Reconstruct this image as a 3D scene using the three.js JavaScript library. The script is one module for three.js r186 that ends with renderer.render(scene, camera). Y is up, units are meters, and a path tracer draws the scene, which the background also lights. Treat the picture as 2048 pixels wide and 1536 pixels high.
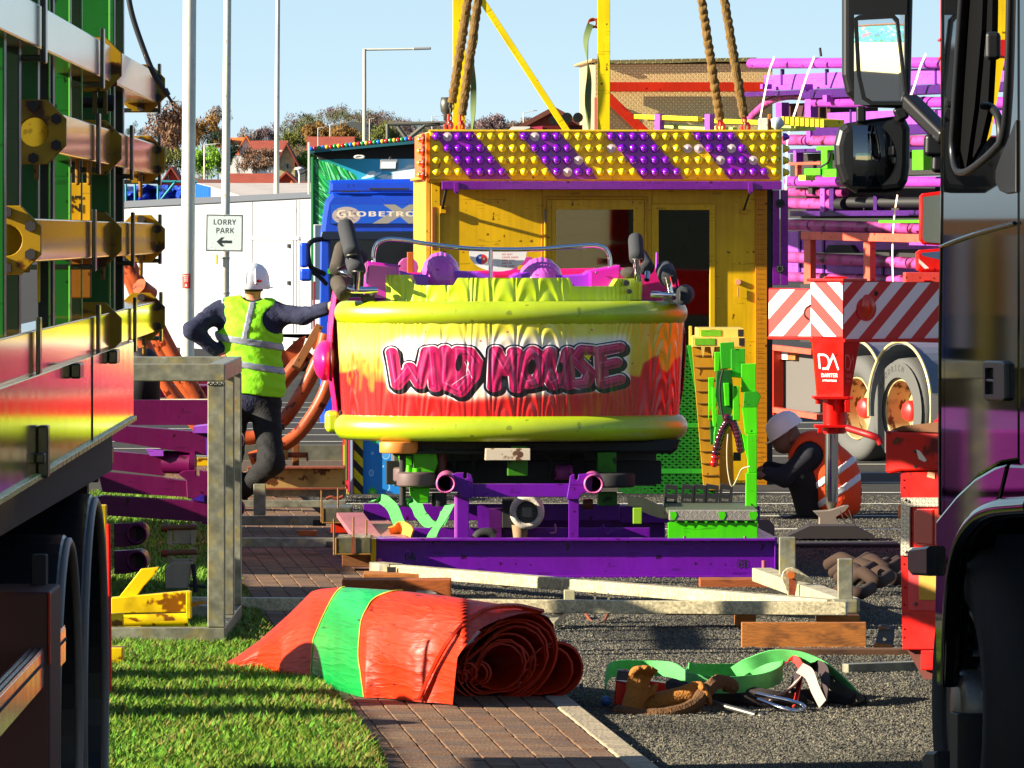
import * as THREE from 'three';
import { mergeGeometries, toCreasedNormals } from 'three/addons/utils/BufferGeometryUtils.js';
import { RoundedBoxGeometry } from 'three/addons/geometries/RoundedBoxGeometry.js';
import { FontLoader } from 'three/addons/loaders/FontLoader.js';
import { TextGeometry } from 'three/addons/geometries/TextGeometry.js';

// ---------------------------------------------------------------- camera: a long lens (hfov about 7.6 degrees) at eye height, level, with a vertical shift
const F = 15400, EYE = 1.95, CX = 1024, CY = 470;          // focal length and principal point in units of 1/2048 of the picture's width
const scene = new THREE.Scene();
const camera = new THREE.PerspectiveCamera(2 * Math.atan(1066 / F) * 180 / Math.PI, 2048 / 2132, 1, 6000);
camera.position.set(0, EYE, 0);
camera.setViewOffset(2048, 2132, 0, 596, 2048, 1536);
camera.updateProjectionMatrix();
const renderer = new THREE.WebGLRenderer({ antialias: true });
renderer.toneMapping = THREE.LinearToneMapping;
renderer.toneMappingExposure = 3;
renderer.shadowMap.enabled = true;

// ---------------------------------------------------------------- sun (low, from the left) and a clear evening sky
const AZ = 14 * Math.PI / 180, EL = 20 * Math.PI / 180;
const SUN = new THREE.Vector3(-Math.cos(AZ) * Math.cos(EL), Math.sin(EL), Math.sin(AZ) * Math.cos(EL));
const sun = new THREE.DirectionalLight(new THREE.Color().setRGB(1, 0.9, 0.72), 5);
sun.position.copy(SUN).multiplyScalar(120).add(new THREE.Vector3(0, 0, -50));
sun.target.position.set(0, 0, -50); scene.add(sun.target);
sun.castShadow = true; sun.shadow.mapSize.set(4096, 4096); sun.shadow.radius = 1;
Object.assign(sun.shadow.camera, { left: -60, right: 60, top: 40, bottom: -40, near: 1, far: 400 });
scene.add(sun);
{
  const W = 512, Hh = 256, data = new Float32Array(W * Hh * 4), d = new THREE.Vector3();
  const lerp = THREE.MathUtils.lerp, sm = THREE.MathUtils.smoothstep;
  for (let y = 0; y < Hh; y++) for (let x = 0; x < W; x++) {
    const up = ((y + 0.5) / Hh - 0.5) * Math.PI, az = ((x + 0.5) / W - 0.5) * 2 * Math.PI;
    d.set(Math.cos(az) * Math.cos(up), Math.sin(up), Math.sin(az) * Math.cos(up));
    const h = Math.max(0, d.y), t = 1 - Math.exp(-h * 3.8), c = d.dot(SUN), g = Math.pow(Math.max(0, c), 8) * 0.35 + Math.pow(Math.max(0, c), 80) * 0.8;
    let r = lerp(0.262, 0.017, t), gg = lerp(0.322, 0.043, t), b = lerp(0.35, 0.115, t);
    if (d.y > 0 && d.y < 0.03) { const k = sm(d.y, 0, 0.03); r -= 0.045 * k; gg -= 0.018 * k; }
    else if (d.y >= 0.03) { const k = 1 - t; r -= 0.045 * k; gg -= 0.018 * k; }
    r += g * 0.55; gg += g * 0.45; b += g * 0.3;
    if (d.y < 0) { const k = sm(-d.y, 0, 0.1); r = lerp(r, 0.035, k); gg = lerp(gg, 0.035, k); b = lerp(b, 0.035, k); }
    data.set([r, gg, b, 1], (y * W + x) * 4);
  }
  const sky = new THREE.DataTexture(data, W, Hh, THREE.RGBAFormat, THREE.FloatType);
  sky.mapping = THREE.EquirectangularReflectionMapping; sky.magFilter = THREE.LinearFilter; sky.minFilter = THREE.LinearFilter; sky.needsUpdate = true;
  scene.background = sky; scene.environment = sky;
}

// ---------------------------------------------------------------- helpers
const V = (x, y, z) => new THREE.Vector3(x, y, z);
const at = (px, py, D) => V((px - CX) * D / F, EYE - (py - CY) * D / F, -D);      // where a sight line crosses the plane D metres away
const X = (px, D) => (px - CX) * D / F, Y = (py, D) => EYE - (py - CY) * D / F, gD = (py, y = 0) => F * (EYE - y) / (py - CY);
const rng = (s) => () => { s = (s + 0x6d2b79f5) | 0; let t = Math.imul(s ^ (s >>> 15), 1 | s); t = (t + Math.imul(t ^ (t >>> 7), 61 | t)) ^ t; return ((t ^ (t >>> 14)) >>> 0) / 4294967296; };
const R0 = rng(7), rr = (a, b, r = R0) => a + (b - a) * r(), clamp = THREE.MathUtils.clamp, lerp = THREE.MathUtils.lerp, sstep = (x, a, b) => THREE.MathUtils.smoothstep(x, a, b);
const C = (r, g, b) => new THREE.Color().setRGB(r / 255, g / 255, b / 255, THREE.SRGBColorSpace);

// tileable value noise
const perm = (() => { const r = rng(99), p = new Float32Array(4096); for (let i = 0; i < 4096; i++) p[i] = r(); return p; })();
const hash2 = (x, y) => perm[((x * 73) ^ (y * 1409) ^ ((x * y) * 17)) & 4095];
function vnoise(x, y, n) { // period n in lattice cells
  const xi = Math.floor(x), yi = Math.floor(y), fx = x - xi, fy = y - yi, u = fx * fx * (3 - 2 * fx), v = fy * fy * (3 - 2 * fy);
  const m = (k) => ((k % n) + n) % n, a = hash2(m(xi), m(yi)), b = hash2(m(xi + 1), m(yi)), c = hash2(m(xi), m(yi + 1)), e = hash2(m(xi + 1), m(yi + 1));
  return lerp(lerp(a, b, u), lerp(c, e, u), v);
}
function fbm(u, v, n, oct = 4, gain = 0.5) { let s = 0, a = 1, t = 0; for (let i = 0; i < oct; i++) { s += a * vnoise(u * n + i * 13, v * n + i * 7, n); t += a; a *= gain; n *= 2; } return s / t; }
function dataTex(size, fn, srgb, rep = 1, h = size) {
  const d = new Uint8Array(size * h * 4);
  for (let y = 0; y < h; y++) for (let x = 0; x < size; x++) {
    const c = fn(x / size, y / h, x, y), o = (y * size + x) * 4;
    if (typeof c === 'number') { d[o] = d[o + 1] = d[o + 2] = clamp(c, 0, 1) * 255; } else { d[o] = clamp(c[0], 0, 1) * 255; d[o + 1] = clamp(c[1], 0, 1) * 255; d[o + 2] = clamp(c[2], 0, 1) * 255; }
    d[o + 3] = 255;
  }
  const t = new THREE.DataTexture(d, size, h); t.wrapS = t.wrapT = THREE.RepeatWrapping; t.magFilter = THREE.LinearFilter; t.minFilter = THREE.LinearMipmapLinearFilter; t.generateMipmaps = true;
  if (srgb) t.colorSpace = THREE.SRGBColorSpace;
  t.repeat.set(rep, rep); t.needsUpdate = true; return t;
}
function canvasTex(w, h, draw, srgb = true) {
  const c = document.createElement('canvas'); c.width = w; c.height = h; const x = c.getContext('2d'); draw(x, w, h);
  const t = new THREE.CanvasTexture(c); if (srgb) t.colorSpace = THREE.SRGBColorSpace; t.needsUpdate = true; return t;
}
const again = (t, rx, ry = rx) => { const c = t.clone(); c.repeat.set(rx, ry); c.needsUpdate = true; return c; };
const T = {};
T.wear = dataTex(512, (u, v) => { const a = fbm(u, v, 4, 5), b = fbm(u + 0.3, v, 32, 3), s = fbm(u, v + 0.2, 64, 2); const k = 0.93 + 0.2 * (a - 0.5) + 0.06 * (b - 0.5) - sstep(b * 0.6 + s * 0.4, 0.7, 0.78) * 0.22; return [k, k * 0.99, k * 0.96]; }, true);
T.chip = dataTex(1024, (u, v) => { const a = fbm(u, v, 4, 5), b = fbm(u + 0.31, v + 0.17, 26, 4), st = fbm(u, v * 0.06 % 1, 60, 2), sc = fbm(u * 0.1 % 1, v, 90, 2), c = sstep(b + 0.12 * (a - 0.5), 0.79, 0.81), k = 0.94 + 0.22 * (a - 0.5) + 0.1 * (st - 0.5) - 0.16 * sstep(sc, 0.78, 0.8) * (a > 0.5 ? 1 : 0); return [lerp(k, 0.55, c), lerp(k * 0.985, 0.46, c), lerp(k * 0.96, 0.4, c)]; }, true);
T.crease = dataTex(512, (u, v) => { const r = (s, n) => 1 - Math.abs(2 * fbm((u + s) % 1, (v + s * 0.7) % 1, n, 3) - 1); return 0.5 * Math.pow(r(0.1, 5), 6) + 0.3 * Math.pow(r(0.4, 11), 5) + 0.2 * fbm(u, v, 30, 2); }, false);
T.dirty = dataTex(512, (u, v) => { const a = fbm(u, v, 5, 5), b = fbm(u + 0.37, v + 0.11, 9, 5), st = fbm(u, v, 24, 4); const k = sstep(a, 0.48, 0.72) * 0.45, q = sstep(b * 0.7 + st * 0.3, 0.58, 0.66); const w = 0.95 - k * 0.5; return [lerp(w, 0.36, q * 0.8), lerp(w * 0.98, 0.2, q * 0.8), lerp(w * 0.93, 0.08, q * 0.8)]; }, true);
T.rust = dataTex(512, (u, v) => { const a = fbm(u, v, 6, 5), b = fbm(u, v, 40, 3); return [0.36 + 0.3 * a * b + 0.1 * b, 0.16 + 0.2 * a * b, 0.07 + 0.1 * b * a]; }, true);
T.galv = dataTex(512, (u, v) => { const a = fbm(u, v, 12, 3), b = fbm(u + 0.5, v, 28, 3), c = fbm(u, v, 3, 4), w = sstep(fbm(u, v, 7, 5), 0.55, 0.75); const k = 0.52 + 0.22 * (Math.floor(a * 9) / 9 - 0.4) + 0.14 * (b - 0.5) + 0.16 * (c - 0.5); return [k + w * 0.06, k * 0.98 + w * 0.03, k * 0.88 - w * 0.06]; }, true);
T.rough = dataTex(256, (u, v) => 0.75 + 0.5 * (fbm(u, v, 8, 5) - 0.5), false);
T.grain = dataTex(256, (u, v) => fbm(u, v, 32, 3), false);
T.wood = dataTex(512, (u, v) => { const w = fbm(u * 0.5, v, 6, 4), ring = Math.sin((v * 34 + w * 9 + fbm(u, v, 4, 3) * 6) * 3.1); const f = fbm(u, v * 6 % 1, 48, 2), dk = sstep(fbm(u, v, 5, 4), 0.5, 0.75); const k = 0.8 + 0.05 * ring + 0.16 * (f - 0.5) - 0.22 * dk; return [k, k * 0.94, k * 0.86]; }, true);
T.tread = dataTex(256, (u, v) => { // five-bar chequer plate relief
  const n = 8, x = u * n, y = v * n, i = Math.floor(x), j = Math.floor(y), p = (i + j) & 1, fx = x - i - 0.5, fy = y - j - 0.5, q = p ? (fx + fy) : (fx - fy), s = p ? (fx - fy) : (fx + fy);
  return Math.abs(q) < 0.13 && Math.abs(s) < 0.62 ? 0.9 - Math.abs(q) * 3 : 0.15; }, false);
T.asphalt = dataTex(1024, (u, v) => { const a = fbm(u, v, 90, 2), b = fbm(u + 0.4, v, 200, 1), c = fbm(u, v, 5, 4), s = b > 0.78 ? 0.22 : 0; const k = 0.30 + 0.26 * (a - 0.5) + 0.16 * (c - 0.5) + s; return [k * 1.02, k, k * 0.93]; }, true);
T.stone = dataTex(512, (u, v) => { const a = fbm(u, v, 70, 2), b = fbm(u + 0.4, v, 150, 1), c = fbm(u, v, 5, 4); const k = 0.84 + 0.34 * (a - 0.5) + 0.24 * (c - 0.5) - (b > 0.8 ? 0.2 : 0); return [k * 1.02, k, k * 0.96]; }, true);
T.weave = dataTex(128, (u, v) => 0.5 + 0.25 * Math.sin(u * Math.PI * 64) + 0.25 * Math.sin(v * Math.PI * 64), false);
T.leather = dataTex(256, (u, v) => fbm(u, v, 24, 4) * 0.6 + fbm(u, v, 5, 3) * 0.4, false);

const mats = [];
function mat(color, rough = 0.6, o = {}) {
  const { metal = 0, coat = 0, coatRough = 0.08, map, bump, bumpScale = 0.001, rmap, ...rest } = o;
  const phys = coat || rest.transmission !== undefined || rest.specularIntensity !== undefined;
  const m = phys ? new THREE.MeshPhysicalMaterial() : new THREE.MeshStandardMaterial();
  m.color.copy(color); m.roughness = rough; m.metalness = metal;
  if (coat) { m.clearcoat = coat; m.clearcoatRoughness = coatRough; }
  if (map) m.map = map; if (bump) { m.bumpMap = bump; m.bumpScale = bumpScale; } if (rmap) m.roughnessMap = rmap;
  Object.assign(m, rest); mats.push(m); return m;
}
const worn = (c, rough = 0.5, o = {}) => mat(c, rough, { map: again(T.chip, 0.9), rmap: again(T.rough, 1.3), specularIntensity: 0.5, ...o });
const dirtyM = (c, rough = 0.55, o = {}) => mat(c, rough, { map: again(T.dirty, 1.1), rmap: again(T.rough, 1.3), specularIntensity: 0.5, ...o });
const K = {
  galv: mat(C(250, 250, 238), 0.5, { metal: 0.25, map: again(T.galv, 1.6), rmap: again(T.rough, 1.6) }),
  steel: mat(C(120, 118, 112), 0.42, { metal: 0.8, map: again(T.wear, 1) }),
  chrome: mat(C(226, 226, 228), 0.07, { metal: 1 }),
  rust: mat(C(255, 255, 255), 0.9, { map: again(T.rust, 1.4) }),
  rubber: mat(C(34, 33, 34), 0.8, { bump: again(T.grain, 4), bumpScale: 0.001 }),
  foam: mat(C(52, 54, 58), 0.85, { bump: again(T.grain, 12), bumpScale: 0.0012 }),
  black: mat(C(20, 20, 22), 0.6), blackGloss: mat(C(12, 12, 14), 0.25, { coat: 0.6 }), dark: mat(C(38, 34, 34), 0.8),
  purple: worn(C(104, 16, 158), 0.42, { coat: 0.15, coatRough: 0.3 }), purpleDirt: dirtyM(C(150, 62, 175), 0.55), violet: worn(C(190, 98, 206), 0.5, { coat: 0.15, coatRough: 0.3 }),
  magRail: dirtyM(C(160, 40, 120), 0.5),
  yellow: worn(C(236, 196, 20), 0.5), yellowDirt: dirtyM(C(222, 184, 14), 0.5), yellowBright: worn(C(250, 222, 12), 0.55),
  green: worn(C(74, 206, 16), 0.5), greenDark: worn(C(30, 130, 28), 0.5), red: worn(C(212, 18, 8), 0.4, { coat: 0.12, coatRough: 0.2 }), redDirt: dirtyM(C(214, 24, 10), 0.5), orangeRed: worn(C(206, 44, 8), 0.5),
  wood: mat(C(214, 138, 58), 0.75, { map: again(T.wood, 1.6, 3) }), woodDark: mat(C(150, 96, 44), 0.8, { map: again(T.wood, 1.6, 3) }),
  white: worn(C(232, 232, 228), 0.5), alu: mat(C(214, 214, 212), 0.28, { metal: 0.9, rmap: again(T.rough, 2) }),
};
// geometry primitives; every one returns a non-indexed geometry with position, normal and uv in metres
function prep(g) {
  if (g.index) g = g.toNonIndexed();
  for (const k of Object.keys(g.attributes)) if (!['position', 'normal', 'uv', 'color'].includes(k)) g.deleteAttribute(k);
  if (!g.attributes.normal) g.computeVertexNormals();
  g.morphAttributes = {}; g.clearGroups?.(); return g;
}
function uvBox(g, ou = R0() * 3, ov = R0() * 3) {
  g = prep(g); const p = g.attributes.position, n = p.count, uv = new Float32Array(n * 2), a = V(0, 0, 0), b = V(0, 0, 0), c = V(0, 0, 0), e = V(0, 0, 0);
  for (let i = 0; i < n; i += 3) {
    a.fromBufferAttribute(p, i); b.fromBufferAttribute(p, i + 1); c.fromBufferAttribute(p, i + 2); e.copy(b).sub(a).cross(c.clone().sub(a));
    const ax = Math.abs(e.x), ay = Math.abs(e.y), az = Math.abs(e.z);
    for (let k = 0; k < 3; k++) { const q = k === 0 ? a : k === 1 ? b : c; const [u, v] = ax >= ay && ax >= az ? [q.z, q.y] : ay >= az ? [q.x, q.z] : [q.x, q.y]; uv[(i + k) * 2] = u + ou; uv[(i + k) * 2 + 1] = v + ov; }
  }
  g.setAttribute('uv', new THREE.BufferAttribute(uv, 2)); return g;
}
const mv = (g, x = 0, y = 0, z = 0) => g.translate(x, y, z), rx = (g, a) => g.rotateX(a), ry = (g, a) => g.rotateY(a), rz = (g, a) => g.rotateZ(a);
function box(w, h, d, b = 0) { const m = Math.min(w, h, d); b = Math.min(b, m * 0.45); return uvBox(b > 0 ? new RoundedBoxGeometry(w, h, d, 1, b) : new THREE.BoxGeometry(w, h, d)); }
// a box whose front face fills a rectangle of the picture at distance D and that is dep metres deep
function pb(D, x0, y0, x1, y1, dep, b = 0.004) { const k = D / F, w = Math.abs(x1 - x0) * k, h = Math.abs(y1 - y0) * k; return mv(box(w, h, dep, b), X((x0 + x1) / 2, D), Y((y0 + y1) / 2, D), -D - dep / 2); }
const basis = (p, q, up = V(0, 1, 0)) => { const z = q.clone().sub(p).normalize(); let x = up.clone().cross(z); if (x.lengthSq() < 1e-6) x = V(1, 0, 0); x.normalize(); const y = z.clone().cross(x); return new THREE.Matrix4().makeBasis(x, y, z).setPosition(p.clone().add(q).multiplyScalar(0.5)); };
function bar(p, q, w, h = w, b = 0.003, up) { return box(w, h, p.distanceTo(q), b).applyMatrix4(basis(p, q, up)); }
function cyl(p, q, r1, r2 = r1, seg = 14, open = false) { const L = p.distanceTo(q), g = new THREE.CylinderGeometry(r2, r1, L, seg, 1, open); g.rotateX(Math.PI / 2); const u = g.attributes.uv; for (let i = 0; i < u.count; i++) u.setXY(i, u.getX(i) * r1 * 6.28, u.getY(i) * L); return prep(g.applyMatrix4(basis(p, q))); }
function tube(pts, r, seg = 24, rs = 8, o = {}) {
  const { closed = false, tension = 0.5, type = 'centripetal', caps = true } = o, cv = pts.isCurve ? pts : new THREE.CatmullRomCurve3(pts, closed, type, tension);
  const g = prep(new THREE.TubeGeometry(cv, seg, r, rs, closed)), u = g.attributes.uv, L = cv.getLength(); for (let i = 0; i < u.count; i++) u.setXY(i, u.getX(i) * L, u.getY(i) * r * 6.28);
  if (closed || !caps) return g;
  const e = [[0, -1], [1, 1]].map(([t, s]) => { const p = cv.getPoint(t), d = cv.getTangent(t).multiplyScalar(s); return prep(new THREE.CircleGeometry(r, rs)).applyMatrix4(new THREE.Matrix4().makeRotationFromQuaternion(new THREE.Quaternion().setFromUnitVectors(V(0, 0, 1), d)).setPosition(p)); });
  return mergeGeometries([g, ...e]);
}
function strap(pts, w, th, wide, seg = 40) { // a flat band along a curve; wide(t) gives the direction across
  const cv = new THREE.CatmullRomCurve3(pts, false, 'centripetal'), pos = [], uv = [], ring = []; const L = cv.getLength();
  for (let i = 0; i <= seg; i++) { const t = i / seg, p = cv.getPointAt(t), d = cv.getTangentAt(t); let a = typeof wide === 'function' ? wide(t) : wide.clone(); a.sub(d.clone().multiplyScalar(a.dot(d))).normalize(); const n = d.clone().cross(a).normalize(); const A = a.multiplyScalar(w / 2), N = n.multiplyScalar(th / 2); ring.push([p.clone().add(A).add(N), p.clone().sub(A).add(N), p.clone().sub(A).sub(N), p.clone().add(A).sub(N)]); }
  const quad = (a, b, c, e, u0, u1, v0, v1) => { for (const [q, x, y] of [[a, u0, v0], [b, u0, v1], [c, u1, v1], [a, u0, v0], [c, u1, v1], [e, u1, v0]]) { pos.push(q.x, q.y, q.z); uv.push(x, y); } };
  for (let i = 0; i < seg; i++) for (let k = 0; k < 4; k++) { const j = (k + 1) % 4; quad(ring[i][k], ring[i][j], ring[i + 1][j], ring[i + 1][k], i / seg * L, (i + 1) / seg * L, k & 1 ? 0 : 0, k & 1 ? th : w); }
  quad(ring[0][3], ring[0][2], ring[0][1], ring[0][0], 0, th, 0, w); const r = ring[seg]; quad(r[0], r[1], r[2], r[3], 0, th, 0, w);
  const g = new THREE.BufferGeometry(); g.setAttribute('position', new THREE.Float32BufferAttribute(pos, 3)); g.setAttribute('uv', new THREE.Float32BufferAttribute(uv, 2)); g.computeVertexNormals(); return toCreased(g, 0.6);
}
const toCreased = (g, a = 0.6) => prep(toCreasedNormals(g, a));
function extr(pts, depth, o = {}) { // polygon in x,y extruded towards -z from z = 0
  const { holes = [], bevel = 0, bs = 1, curve = 6 } = o, mk = (l) => l.map((p) => new THREE.Vector2(p[0], p[1])), s = pts.type === "Shape" ? pts : new THREE.Shape(mk(pts));
  for (const h of holes) s.holes.push(h.type === "Path" ? h : new THREE.Path(mk(h)));
  const g = new THREE.ExtrudeGeometry(s, { depth: Math.max(1e-4, depth - 2 * bevel), bevelEnabled: bevel > 0, bevelThickness: bevel, bevelSize: bevel, bevelOffset: -bevel, bevelSegments: bs, curveSegments: curve });
  return uvBox(g.translate(0, 0, -depth + bevel));
}
// polygon of picture points at distance D, dep metres deep behind D
const ppoly = (D, pts, dep, o = {}) => mv(extr(pts.map(([x, y]) => [X(x, D), Y(y, D)]), dep, { ...o, holes: (o.holes || []).map((h) => h.map(([x, y]) => [X(x, D), Y(y, D)])) }), 0, 0, -D);
const circ = (cx, cy, r, n = 20, a0 = 0, a1 = Math.PI * 2) => Array.from({ length: n + (a1 - a0 < 6.28 ? 1 : 0) }, (_, i) => { const a = a0 + (a1 - a0) * i / n; return [cx + r * Math.cos(a), cy + r * Math.sin(a)]; });
const pcirc = (D, cx, cy, r, n = 20) => circ(cx, cy, r, n);
function lathe(prof, seg = 20) { return prep(new THREE.LatheGeometry(prof.map(([r, y]) => new THREE.Vector2(r, y)), seg)); } // about y
function sph(r, ws = 12, hs = 8, o = []) { return prep(new THREE.SphereGeometry(r, ws, hs, ...o)); }
// naive surface nets of a signed distance field (negative inside)
function sdfMesh(f, lo, hi, cell) {
  const n = [0, 1, 2].map((k) => Math.ceil((hi[k] - lo[k]) / cell) + 1), [nx, ny, nz] = n, v = new Float32Array(nx * ny * nz), id = new Int32Array(nx * ny * nz).fill(-1), P = [], I = [];
  for (let z = 0; z < nz; z++) for (let y = 0; y < ny; y++) for (let x = 0; x < nx; x++) v[x + nx * (y + ny * z)] = f(lo[0] + x * cell, lo[1] + y * cell, lo[2] + z * cell);
  const idx = (x, y, z) => x + nx * (y + ny * z);
  for (let z = 0; z < nz - 1; z++) for (let y = 0; y < ny - 1; y++) for (let x = 0; x < nx - 1; x++) {
    let c = 0, sx = 0, sy = 0, sz = 0, m = 0; const d = []; for (let k = 0; k < 8; k++) { d[k] = v[idx(x + (k & 1), y + ((k >> 1) & 1), z + (k >> 2))]; if (d[k] < 0) m |= 1 << k; }
    if (m === 0 || m === 255) continue;
    for (let a = 0; a < 8; a++) for (const bit of [1, 2, 4]) { const b = a | bit; if (b === a) continue; if ((d[a] < 0) === (d[b] < 0)) continue; const t = d[a] / (d[a] - d[b]); sx += (a & 1) + (bit === 1 ? t : 0); sy += ((a >> 1) & 1) + (bit === 2 ? t : 0); sz += (a >> 2) + (bit === 4 ? t : 0); c++; }
    id[idx(x, y, z)] = P.length / 3; P.push(lo[0] + (x + sx / c) * cell, lo[1] + (y + sy / c) * cell, lo[2] + (z + sz / c) * cell);
  }
  const q = (a, b, c, e, flip) => { if (a < 0 || b < 0 || c < 0 || e < 0) return; flip ? I.push(a, c, b, a, e, c) : I.push(a, b, c, a, c, e); };
  for (let z = 1; z < nz - 1; z++) for (let y = 1; y < ny - 1; y++) for (let x = 1; x < nx - 1; x++) {
    const s = v[idx(x, y, z)] < 0;
    if (s !== v[idx(x + 1, y, z)] < 0) q(id[idx(x, y - 1, z - 1)], id[idx(x, y, z - 1)], id[idx(x, y, z)], id[idx(x, y - 1, z)], !s);
    if (s !== v[idx(x, y + 1, z)] < 0) q(id[idx(x - 1, y, z - 1)], id[idx(x - 1, y, z)], id[idx(x, y, z)], id[idx(x, y, z - 1)], !s);
    if (s !== v[idx(x, y, z + 1)] < 0) q(id[idx(x - 1, y - 1, z)], id[idx(x, y - 1, z)], id[idx(x, y, z)], id[idx(x - 1, y, z)], !s);
  }
  const g = new THREE.BufferGeometry(); g.setAttribute('position', new THREE.Float32BufferAttribute(P, 3)); g.setIndex(I); g.computeVertexNormals();
  const nn = g.attributes.normal, e = cell * 0.7; for (let i = 0; i < nn.count; i++) { const a = P[i * 3], b = P[i * 3 + 1], c = P[i * 3 + 2], w = V(f(a + e, b, c) - f(a - e, b, c), f(a, b + e, c) - f(a, b - e, c), f(a, b, c + e) - f(a, b, c - e)); if (w.lengthSq() > 1e-12) { w.normalize(); nn.setXYZ(i, w.x, w.y, w.z); } }
  const r = prep(g), p = r.attributes.position, n0 = r.attributes.normal.clone(); uvBox(r); r.setAttribute('normal', n0); return r;
}
const cap = (a, b, ra, rb) => { const bx = b.x - a.x, by = b.y - a.y, bz = b.z - a.z, L = bx * bx + by * by + bz * bz; return (x, y, z) => { const px = x - a.x, py = y - a.y, pz = z - a.z, t = clamp((px * bx + py * by + pz * bz) / L, 0, 1); return Math.hypot(px - bx * t, py - by * t, pz - bz * t) - (ra + (rb - ra) * t); }; };
const smin = (a, b, k) => { const h = clamp(0.5 + 0.5 * (b - a) / k, 0, 1); return b + (a - b) * h - k * h * (1 - h); };

// scene objects
const taken = new Map();
const numbered = (n) => { const k = taken.get(n) || 0; taken.set(n, k + 1); return k ? n + '_' + String(k).padStart(3, '0') : n; };
function thing(name, label, category, base, group, turn = 0) { const o = new THREE.Group(); o.name = numbered(name); o.position.copy(base); o.rotation.y = turn; o.userData = { label, category }; if (group) o.userData.group = group; scene.add(o); return o; }
function rootOf(o) { while (o.parent && o.parent !== scene) o = o.parent; return o; }
// one named mesh from world-space geometries; kept relative to the base of the thing it belongs to
function obj(name, geos, m, parent, label) {
  geos = [].concat(geos).filter(Boolean); const g = geos.length > 1 ? mergeGeometries(geos.map((x) => { x = prep(x); if (!x.attributes.uv) x.setAttribute('uv', new THREE.Float32BufferAttribute(new Float32Array(x.attributes.position.count * 2), 2)); return x; })) : prep(geos[0]);
  const o = new THREE.Mesh(g, m); o.name = name; o.castShadow = o.receiveShadow = true;
  const r = parent ? rootOf(parent) : null;
  if (r && !r.isMesh) { g.applyMatrix4(new THREE.Matrix4().compose(r.position, r.quaternion, V(1, 1, 1)).invert()); }
  else if (r && r.isMesh) { g.translate(-r.position.x, -r.position.y, -r.position.z); }
  if (label) o.userData.label = label; if (parent) parent.add(o); return o;
}
// a thing that is one mesh: geometry moved so that the mesh stands at its base
function solo(name, label, category, geos, m, base, group) { const o = obj(numbered(name), geos, m); o.geometry.translate(-base.x, -base.y, -base.z); o.position.copy(base); o.userData = { label, category }; if (group) o.userData.group = group; scene.add(o); return o; }
function struct(name, geos, m, extra) { const o = obj(name, geos, m); o.userData = { kind: 'structure', ...extra }; scene.add(o); return o; }
function stuff(name, o, label, category, parent) { o.name = name; o.userData = { kind: 'stuff', ...(label ? { label } : {}), ...(category ? { category } : {}) }; (parent || scene).add(o); return o; }
const low = (g) => { g.computeBoundingBox(); const b = g.boundingBox; return V((b.min.x + b.max.x) / 2, b.min.y, (b.min.z + b.max.z) / 2); };
// a vertical face through two picture columns at two distances; positions on it are given as picture points
const face = (x0, D0, x1, D1) => faceAB(V(X(x0, D0), 0, -D0), V(X(x1, D1), 0, -D1));
function faceAB(A, B) {
  const u = B.clone().sub(A).normalize(), n = u.clone().cross(V(0, 1, 0)), M = new THREE.Matrix4().makeBasis(u, V(0, 1, 0), n).setPosition(A);
  const fr = { A, B, u, n, M, s: (px) => { const k = (px - CX) / F; return (-k * A.z - A.x) / (u.x + k * u.z); }, D: (px) => -A.z - u.z * fr.s(px), p: (px, py) => [fr.s(px), Y(py, fr.D(px))], w: (px, py, z = 0) => { const [a, b] = fr.p(px, py); return V(a, b, z).applyMatrix4(M); },
    off: (z) => faceAB(A.clone().addScaledVector(n, z), B.clone().addScaledVector(n, z)),
    rect: (x0, y0, x1, y1, dep, z = 0, bev = 0.004) => { const a = fr.p(x0, (y0 + y1) / 2), b = fr.p(x1, (y0 + y1) / 2), xm = (x0 + x1) / 2, t = fr.p(xm, y0)[1], d = fr.p(xm, y1)[1]; return mv(box(Math.abs(b[0] - a[0]), Math.abs(t - d), dep, bev), (a[0] + b[0]) / 2, (t + d) / 2, z - dep / 2).applyMatrix4(M); },
    poly: (pts, dep, z = 0, o = {}) => mv(extr(pts.map(([a, b]) => fr.p(a, b)), dep, { ...o, holes: (o.holes || []).map((h) => h.map(([a, b]) => fr.p(a, b))) }), 0, 0, z).applyMatrix4(M),
    quad: (x0, y0, x1, y1, z = 0.004) => { const a = fr.p(x0, (y0 + y1) / 2), b = fr.p(x1, (y0 + y1) / 2), t = fr.p((x0 + x1) / 2, y0)[1], d = fr.p((x0 + x1) / 2, y1)[1]; return prep(new THREE.PlaneGeometry(b[0] - a[0], t - d)).translate((a[0] + b[0]) / 2, (t + d) / 2, z).applyMatrix4(M); } };
  return fr;
}
const textTex = (w, h, txt, o = {}) => canvasTex(w, h, (x) => { x.clearRect(0, 0, w, h); if (o.bg) { x.fillStyle = o.bg; x.fillRect(0, 0, w, h); } x.fillStyle = o.color || '#000'; x.font = o.font || 'bold ' + Math.floor(h * 0.8) + 'px sans-serif'; x.textAlign = 'center'; x.textBaseline = 'middle'; x.fillText(txt, w / 2, h / 2, w * 0.98); });
const decal = (t, rough = 0.5, o = {}) => mat(C(255, 255, 255), rough, { map: t, transparent: true, alphaTest: 0.4, ...o });
let FONT = await new FontLoader().loadAsync('fonts/droid/droid_sans_bold.typeface.json');

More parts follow.
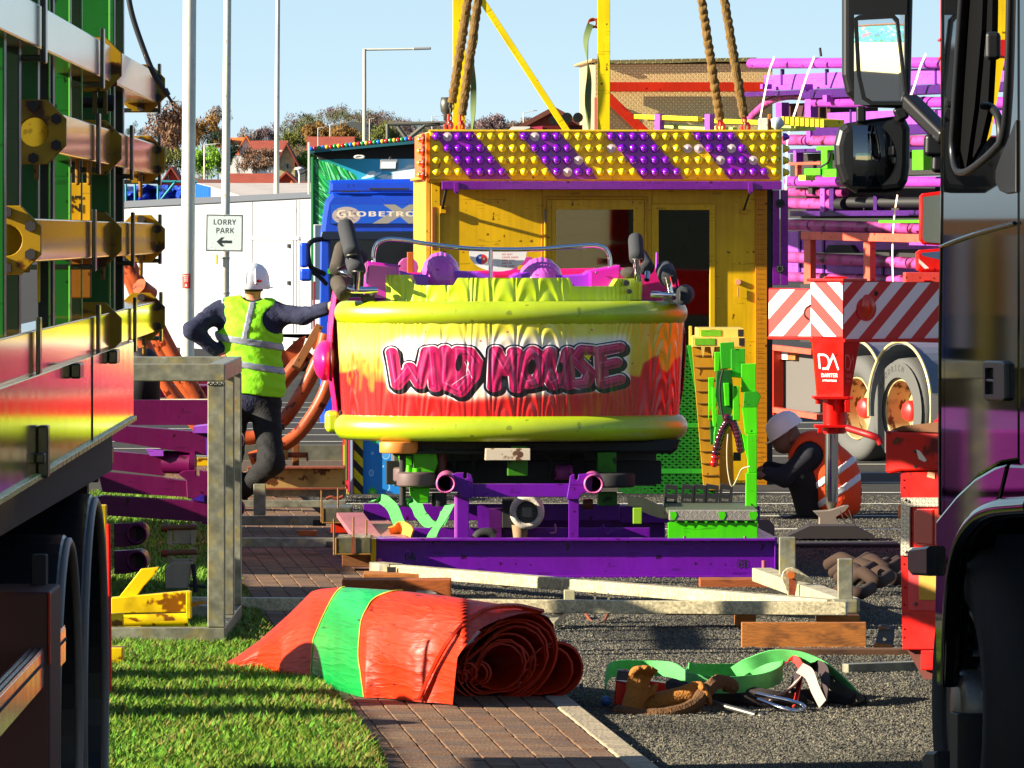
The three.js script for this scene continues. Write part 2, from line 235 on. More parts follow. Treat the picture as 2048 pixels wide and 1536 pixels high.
// ================================================================ the setting: road, bay markings, pavement, verge
const KERB=(D)=>0.215 -(D-32.3)*0.0690;
const VERGE=(D)=>{const t=[[26,-0.42],[28.2,-0.557],[29.7,-0.64],[31.6,-0.79],[34.5,-1.06],[37,-1.23],[45,-1.72],[51,-2.1],[60,-2.7]];let i=0;while(i<t.length-2&&D>t[i+1][0])i++;const[a,b]=[t[i],t[i+1]];return lerp(a[1],b[1],(D-a[0])/(b[0]- a[0]));};
const PAVE_Y=(x,D)=>0.035+(KERB(D)- x)*0.012;
const GRASS_Y=(x,D)=>PAVE_Y(VERGE(D),D)+0.004+Math.max(0,VERGE(D)- x)*0.02;
function sheet(xs,ds,fy){// grid over lists of x(D) functions
const P=[],U=[],I=[],nx=xs.length;ds.forEach((D)=>xs.forEach((fx)=>{const x=typeof fx==='function'?fx(D):fx;P.push(x,fy(x,D),-D);U.push(x,D);}));
for(let j=0;j<ds.length-1;j++)for(let i=0;i<nx-1;i++){const a=j*nx+i,b=a+1,c=a+nx,d=c+1;I.push(a,b,d,a,d,c);}
const g=new THREE.BufferGeometry();g.setAttribute('position',new THREE.Float32BufferAttribute(P,3));g.setAttribute('uv',new THREE.Float32BufferAttribute(U,2));g.setIndex(I);g.computeVertexNormals();return prep(g);
}
const range=(a,b,n)=>Array.from({length:n+1},(_,i)=>a+(b-a)*i/n);
const asphaltM=mat(C(112,108,98),0.9,{map:again(T.asphalt,1/1.7),bump:again(T.grain,5),bumpScale:0.004});
struct('road',sheet([-900,-200,-40,-6,-2,0,2,6,40,200,900],[8,20,30,45,60,90,150,300,700,1500,4000],()=>0),asphaltM);
{// white bay markings across the lorry park, 2.4 m apart
const m=mat(C(222,220,210),0.8,{map:again(T.wear,1.5)});
for(let i=-3;i<16;i++){const D=53.4+i*2.4;if(D<49)continue;struct(numbered('bay_marking'),sheet([-8,-2.5,2,9],[D-0.07,D+0.07],()=>0.004),m);}
}
{// road chippings near the camera: real stones standing out of the asphalt
const g=prep(new THREE.TetrahedronGeometry(0.0072));const N=300000,im=new THREE.InstancedMesh(g,mat(C(255,255,255),0.9),N);const r=rng(3),m=new THREE.Matrix4(),q=new THREE.Quaternion(),c=new THREE.Color(),e=new THREE.Euler();let k=0;
while(k<N){
const D=27.6+30*Math.pow(r(),1.7),x=KERB(D)+0.004+r()*(3.4-KERB(D));const s=0.55+0.9*r()*r();
e.set(r()*6.3,r()*6.3,r()*6.3);q.setFromEuler(e);m.compose(V(x,0.0015,-D),q,V(s,s*0.62,s));im.setMatrixAt(k,m);
const w=r();w<0.5?c.setRGB(0.1,0.092,0.07):w<0.8?c.setRGB(0.145,0.13,0.09):w<0.95?c.setRGB(0.055,0.052,0.046):c.setRGB(0.22,0.19,0.125);const st=sstep(fbm(((x*0.23)% 1+1)% 1,(D*0.071)% 1,6,4),0.5,0.68);c.multiplyScalar(1-0.45*st);im.setColorAt(k,c);k++;
}
stuff('road_chippings',im,'coarse grey stone chippings in the surface of the near road','chippings');
}
{// kerb stones and block paving
const bed=struct('pavement',sheet([(D)=>VERGE(D)- 0.4,(D)=>(VERGE(D)+KERB(D))/2,(D)=>KERB(D)- 0.11],range(26.5,64,24),(x,D)=>PAVE_Y(x,D)- 0.012),mat(C(74,62,52),0.95,{map:again(T.asphalt,2)}));
const U=V(-0.069,0,-1).normalize(),W=V(-1,0,0.069).normalize(),O=V(KERB(28),0,-28);
const place=(s,t)=>{const p=O.clone().addScaledVector(U,s).addScaledVector(W,t);return p;};
const km=mat(C(186,172,146),0.9,{map:again(T.stone,2),bump:again(T.grain,3),bumpScale:0.003}),yaw=Math.atan2(0.069,1);
const kg=[0,1,2].map(()=>box(0.105,0.2,0.905,0.012));
for(let i=-2;i<21;i++){const p=place(i*0.915,0.055),o=new THREE.Mesh(kg[i % 3+(i<0?2:0)]||kg[0],km);o.name='kerb_stone';o.position.set(p.x,0.035-0.1+0.004,p.z);o.rotation.y=yaw;bed.add(o);}
const tones=[[130,98,70],[140,104,74],[120,90,68],[132,94,64],[144,112,82],[114,90,74]].map((c)=>mat(C(...c),0.92,{map:again(T.stone,2.5),bump:again(T.grain,4),bumpScale:0.003}));
const pg=tones.map(()=>box(0.0965,0.05,0.1965,0.005)),rest=tones.map(()=>[]);let n=0;const r=rng(5);
for(let row=-8;row<185;row++)for(let col=0;col<34;col++){
const s=row*0.2+(col&1?0.1:0),t=0.11+0.05+col*0.1,p=place(s,t),D=-p.z;if(p.x<VERGE(D)- 0.06||(D>44&&p.x<-3))continue;
const k=Math.floor(r()*tones.length),y=PAVE_Y(p.x,D)- 0.025+(r()- 0.5)*0.004,tl=(r()- 0.5)*0.012,tz=0.022+(r()- 0.5)*0.02;
if(D<33.5&&n<300){const o=new THREE.Mesh(pg[k],tones[k]);o.name='paver';o.position.set(p.x,y,p.z);o.rotation.set(tl,yaw,-tz);o.castShadow=o.receiveShadow=true;bed.add(o);n++;}
else rest[k].push(pg[k].clone().rotateX(tl).rotateZ(-tz).rotateY(yaw).translate(p.x,y,p.z));
}
const all=rest.flat();const mm=mat(C(130,98,70),0.92,{map:again(T.stone,2.5),bump:again(T.grain,4),bumpScale:0.003,vertexColors:true});
const withC=rest.flatMap((l,k)=>l.map((g)=>{const c=[[1,1,1],[1.12,1.08,1.05],[0.86,0.84,0.9],[1.02,0.92,0.84],[1.2,1.22,1.2],[0.8,0.84,1.04]][k],a=new Float32Array(g.attributes.position.count*3);for(let i=0;i<a.length;i+=3){a[i]=c[0];a[i+1]=c[1];a[i+2]=c[2];}g.setAttribute('color',new THREE.BufferAttribute(a,3));return g;}));
stuff('paver',new THREE.Mesh(mergeGeometries(withC),mm),null,null,bed);
// grass verge
const ds=range(25,66,40);struct('verge',sheet([(D)=>VERGE(D)- 12,(D)=>VERGE(D)- 4,(D)=>VERGE(D)- 1.5,(D)=>VERGE(D)- 0.5,(D)=>VERGE(D)+0.01],ds,(x,D)=>GRASS_Y(x,D)- 0.004),mat(C(62,64,24),1,{map:again(T.asphalt,3)}));
const blade=[];const br=rng(11);
for(let i=0;i<6;i++){const a=br()*6.28,l=0.024+br()*0.022,b=0.25+br()*0.5,w=0.0024,x=(br()- 0.5)*0.03,z=(br()- 0.5)*0.03,dx=Math.cos(a),dz=Math.sin(a),px=-dz*w,pz=dx*w;const m1=[x+dx*l*b*0.35,l*0.65,z+dz*l*b*0.35],tip=[x+dx*l*b,l,z+dz*l*b];
blade.push(x-px,0,z-pz,x+px,0,z+pz,m1[0]+px*0.8,m1[1],m1[2]+pz*0.8,x-px,0,z-pz,m1[0]+px*0.8,m1[1],m1[2]+pz*0.8,m1[0]- px*0.8,m1[1],m1[2]- pz*0.8,m1[0]- px*0.8,m1[1],m1[2]- pz*0.8,m1[0]+px*0.8,m1[1],m1[2]+pz*0.8,...tip);}
const bgm=new THREE.BufferGeometry();bgm.setAttribute('position',new THREE.Float32BufferAttribute(blade,3));bgm.computeVertexNormals();
const N=62000,im=new THREE.InstancedMesh(prep(bgm),mat(C(255,255,255),0.75,{side:THREE.DoubleSide}),N),m=new THREE.Matrix4(),q=new THREE.Quaternion(),c=new THREE.Color();let k=0;const gr=rng(21);
while(k<N){
const D=k<N*0.72?26+13*gr():39+17*gr(),e=gr(),x=VERGE(D)+0.05-Math.pow(e,1.15)*(D<39?1.5:1.9)-(gr()<0.3?gr()*0.05:0);const f=fbm(((x*0.7)% 1+2)% 1,(D*0.13)% 1,6,3);
const s=(0.75+gr()*0.6)*(0.8+0.5*f),edge=x>VERGE(D)- 0.1;q.setFromEuler(new THREE.Euler((gr()- 0.5)*0.5,gr()*6.28,(gr()- 0.5)*0.5));m.compose(V(x,GRASS_Y(Math.min(x,VERGE(D)),D)- 0.004,-D),q,V(s*1.25,s,s*1.25));im.setMatrixAt(k,m);
const w=gr(),dry=(edge?0.35:0.12)+(f-0.5)*0.5;w<dry?c.setRGB(0.24,0.19,0.04):c.setRGB(lerp(0.08,0.18,gr()),lerp(0.18,0.33,gr()),lerp(0.004,0.012,gr()));im.setColorAt(k,c);k++;
}
stuff('grass',im,'short bright green lawn grass on the verge in front of the cage','grass');
}

// ================================================================ far background: wooded hill, houses, lamps
{
// hillside: height above the road as a function of distance and sideways position
const HILL=(x,D)=>{const px=CX+x*F/D;const rise=sstep(D,500,1700);const ridge=lerp(10,27,Math.exp(-(((px-700)/260)**2)))+3*Math.sin(px*0.011);return -1+rise*ridge*0.9;};
struct('hill',sheet(range(-120,120,60).map((x)=>x),[420,500,650,800,950,1100,1250,1400,1550,1700,1900,2300],HILL),mat(C(112,112,52),1,{map:again(T.asphalt,0.05)}));
// a twiggy spring tree: tapered trunk and limbs, crown of small leaf-sized faces in clumps
const leafTint={};
function twigs(n,r,seedN,size,flat){// clumps through an uneven ellipsoid
const q=rng(seedN),pos=[],nor=[],cl=[];const nc=14+Math.floor(q()*6);
for(let i=0;i<nc;i++){const a=q()*6.28,e=Math.acos(1-1.35*q()),rad=r*(0.45+0.5*q());cl.push([Math.cos(a)*Math.sin(e)*rad,Math.cos(e)*rad*flat+r*0.1,Math.sin(a)*Math.sin(e)*rad,r*(0.22+0.2*q())]);}
for(let i=0;i<n;i++){const c=cl[Math.floor(q()*nc)],u=q()*2-1,t=q()*6.28,s=Math.sqrt(1-u*u),rr2=c[3]*Math.cbrt(q());const x=c[0]+s*Math.cos(t)*rr2,y=c[1]+u*rr2,z=c[2]+s*Math.sin(t)*rr2;const a=q()*6.28,b=q()*6.28,L=size*(0.5+q());const d1=V(Math.cos(a)*Math.cos(b),Math.sin(b),Math.sin(a)*Math.cos(b)).multiplyScalar(L),d2=V(-Math.sin(a),0.4*(q()- 0.5),Math.cos(a)).multiplyScalar(L*0.45);
pos.push(x,y,z,x+d1.x,y+d1.y,z+d1.z,x+d2.x,y+d2.y,z+d2.z);}
const g=new THREE.BufferGeometry();g.setAttribute('position',new THREE.Float32BufferAttribute(pos,3));g.computeVertexNormals();return prep(g);
}
function branches(h,r,seedN,spread=1){const q=rng(seedN),g=[cyl(V(0,-0.6,0),V(0,h*0.6,0),r,r*0.5,6)];for(let i=0;i<9;i++){const y=h*(0.25+0.4*q()),a=q()*6.28,l=h*(0.25+0.25*q()),p=V(0,y,0),e=V(Math.cos(a)*l*0.6*spread,y+l*0.8,Math.sin(a)*l*0.6*spread);g.push(cyl(p,e,r*0.35,r*0.12,4));for(let k=0;k<3;k++){const b=q()*6.28,s=p.clone().lerp(e,0.4+0.5*q());g.push(cyl(s,s.clone().add(V(Math.cos(b)*l*0.4,l*0.35,Math.sin(b)*l*0.4)),r*0.16,r*0.05,3));}}return g;}
const two={side:THREE.DoubleSide},LM={brown:mat(C(122,92,70),0.95,two),russet:mat(C(134,100,46),0.95,two),olive:mat(C(104,108,44),0.95,two),spring:mat(C(110,150,36),0.95,two),dark:mat(C(30,50,34),0.95,two),grey:mat(C(130,120,116),0.95,two),mauve:mat(C(126,104,104),0.95,two)},bark=mat(C(84,70,56),0.95);
const protos={};
function tree(px,pyTop,pyBot,D,kind,label,wide=0.42,group,dens=2600){
const hgt=(pyBot-pyTop)*D/F,b=V(X(px,D),Y(pyBot,D),-D),t=thing('tree',label,'tree',b,group),sd=Math.floor(px*7+D);
const r=hgt*wide,cy=Math.max(hgt-r*0.95,hgt*0.5);
const c=new THREE.Mesh(twigs(dens,r,sd,r*0.14,Math.min(1.3,(hgt-cy)/r*1.05)),LM[kind]);c.name='crown';c.position.y=cy;c.castShadow=c.receiveShadow=true;t.add(c);
const tr=new THREE.Mesh(mergeGeometries(branches(hgt*0.9,hgt*0.018,sd)),bark);tr.name='trunk';tr.castShadow=true;t.add(tr);
}
const L1='trees on the slope behind the red roofs';
tree(350,218,360,1150,'brown','broad bare brown tree just left of the thick white pole',0.42,0,4200);
tree(318,262,352,1250,'grey','grey leafless tree at the left edge of the tree group',0.5);
tree(268,248,290,1500,'dark','small dark bare tree alone on the skyline beside the yellow beam ends',0.5,0,900);
tree(406,236,352,1130,'russet','tall ochre tree between the two white poles',0.36,0,3600);
tree(432,214,330,1190,'grey','pale upright leafless tree rising highest between the white poles',0.26,0,1500);
tree(436,262,350,1080,'dark','dark conifer beside the sign pole',0.3,0,2200);
tree(415,292,372,1000,'spring','fresh green bush-like tree between the white poles',0.55,0,3600);
tree(338,300,372,1030,'olive','yellow-green low tree beside the first red gable',0.6,0,2600);
tree(476,288,352,1000,'dark','dark evergreen in front of the white gable house',0.42,0,3000);
tree(497,262,316,1500,'grey','thin grey tree above the white gable house',0.55);
tree(532,258,300,1500,'mauve','mauve-brown tree right of the thin pole',0.6);
tree(512,300,372,980,'brown','brown leafless tree beside the stone building',0.45,0,2600);
tree(540,296,370,970,'brown','brown twiggy tree left of the thin white pole',0.4,0,2600);
tree(612,300,372,960,'spring','bright green tree at the corner of the mural trailer',0.4,0,2600);
tree(640,250,300,1250,'russet','ochre scrubby tree below the wooded hill',0.75,0,3200);
tree(590,262,308,1260,'olive','olive scrubby tree above the stone building',0.75,0,3200);
tree(690,256,302,1240,'russet','ochre scrub left of the tall lamp column',0.8,0,3000);
tree(760,254,300,1250,'olive','olive scrub right of the tall lamp column',0.8,0,3000);
tree(985,238,290,1500,'mauve','mauve twiggy tree behind the leaning yellow strut',0.7,0,2600);
tree(1040,240,285,1550,'brown','brown twiggy tree left of the brown gabled roof',0.6,0,2600);
// wooded ridge that reads as one mass
const q=rng(31),gs=[[],[],[]];const ridgeY=(px)=>{const t=[[560,240],[600,222],[640,212],[680,208],[720,216],[760,220],[800,234],[850,242],[900,244],[960,240],[1030,240],[1100,248],[1180,262]];let i=0;while(i<t.length-2&&px>t[i+1][0])i++;return lerp(t[i][1],t[i+1][1],clamp((px-t[i][0])/(t[i+1][0]- t[i][0]),0,1));};
for(let i=0;i<150;i++){const px=545+q()*620,D=1560+q()*260,top=ridgeY(px)+q()*q()*44+(q()- 0.5)*8,h=(26+22*q()),r=h*D/F*0.62;const g=twigs(520,r,400+i,r*0.15,0.9);mv(g,X(px,D),Y(top,D)- r,-D);gs[Math.floor(q()*3)].push(g);}
const scrub=[];for(let i=0;i<110;i++){const px=318+q()*400,D=1150+q()*300,top=lerp(296,262,clamp((px-330)/330,0,1))+12+q()*80,r=(16+16*q())*D/F*0.7;scrub.push(mv(twigs(360,r,700+i,r*0.16,0.85),X(px,D),Y(top,D)- r,-D));}
stuff('hillside_scrub',new THREE.Mesh(mergeGeometries(scrub),mat(C(118,98,58),0.95,two)),'brown and olive scrub covering the slope between the houses','scrub');
gs.forEach((g,i)=>stuff(numbered('hilltop_wood'),new THREE.Mesh(mergeGeometries(g),[LM.mauve,mat(C(92,96,64),0.95,two),mat(C(108,88,76),0.95,two)][i]),['mauve-brown leafless wood covering the far hilltop','green-grey woodland mixed into the far hilltop','dark brown tree crowns across the far hilltop'][i],'woodland'));
// houses
const roofM=mat(C(164,74,52),0.85,{map:again(T.wear,0.3)}),roofD=mat(C(120,66,50),0.9,{map:again(T.wear,0.3)}),orange=mat(C(236,120,46),0.85),brick=mat(C(172,72,52),0.9,{map:again(T.wear,0.4)}),wallW=mat(C(230,226,220),0.9),stone=mat(C(206,192,150),0.9,{map:again(T.stone,0.5)}),glassD=mat(C(26,28,34),0.2);
function house(label,D,x0,x1,eave,ridge,base,o={}){// gable end towards the camera, or ridge across the picture
const{gable=true,len=12,roof=roofM,wall=wallW,wins=[]}=o,b=at((x0+x1)/2,base,D),t=thing('house',label,'house',b),k=D/F,w=(x1-x0)*k;
const w0=X(x0,D),w1=X(x1,D),ye=Y(eave,D),yr=Y(ridge,D),yb=Y(base,D)- 4,xm=(w0+w1)/2;
if(gable){
obj('wall',mv(extr([[w0,yb],[w1,yb],[w1,ye],[xm,yr],[w0,ye]],len),0,0,-D),wall,t);
const th=0.28,ov=0.45,sl=(yr-ye)/(w/2);const rf=[[w0-ov,ye-ov*sl],[w0-ov,ye-ov*sl+th],[xm,yr+th],[w1+ov,ye-ov*sl+th],[w1+ov,ye-ov*sl],[xm,yr]];
obj('roof',mv(extr(rf,len+1),0,0,-D+0.5),roof,t);
}else{
obj('wall',mv(box(w,ye-yb,len),xm,(ye+yb)/2,-D-len/2),wall,t);
const dz=len/2+0.4,pr=[[-dz,ye-0.3],[0,yr],[dz,ye-0.3]];obj('roof',mv(ry(mv(extr(pr.map(([a,c])=>[a,c]),w+1),0,0,(w+1)/2),Math.PI/2),xm,0,-D-len/2),roof,t);
}
for(const[a,c,d,e]of wins){const f=obj('window',pb(D-0.05,a,c,d,e,0.15,0),mat(C(225,225,220),0.6),t);obj('pane',pb(D-0.12,a+0.7,c+0.7,d-0.7,e-0.7,0.06,0),glassD,f);}
return t;
}
house('red brick house with dark window in its gable beside the yellow beam ends',900,318,366,374,337,392,{wall:brick,roof:roofM,wins:[[332,350,337,360]]});
house('white gabled house with orange roof among the trees',1100,478,506,298,274,318,{roof:orange,wall:wallW});
house('long low house with brown roof beside the white gable',1130,440,486,290,274,300,{gable:false,roof:orange});
house('long dark red roof between the two white poles',880,384,452,372,358,392,{gable:false,roof:roofD,wall:brick});
house('red hipped house right of the sign pole',860,458,540,372,346,395,{gable:false,roof:roofM,wall:brick});
house('red gabled house right of the thin white pole',850,545,600,372,347,392,{roof:roofM,wall:brick});
house('small orange gable in front of the dark red roof',820,568,598,388,366,394,{wall:orange,roof:orange});
house('dark red roofed house at the corner of the mural trailer',840,590,632,380,362,394,{gable:false,roof:roofD,wall:brick});
house('pale stone building with a tall gable and round window',950,556,590,322,290,372,{wall:stone,roof:roofM,wins:[[572,326,578,338]]});
house('brown tiled long roof below the wooded hill',1000,506,566,300,280,320,{gable:false,roof:roofM,wall:wallW});
house('long brown tiled roof right of the stone building',1010,620,700,296,272,306,{gable:false,roof:roofM,wall:wallW});
house('brown gabled house roof behind the leaning yellow strut',420,1024,1190,268,223,330,{roof:roofD,wall:brick});
// lamp columns and poles
const pole=mat(C(226,224,216),0.45,{map:again(T.wear,0.5)}),greyM=mat(C(150,150,150),0.5);
function lampCol(label,D,px,top,base,wpx,arms,group){const b=at(px,base,D);b.y=Math.min(b.y,0);const t=thing('street_lamp',label,'street lamp',b,group),k=D/F;obj('column',cyl(V(X(px,D),b.y,-D),V(X(px,D),Y(top,D),-D),wpx*k*0.6,wpx*k*0.45,10),pole,t);for(const[ax,ay,hl]of arms){obj('arm',cyl(V(X(px,D),Y(top,D)- 0.02,-D),at(ax,ay,D),wpx*k*0.3,wpx*k*0.25,8),pole,t);obj('lantern',rz(box(Math.abs(hl)*k,0.09,0.22,0.03),0.03).translate(X(ax+hl/2,D),Y(ay-1,D),-D),greyM,t);}}
lampCol('tall street lamp with one long arm reaching right above the blue lorry',250,729,98,600,8,[[826,98,36]]);
lampCol('double headed lamp between the two white poles',900,409,290,372,4,[[432,288,8]]);
lampCol('small distant lamp left of the tall lamp arm on the hillside',1200,660,250,268,2,[[674,250,4]]);
lampCol('small distant lamp just right of the tall lamp column',1200,739,238,266,2,[[748,237,3]]);
lampCol('small distant lamp left of the yellow mast',900,864,233,262,2,[[882,232,4]]);
lampCol('distant lamp behind the leaning yellow strut',700,1047,225,262,2.4,[[1066,222,8]]);
lampCol('low swan neck lamp above the white trailer',700,514,379,396,2.4,[[534,377,6]]);
lampCol('distant lamp in front of the pale stone building',900,636,256,300,2,[[650,254,5]]);
{const D=400,t=thing('globe_lamp','short post lamp with a white mushroom head beside the mural trailer','lamp post',V(X(599,D),0,-D)),k=D/F;obj('column',cyl(V(X(599,D),0,-D),at(599,342,D),0.06,0.05,8),pole,t);obj('lamp_head',mv(lathe([[0.01,0.12],[0.2,0.08],[0.27,-0.02],[0.12,-0.05],[0.06,-0.25],[0.01,-0.25]],14),X(599,D),Y(338,D),-D),mat(C(235,235,235),0.4),t);}
{// three white flagpole-like columns
const mk=(name,label,px0,px1,D,top,w0,w1)=>{const b=V(X(px1,D),0,-D),k=D/F;const t=thing(name,label,'pole',b);obj('pole_shaft',cyl(b,at(px0,top,D),w1*k/2,w0*k/2,20),pole,t);return t;};
const a=mk('white_pole','thickest white steel pole, left of the LORRY PARK sign',381,374,96,-220,26,28);
const st=canvasTex(64,96,(x)=>{x.fillStyle='#d8281c';x.fillRect(0,0,64,96);x.fillStyle='#f6dcd4';x.font='bold 11px sans-serif';x.textAlign='center';for(let i=0;i<4;i++)x.fillText(['BEWARE','OVER','HEAD','LINES'][i],32,16+i*12);x.beginPath();x.moveTo(32,62);x.lineTo(42,84);x.lineTo(22,84);x.fill();});
{const D=96,r=13.6*D/F,g=prep(new THREE.CylinderGeometry(r+0.004,r+0.004,29*D/F,12,1,true,-0.85,1.3));obj('sticker',mv(g,X(375.3,D),Y(562,D),-D),mat(C(255,255,255),0.5,{map:st}),a,'red square sticker with white print');}
const b=mk('sign_pole','white pole carrying the LORRY PARK sign',457,448,100,-200,14,19);
for(const y of[588,518])obj('collar',cyl(at(450,y,100),at(450,y-3,100),0.064,0.064,16),greyM,b);
obj('tag',pb(99.9,432,509,436,529,0.03),K.yellow,b);
mk('white_pole','thinnest white pole, right of the LORRY PARK sign',557,551,140,-160,8,12);
const sg=canvasTex(512,512,(x)=>{x.fillStyle='#d8e4e2';x.fillRect(0,0,512,512);x.strokeStyle='#3a3f40';x.lineWidth=14;x.strokeRect(9,9,494,494);x.fillStyle='#2c3436';x.font='bold 104px sans-serif';x.textAlign='center';x.fillText('LORRY',256,140,360);x.fillText('PARK',262,258,280);x.beginPath();x.moveTo(146,378);x.lineTo(214,318);x.lineTo(262,318);x.lineTo(222,360);x.lineTo(366,360);x.lineTo(366,400);x.lineTo(222,400);x.lineTo(262,446);x.lineTo(214,446);x.closePath();x.fill();x.fillStyle='#7d7258';const q2=rng(8);for(let i=0;i<16;i++){x.beginPath();x.ellipse(q2()*480+16,250+q2()*240,3+q2()*7,2+q2()*3,q2()*3,0,7);x.fill();}x.fillStyle='#666';for(const[a2,b2]of[[30,30],[482,30],[30,482],[482,482],[256,24],[256,488]]){x.beginPath();x.arc(a2,b2,5,0,7);x.fill();}});
const D=99.6,t=thing('lorry_park_sign','square white sign reading LORRY PARK with a left arrow','sign',at(449,503,D)),w=73*D/F,fm=mat(C(255,255,255),0.5,{map:sg});
const pl=rz(prep(new THREE.PlaneGeometry(w,w)),-0.015);obj('sign_face',mv(pl,X(449,D),Y(466,D),-D+0.012),fm,t);obj('sign_plate',mv(rz(box(w+0.008,w+0.008,0.02,0.003),-0.015),X(449,D),Y(466,D),-D),greyM,t);for(const y of[440,486])obj('clip',pb(D+0.02,442,y,458,y+6,0.08),greyM,t);
}
}

// ================================================================ behind the kiosk: trailers, lorry cab, masts
{// white trailer
const f=face(236,118,648,106),t=thing('white_trailer','long white box trailer with a grey roof edge behind the poles','trailer',f.A,0),m=mat(C(186,188,196),0.5,{map:again(T.wear,0.3),rmap:again(T.rough,0.5)});
obj('body',f.poly([[240,412],[646,390],[646,668],[240,668]],2.4),m,t);
obj('roof_edge',f.poly([[238,403],[648,383],[648,394],[238,416]],2.5,0.05),mat(C(84,88,96),0.5),t);
obj('lower_skirt',[f.rect(240,672,646,700,2.3,0.03)],m,t);obj('skirt_rail',f.rect(240,668,646,673,0.06,0.05),mat(C(180,182,184),0.5),t);
obj('door',f.rect(511,481,588,664,0.03,0.02),m,t);obj('door_rail',f.rect(504,473,602,479,0.05,0.04),mat(C(206,208,210),0.5),t);
for(const x of[505,593,600])obj('panel_joint',f.rect(x-0.7,400,x+0.7,666,0.012,0.012,0),mat(C(150,152,156),0.6),t);
for(const y of[492,566])obj('hinge',f.rect(581,y-4,585,y+4,0.05,0.05),K.black,t);obj('vent',f.rect(592,682,598,692,0.03,0.05),K.black,t);
}
{// tarpaulin load and container beyond
const D=135,r=rng(4),pos=[];const nx=60,ny=14;const g=new THREE.PlaneGeometry(1,1,nx,ny);const p=g.attributes.position;
for(let i=0;i<p.count;i++){const u=p.getX(i)+0.5,v=p.getY(i)+0.5,px=lerp(225,385,u),py=lerp(420,366+10*fbm(u,0.3,9,3),v);const k=fbm(u,v*0.5,8,4),a=at(px,py,D-1.6*k -(1-v)*0.6);p.setXYZ(i,a.x,a.y,a.z);}
g.computeVertexNormals();const b=at(305,420,D);
solo('tarpaulin','crumpled dark blue tarpaulin over a load beyond the white trailer roof','tarpaulin',prep(g),mat(C(30,62,160),0.35,{side:THREE.DoubleSide}),b);
const t=thing('canopy_frame','thin teal poles standing over the blue tarpaulin','frame',at(300,412,D-2));for(const[a,b2,c,d]of[[240,362,395,364],[252,355,252,412],[316,355,316,400],[270,362,270,408],[352,362,312,412]])obj('pole',cyl(at(a,b2,D-2),at(c,d,D-2),0.022,0.022,6),mat(C(40,140,150),0.5),t);
const f=face(393,150,520,138),c=thing('container','blue and white corrugated shipping container beyond the white trailer roof','container',f.A);obj('body',f.poly([[393,366],[418,372],[470,388],[520,404],[520,440],[393,440]],2.4),mat(C(206,196,190),0.6,{map:again(T.wear,0.5)}),c);for(let i=0;i<7;i++)obj('corrugation',f.rect(394+i*4,368+i*1.2,396+i*4,440,0.04,0.03,0),mat(C(30,110,190),0.5),c);obj('side_panel',f.poly([[393,367],[422,374],[422,440],[393,440]],0.02,0.01),mat(C(24,92,170),0.5),c);
}
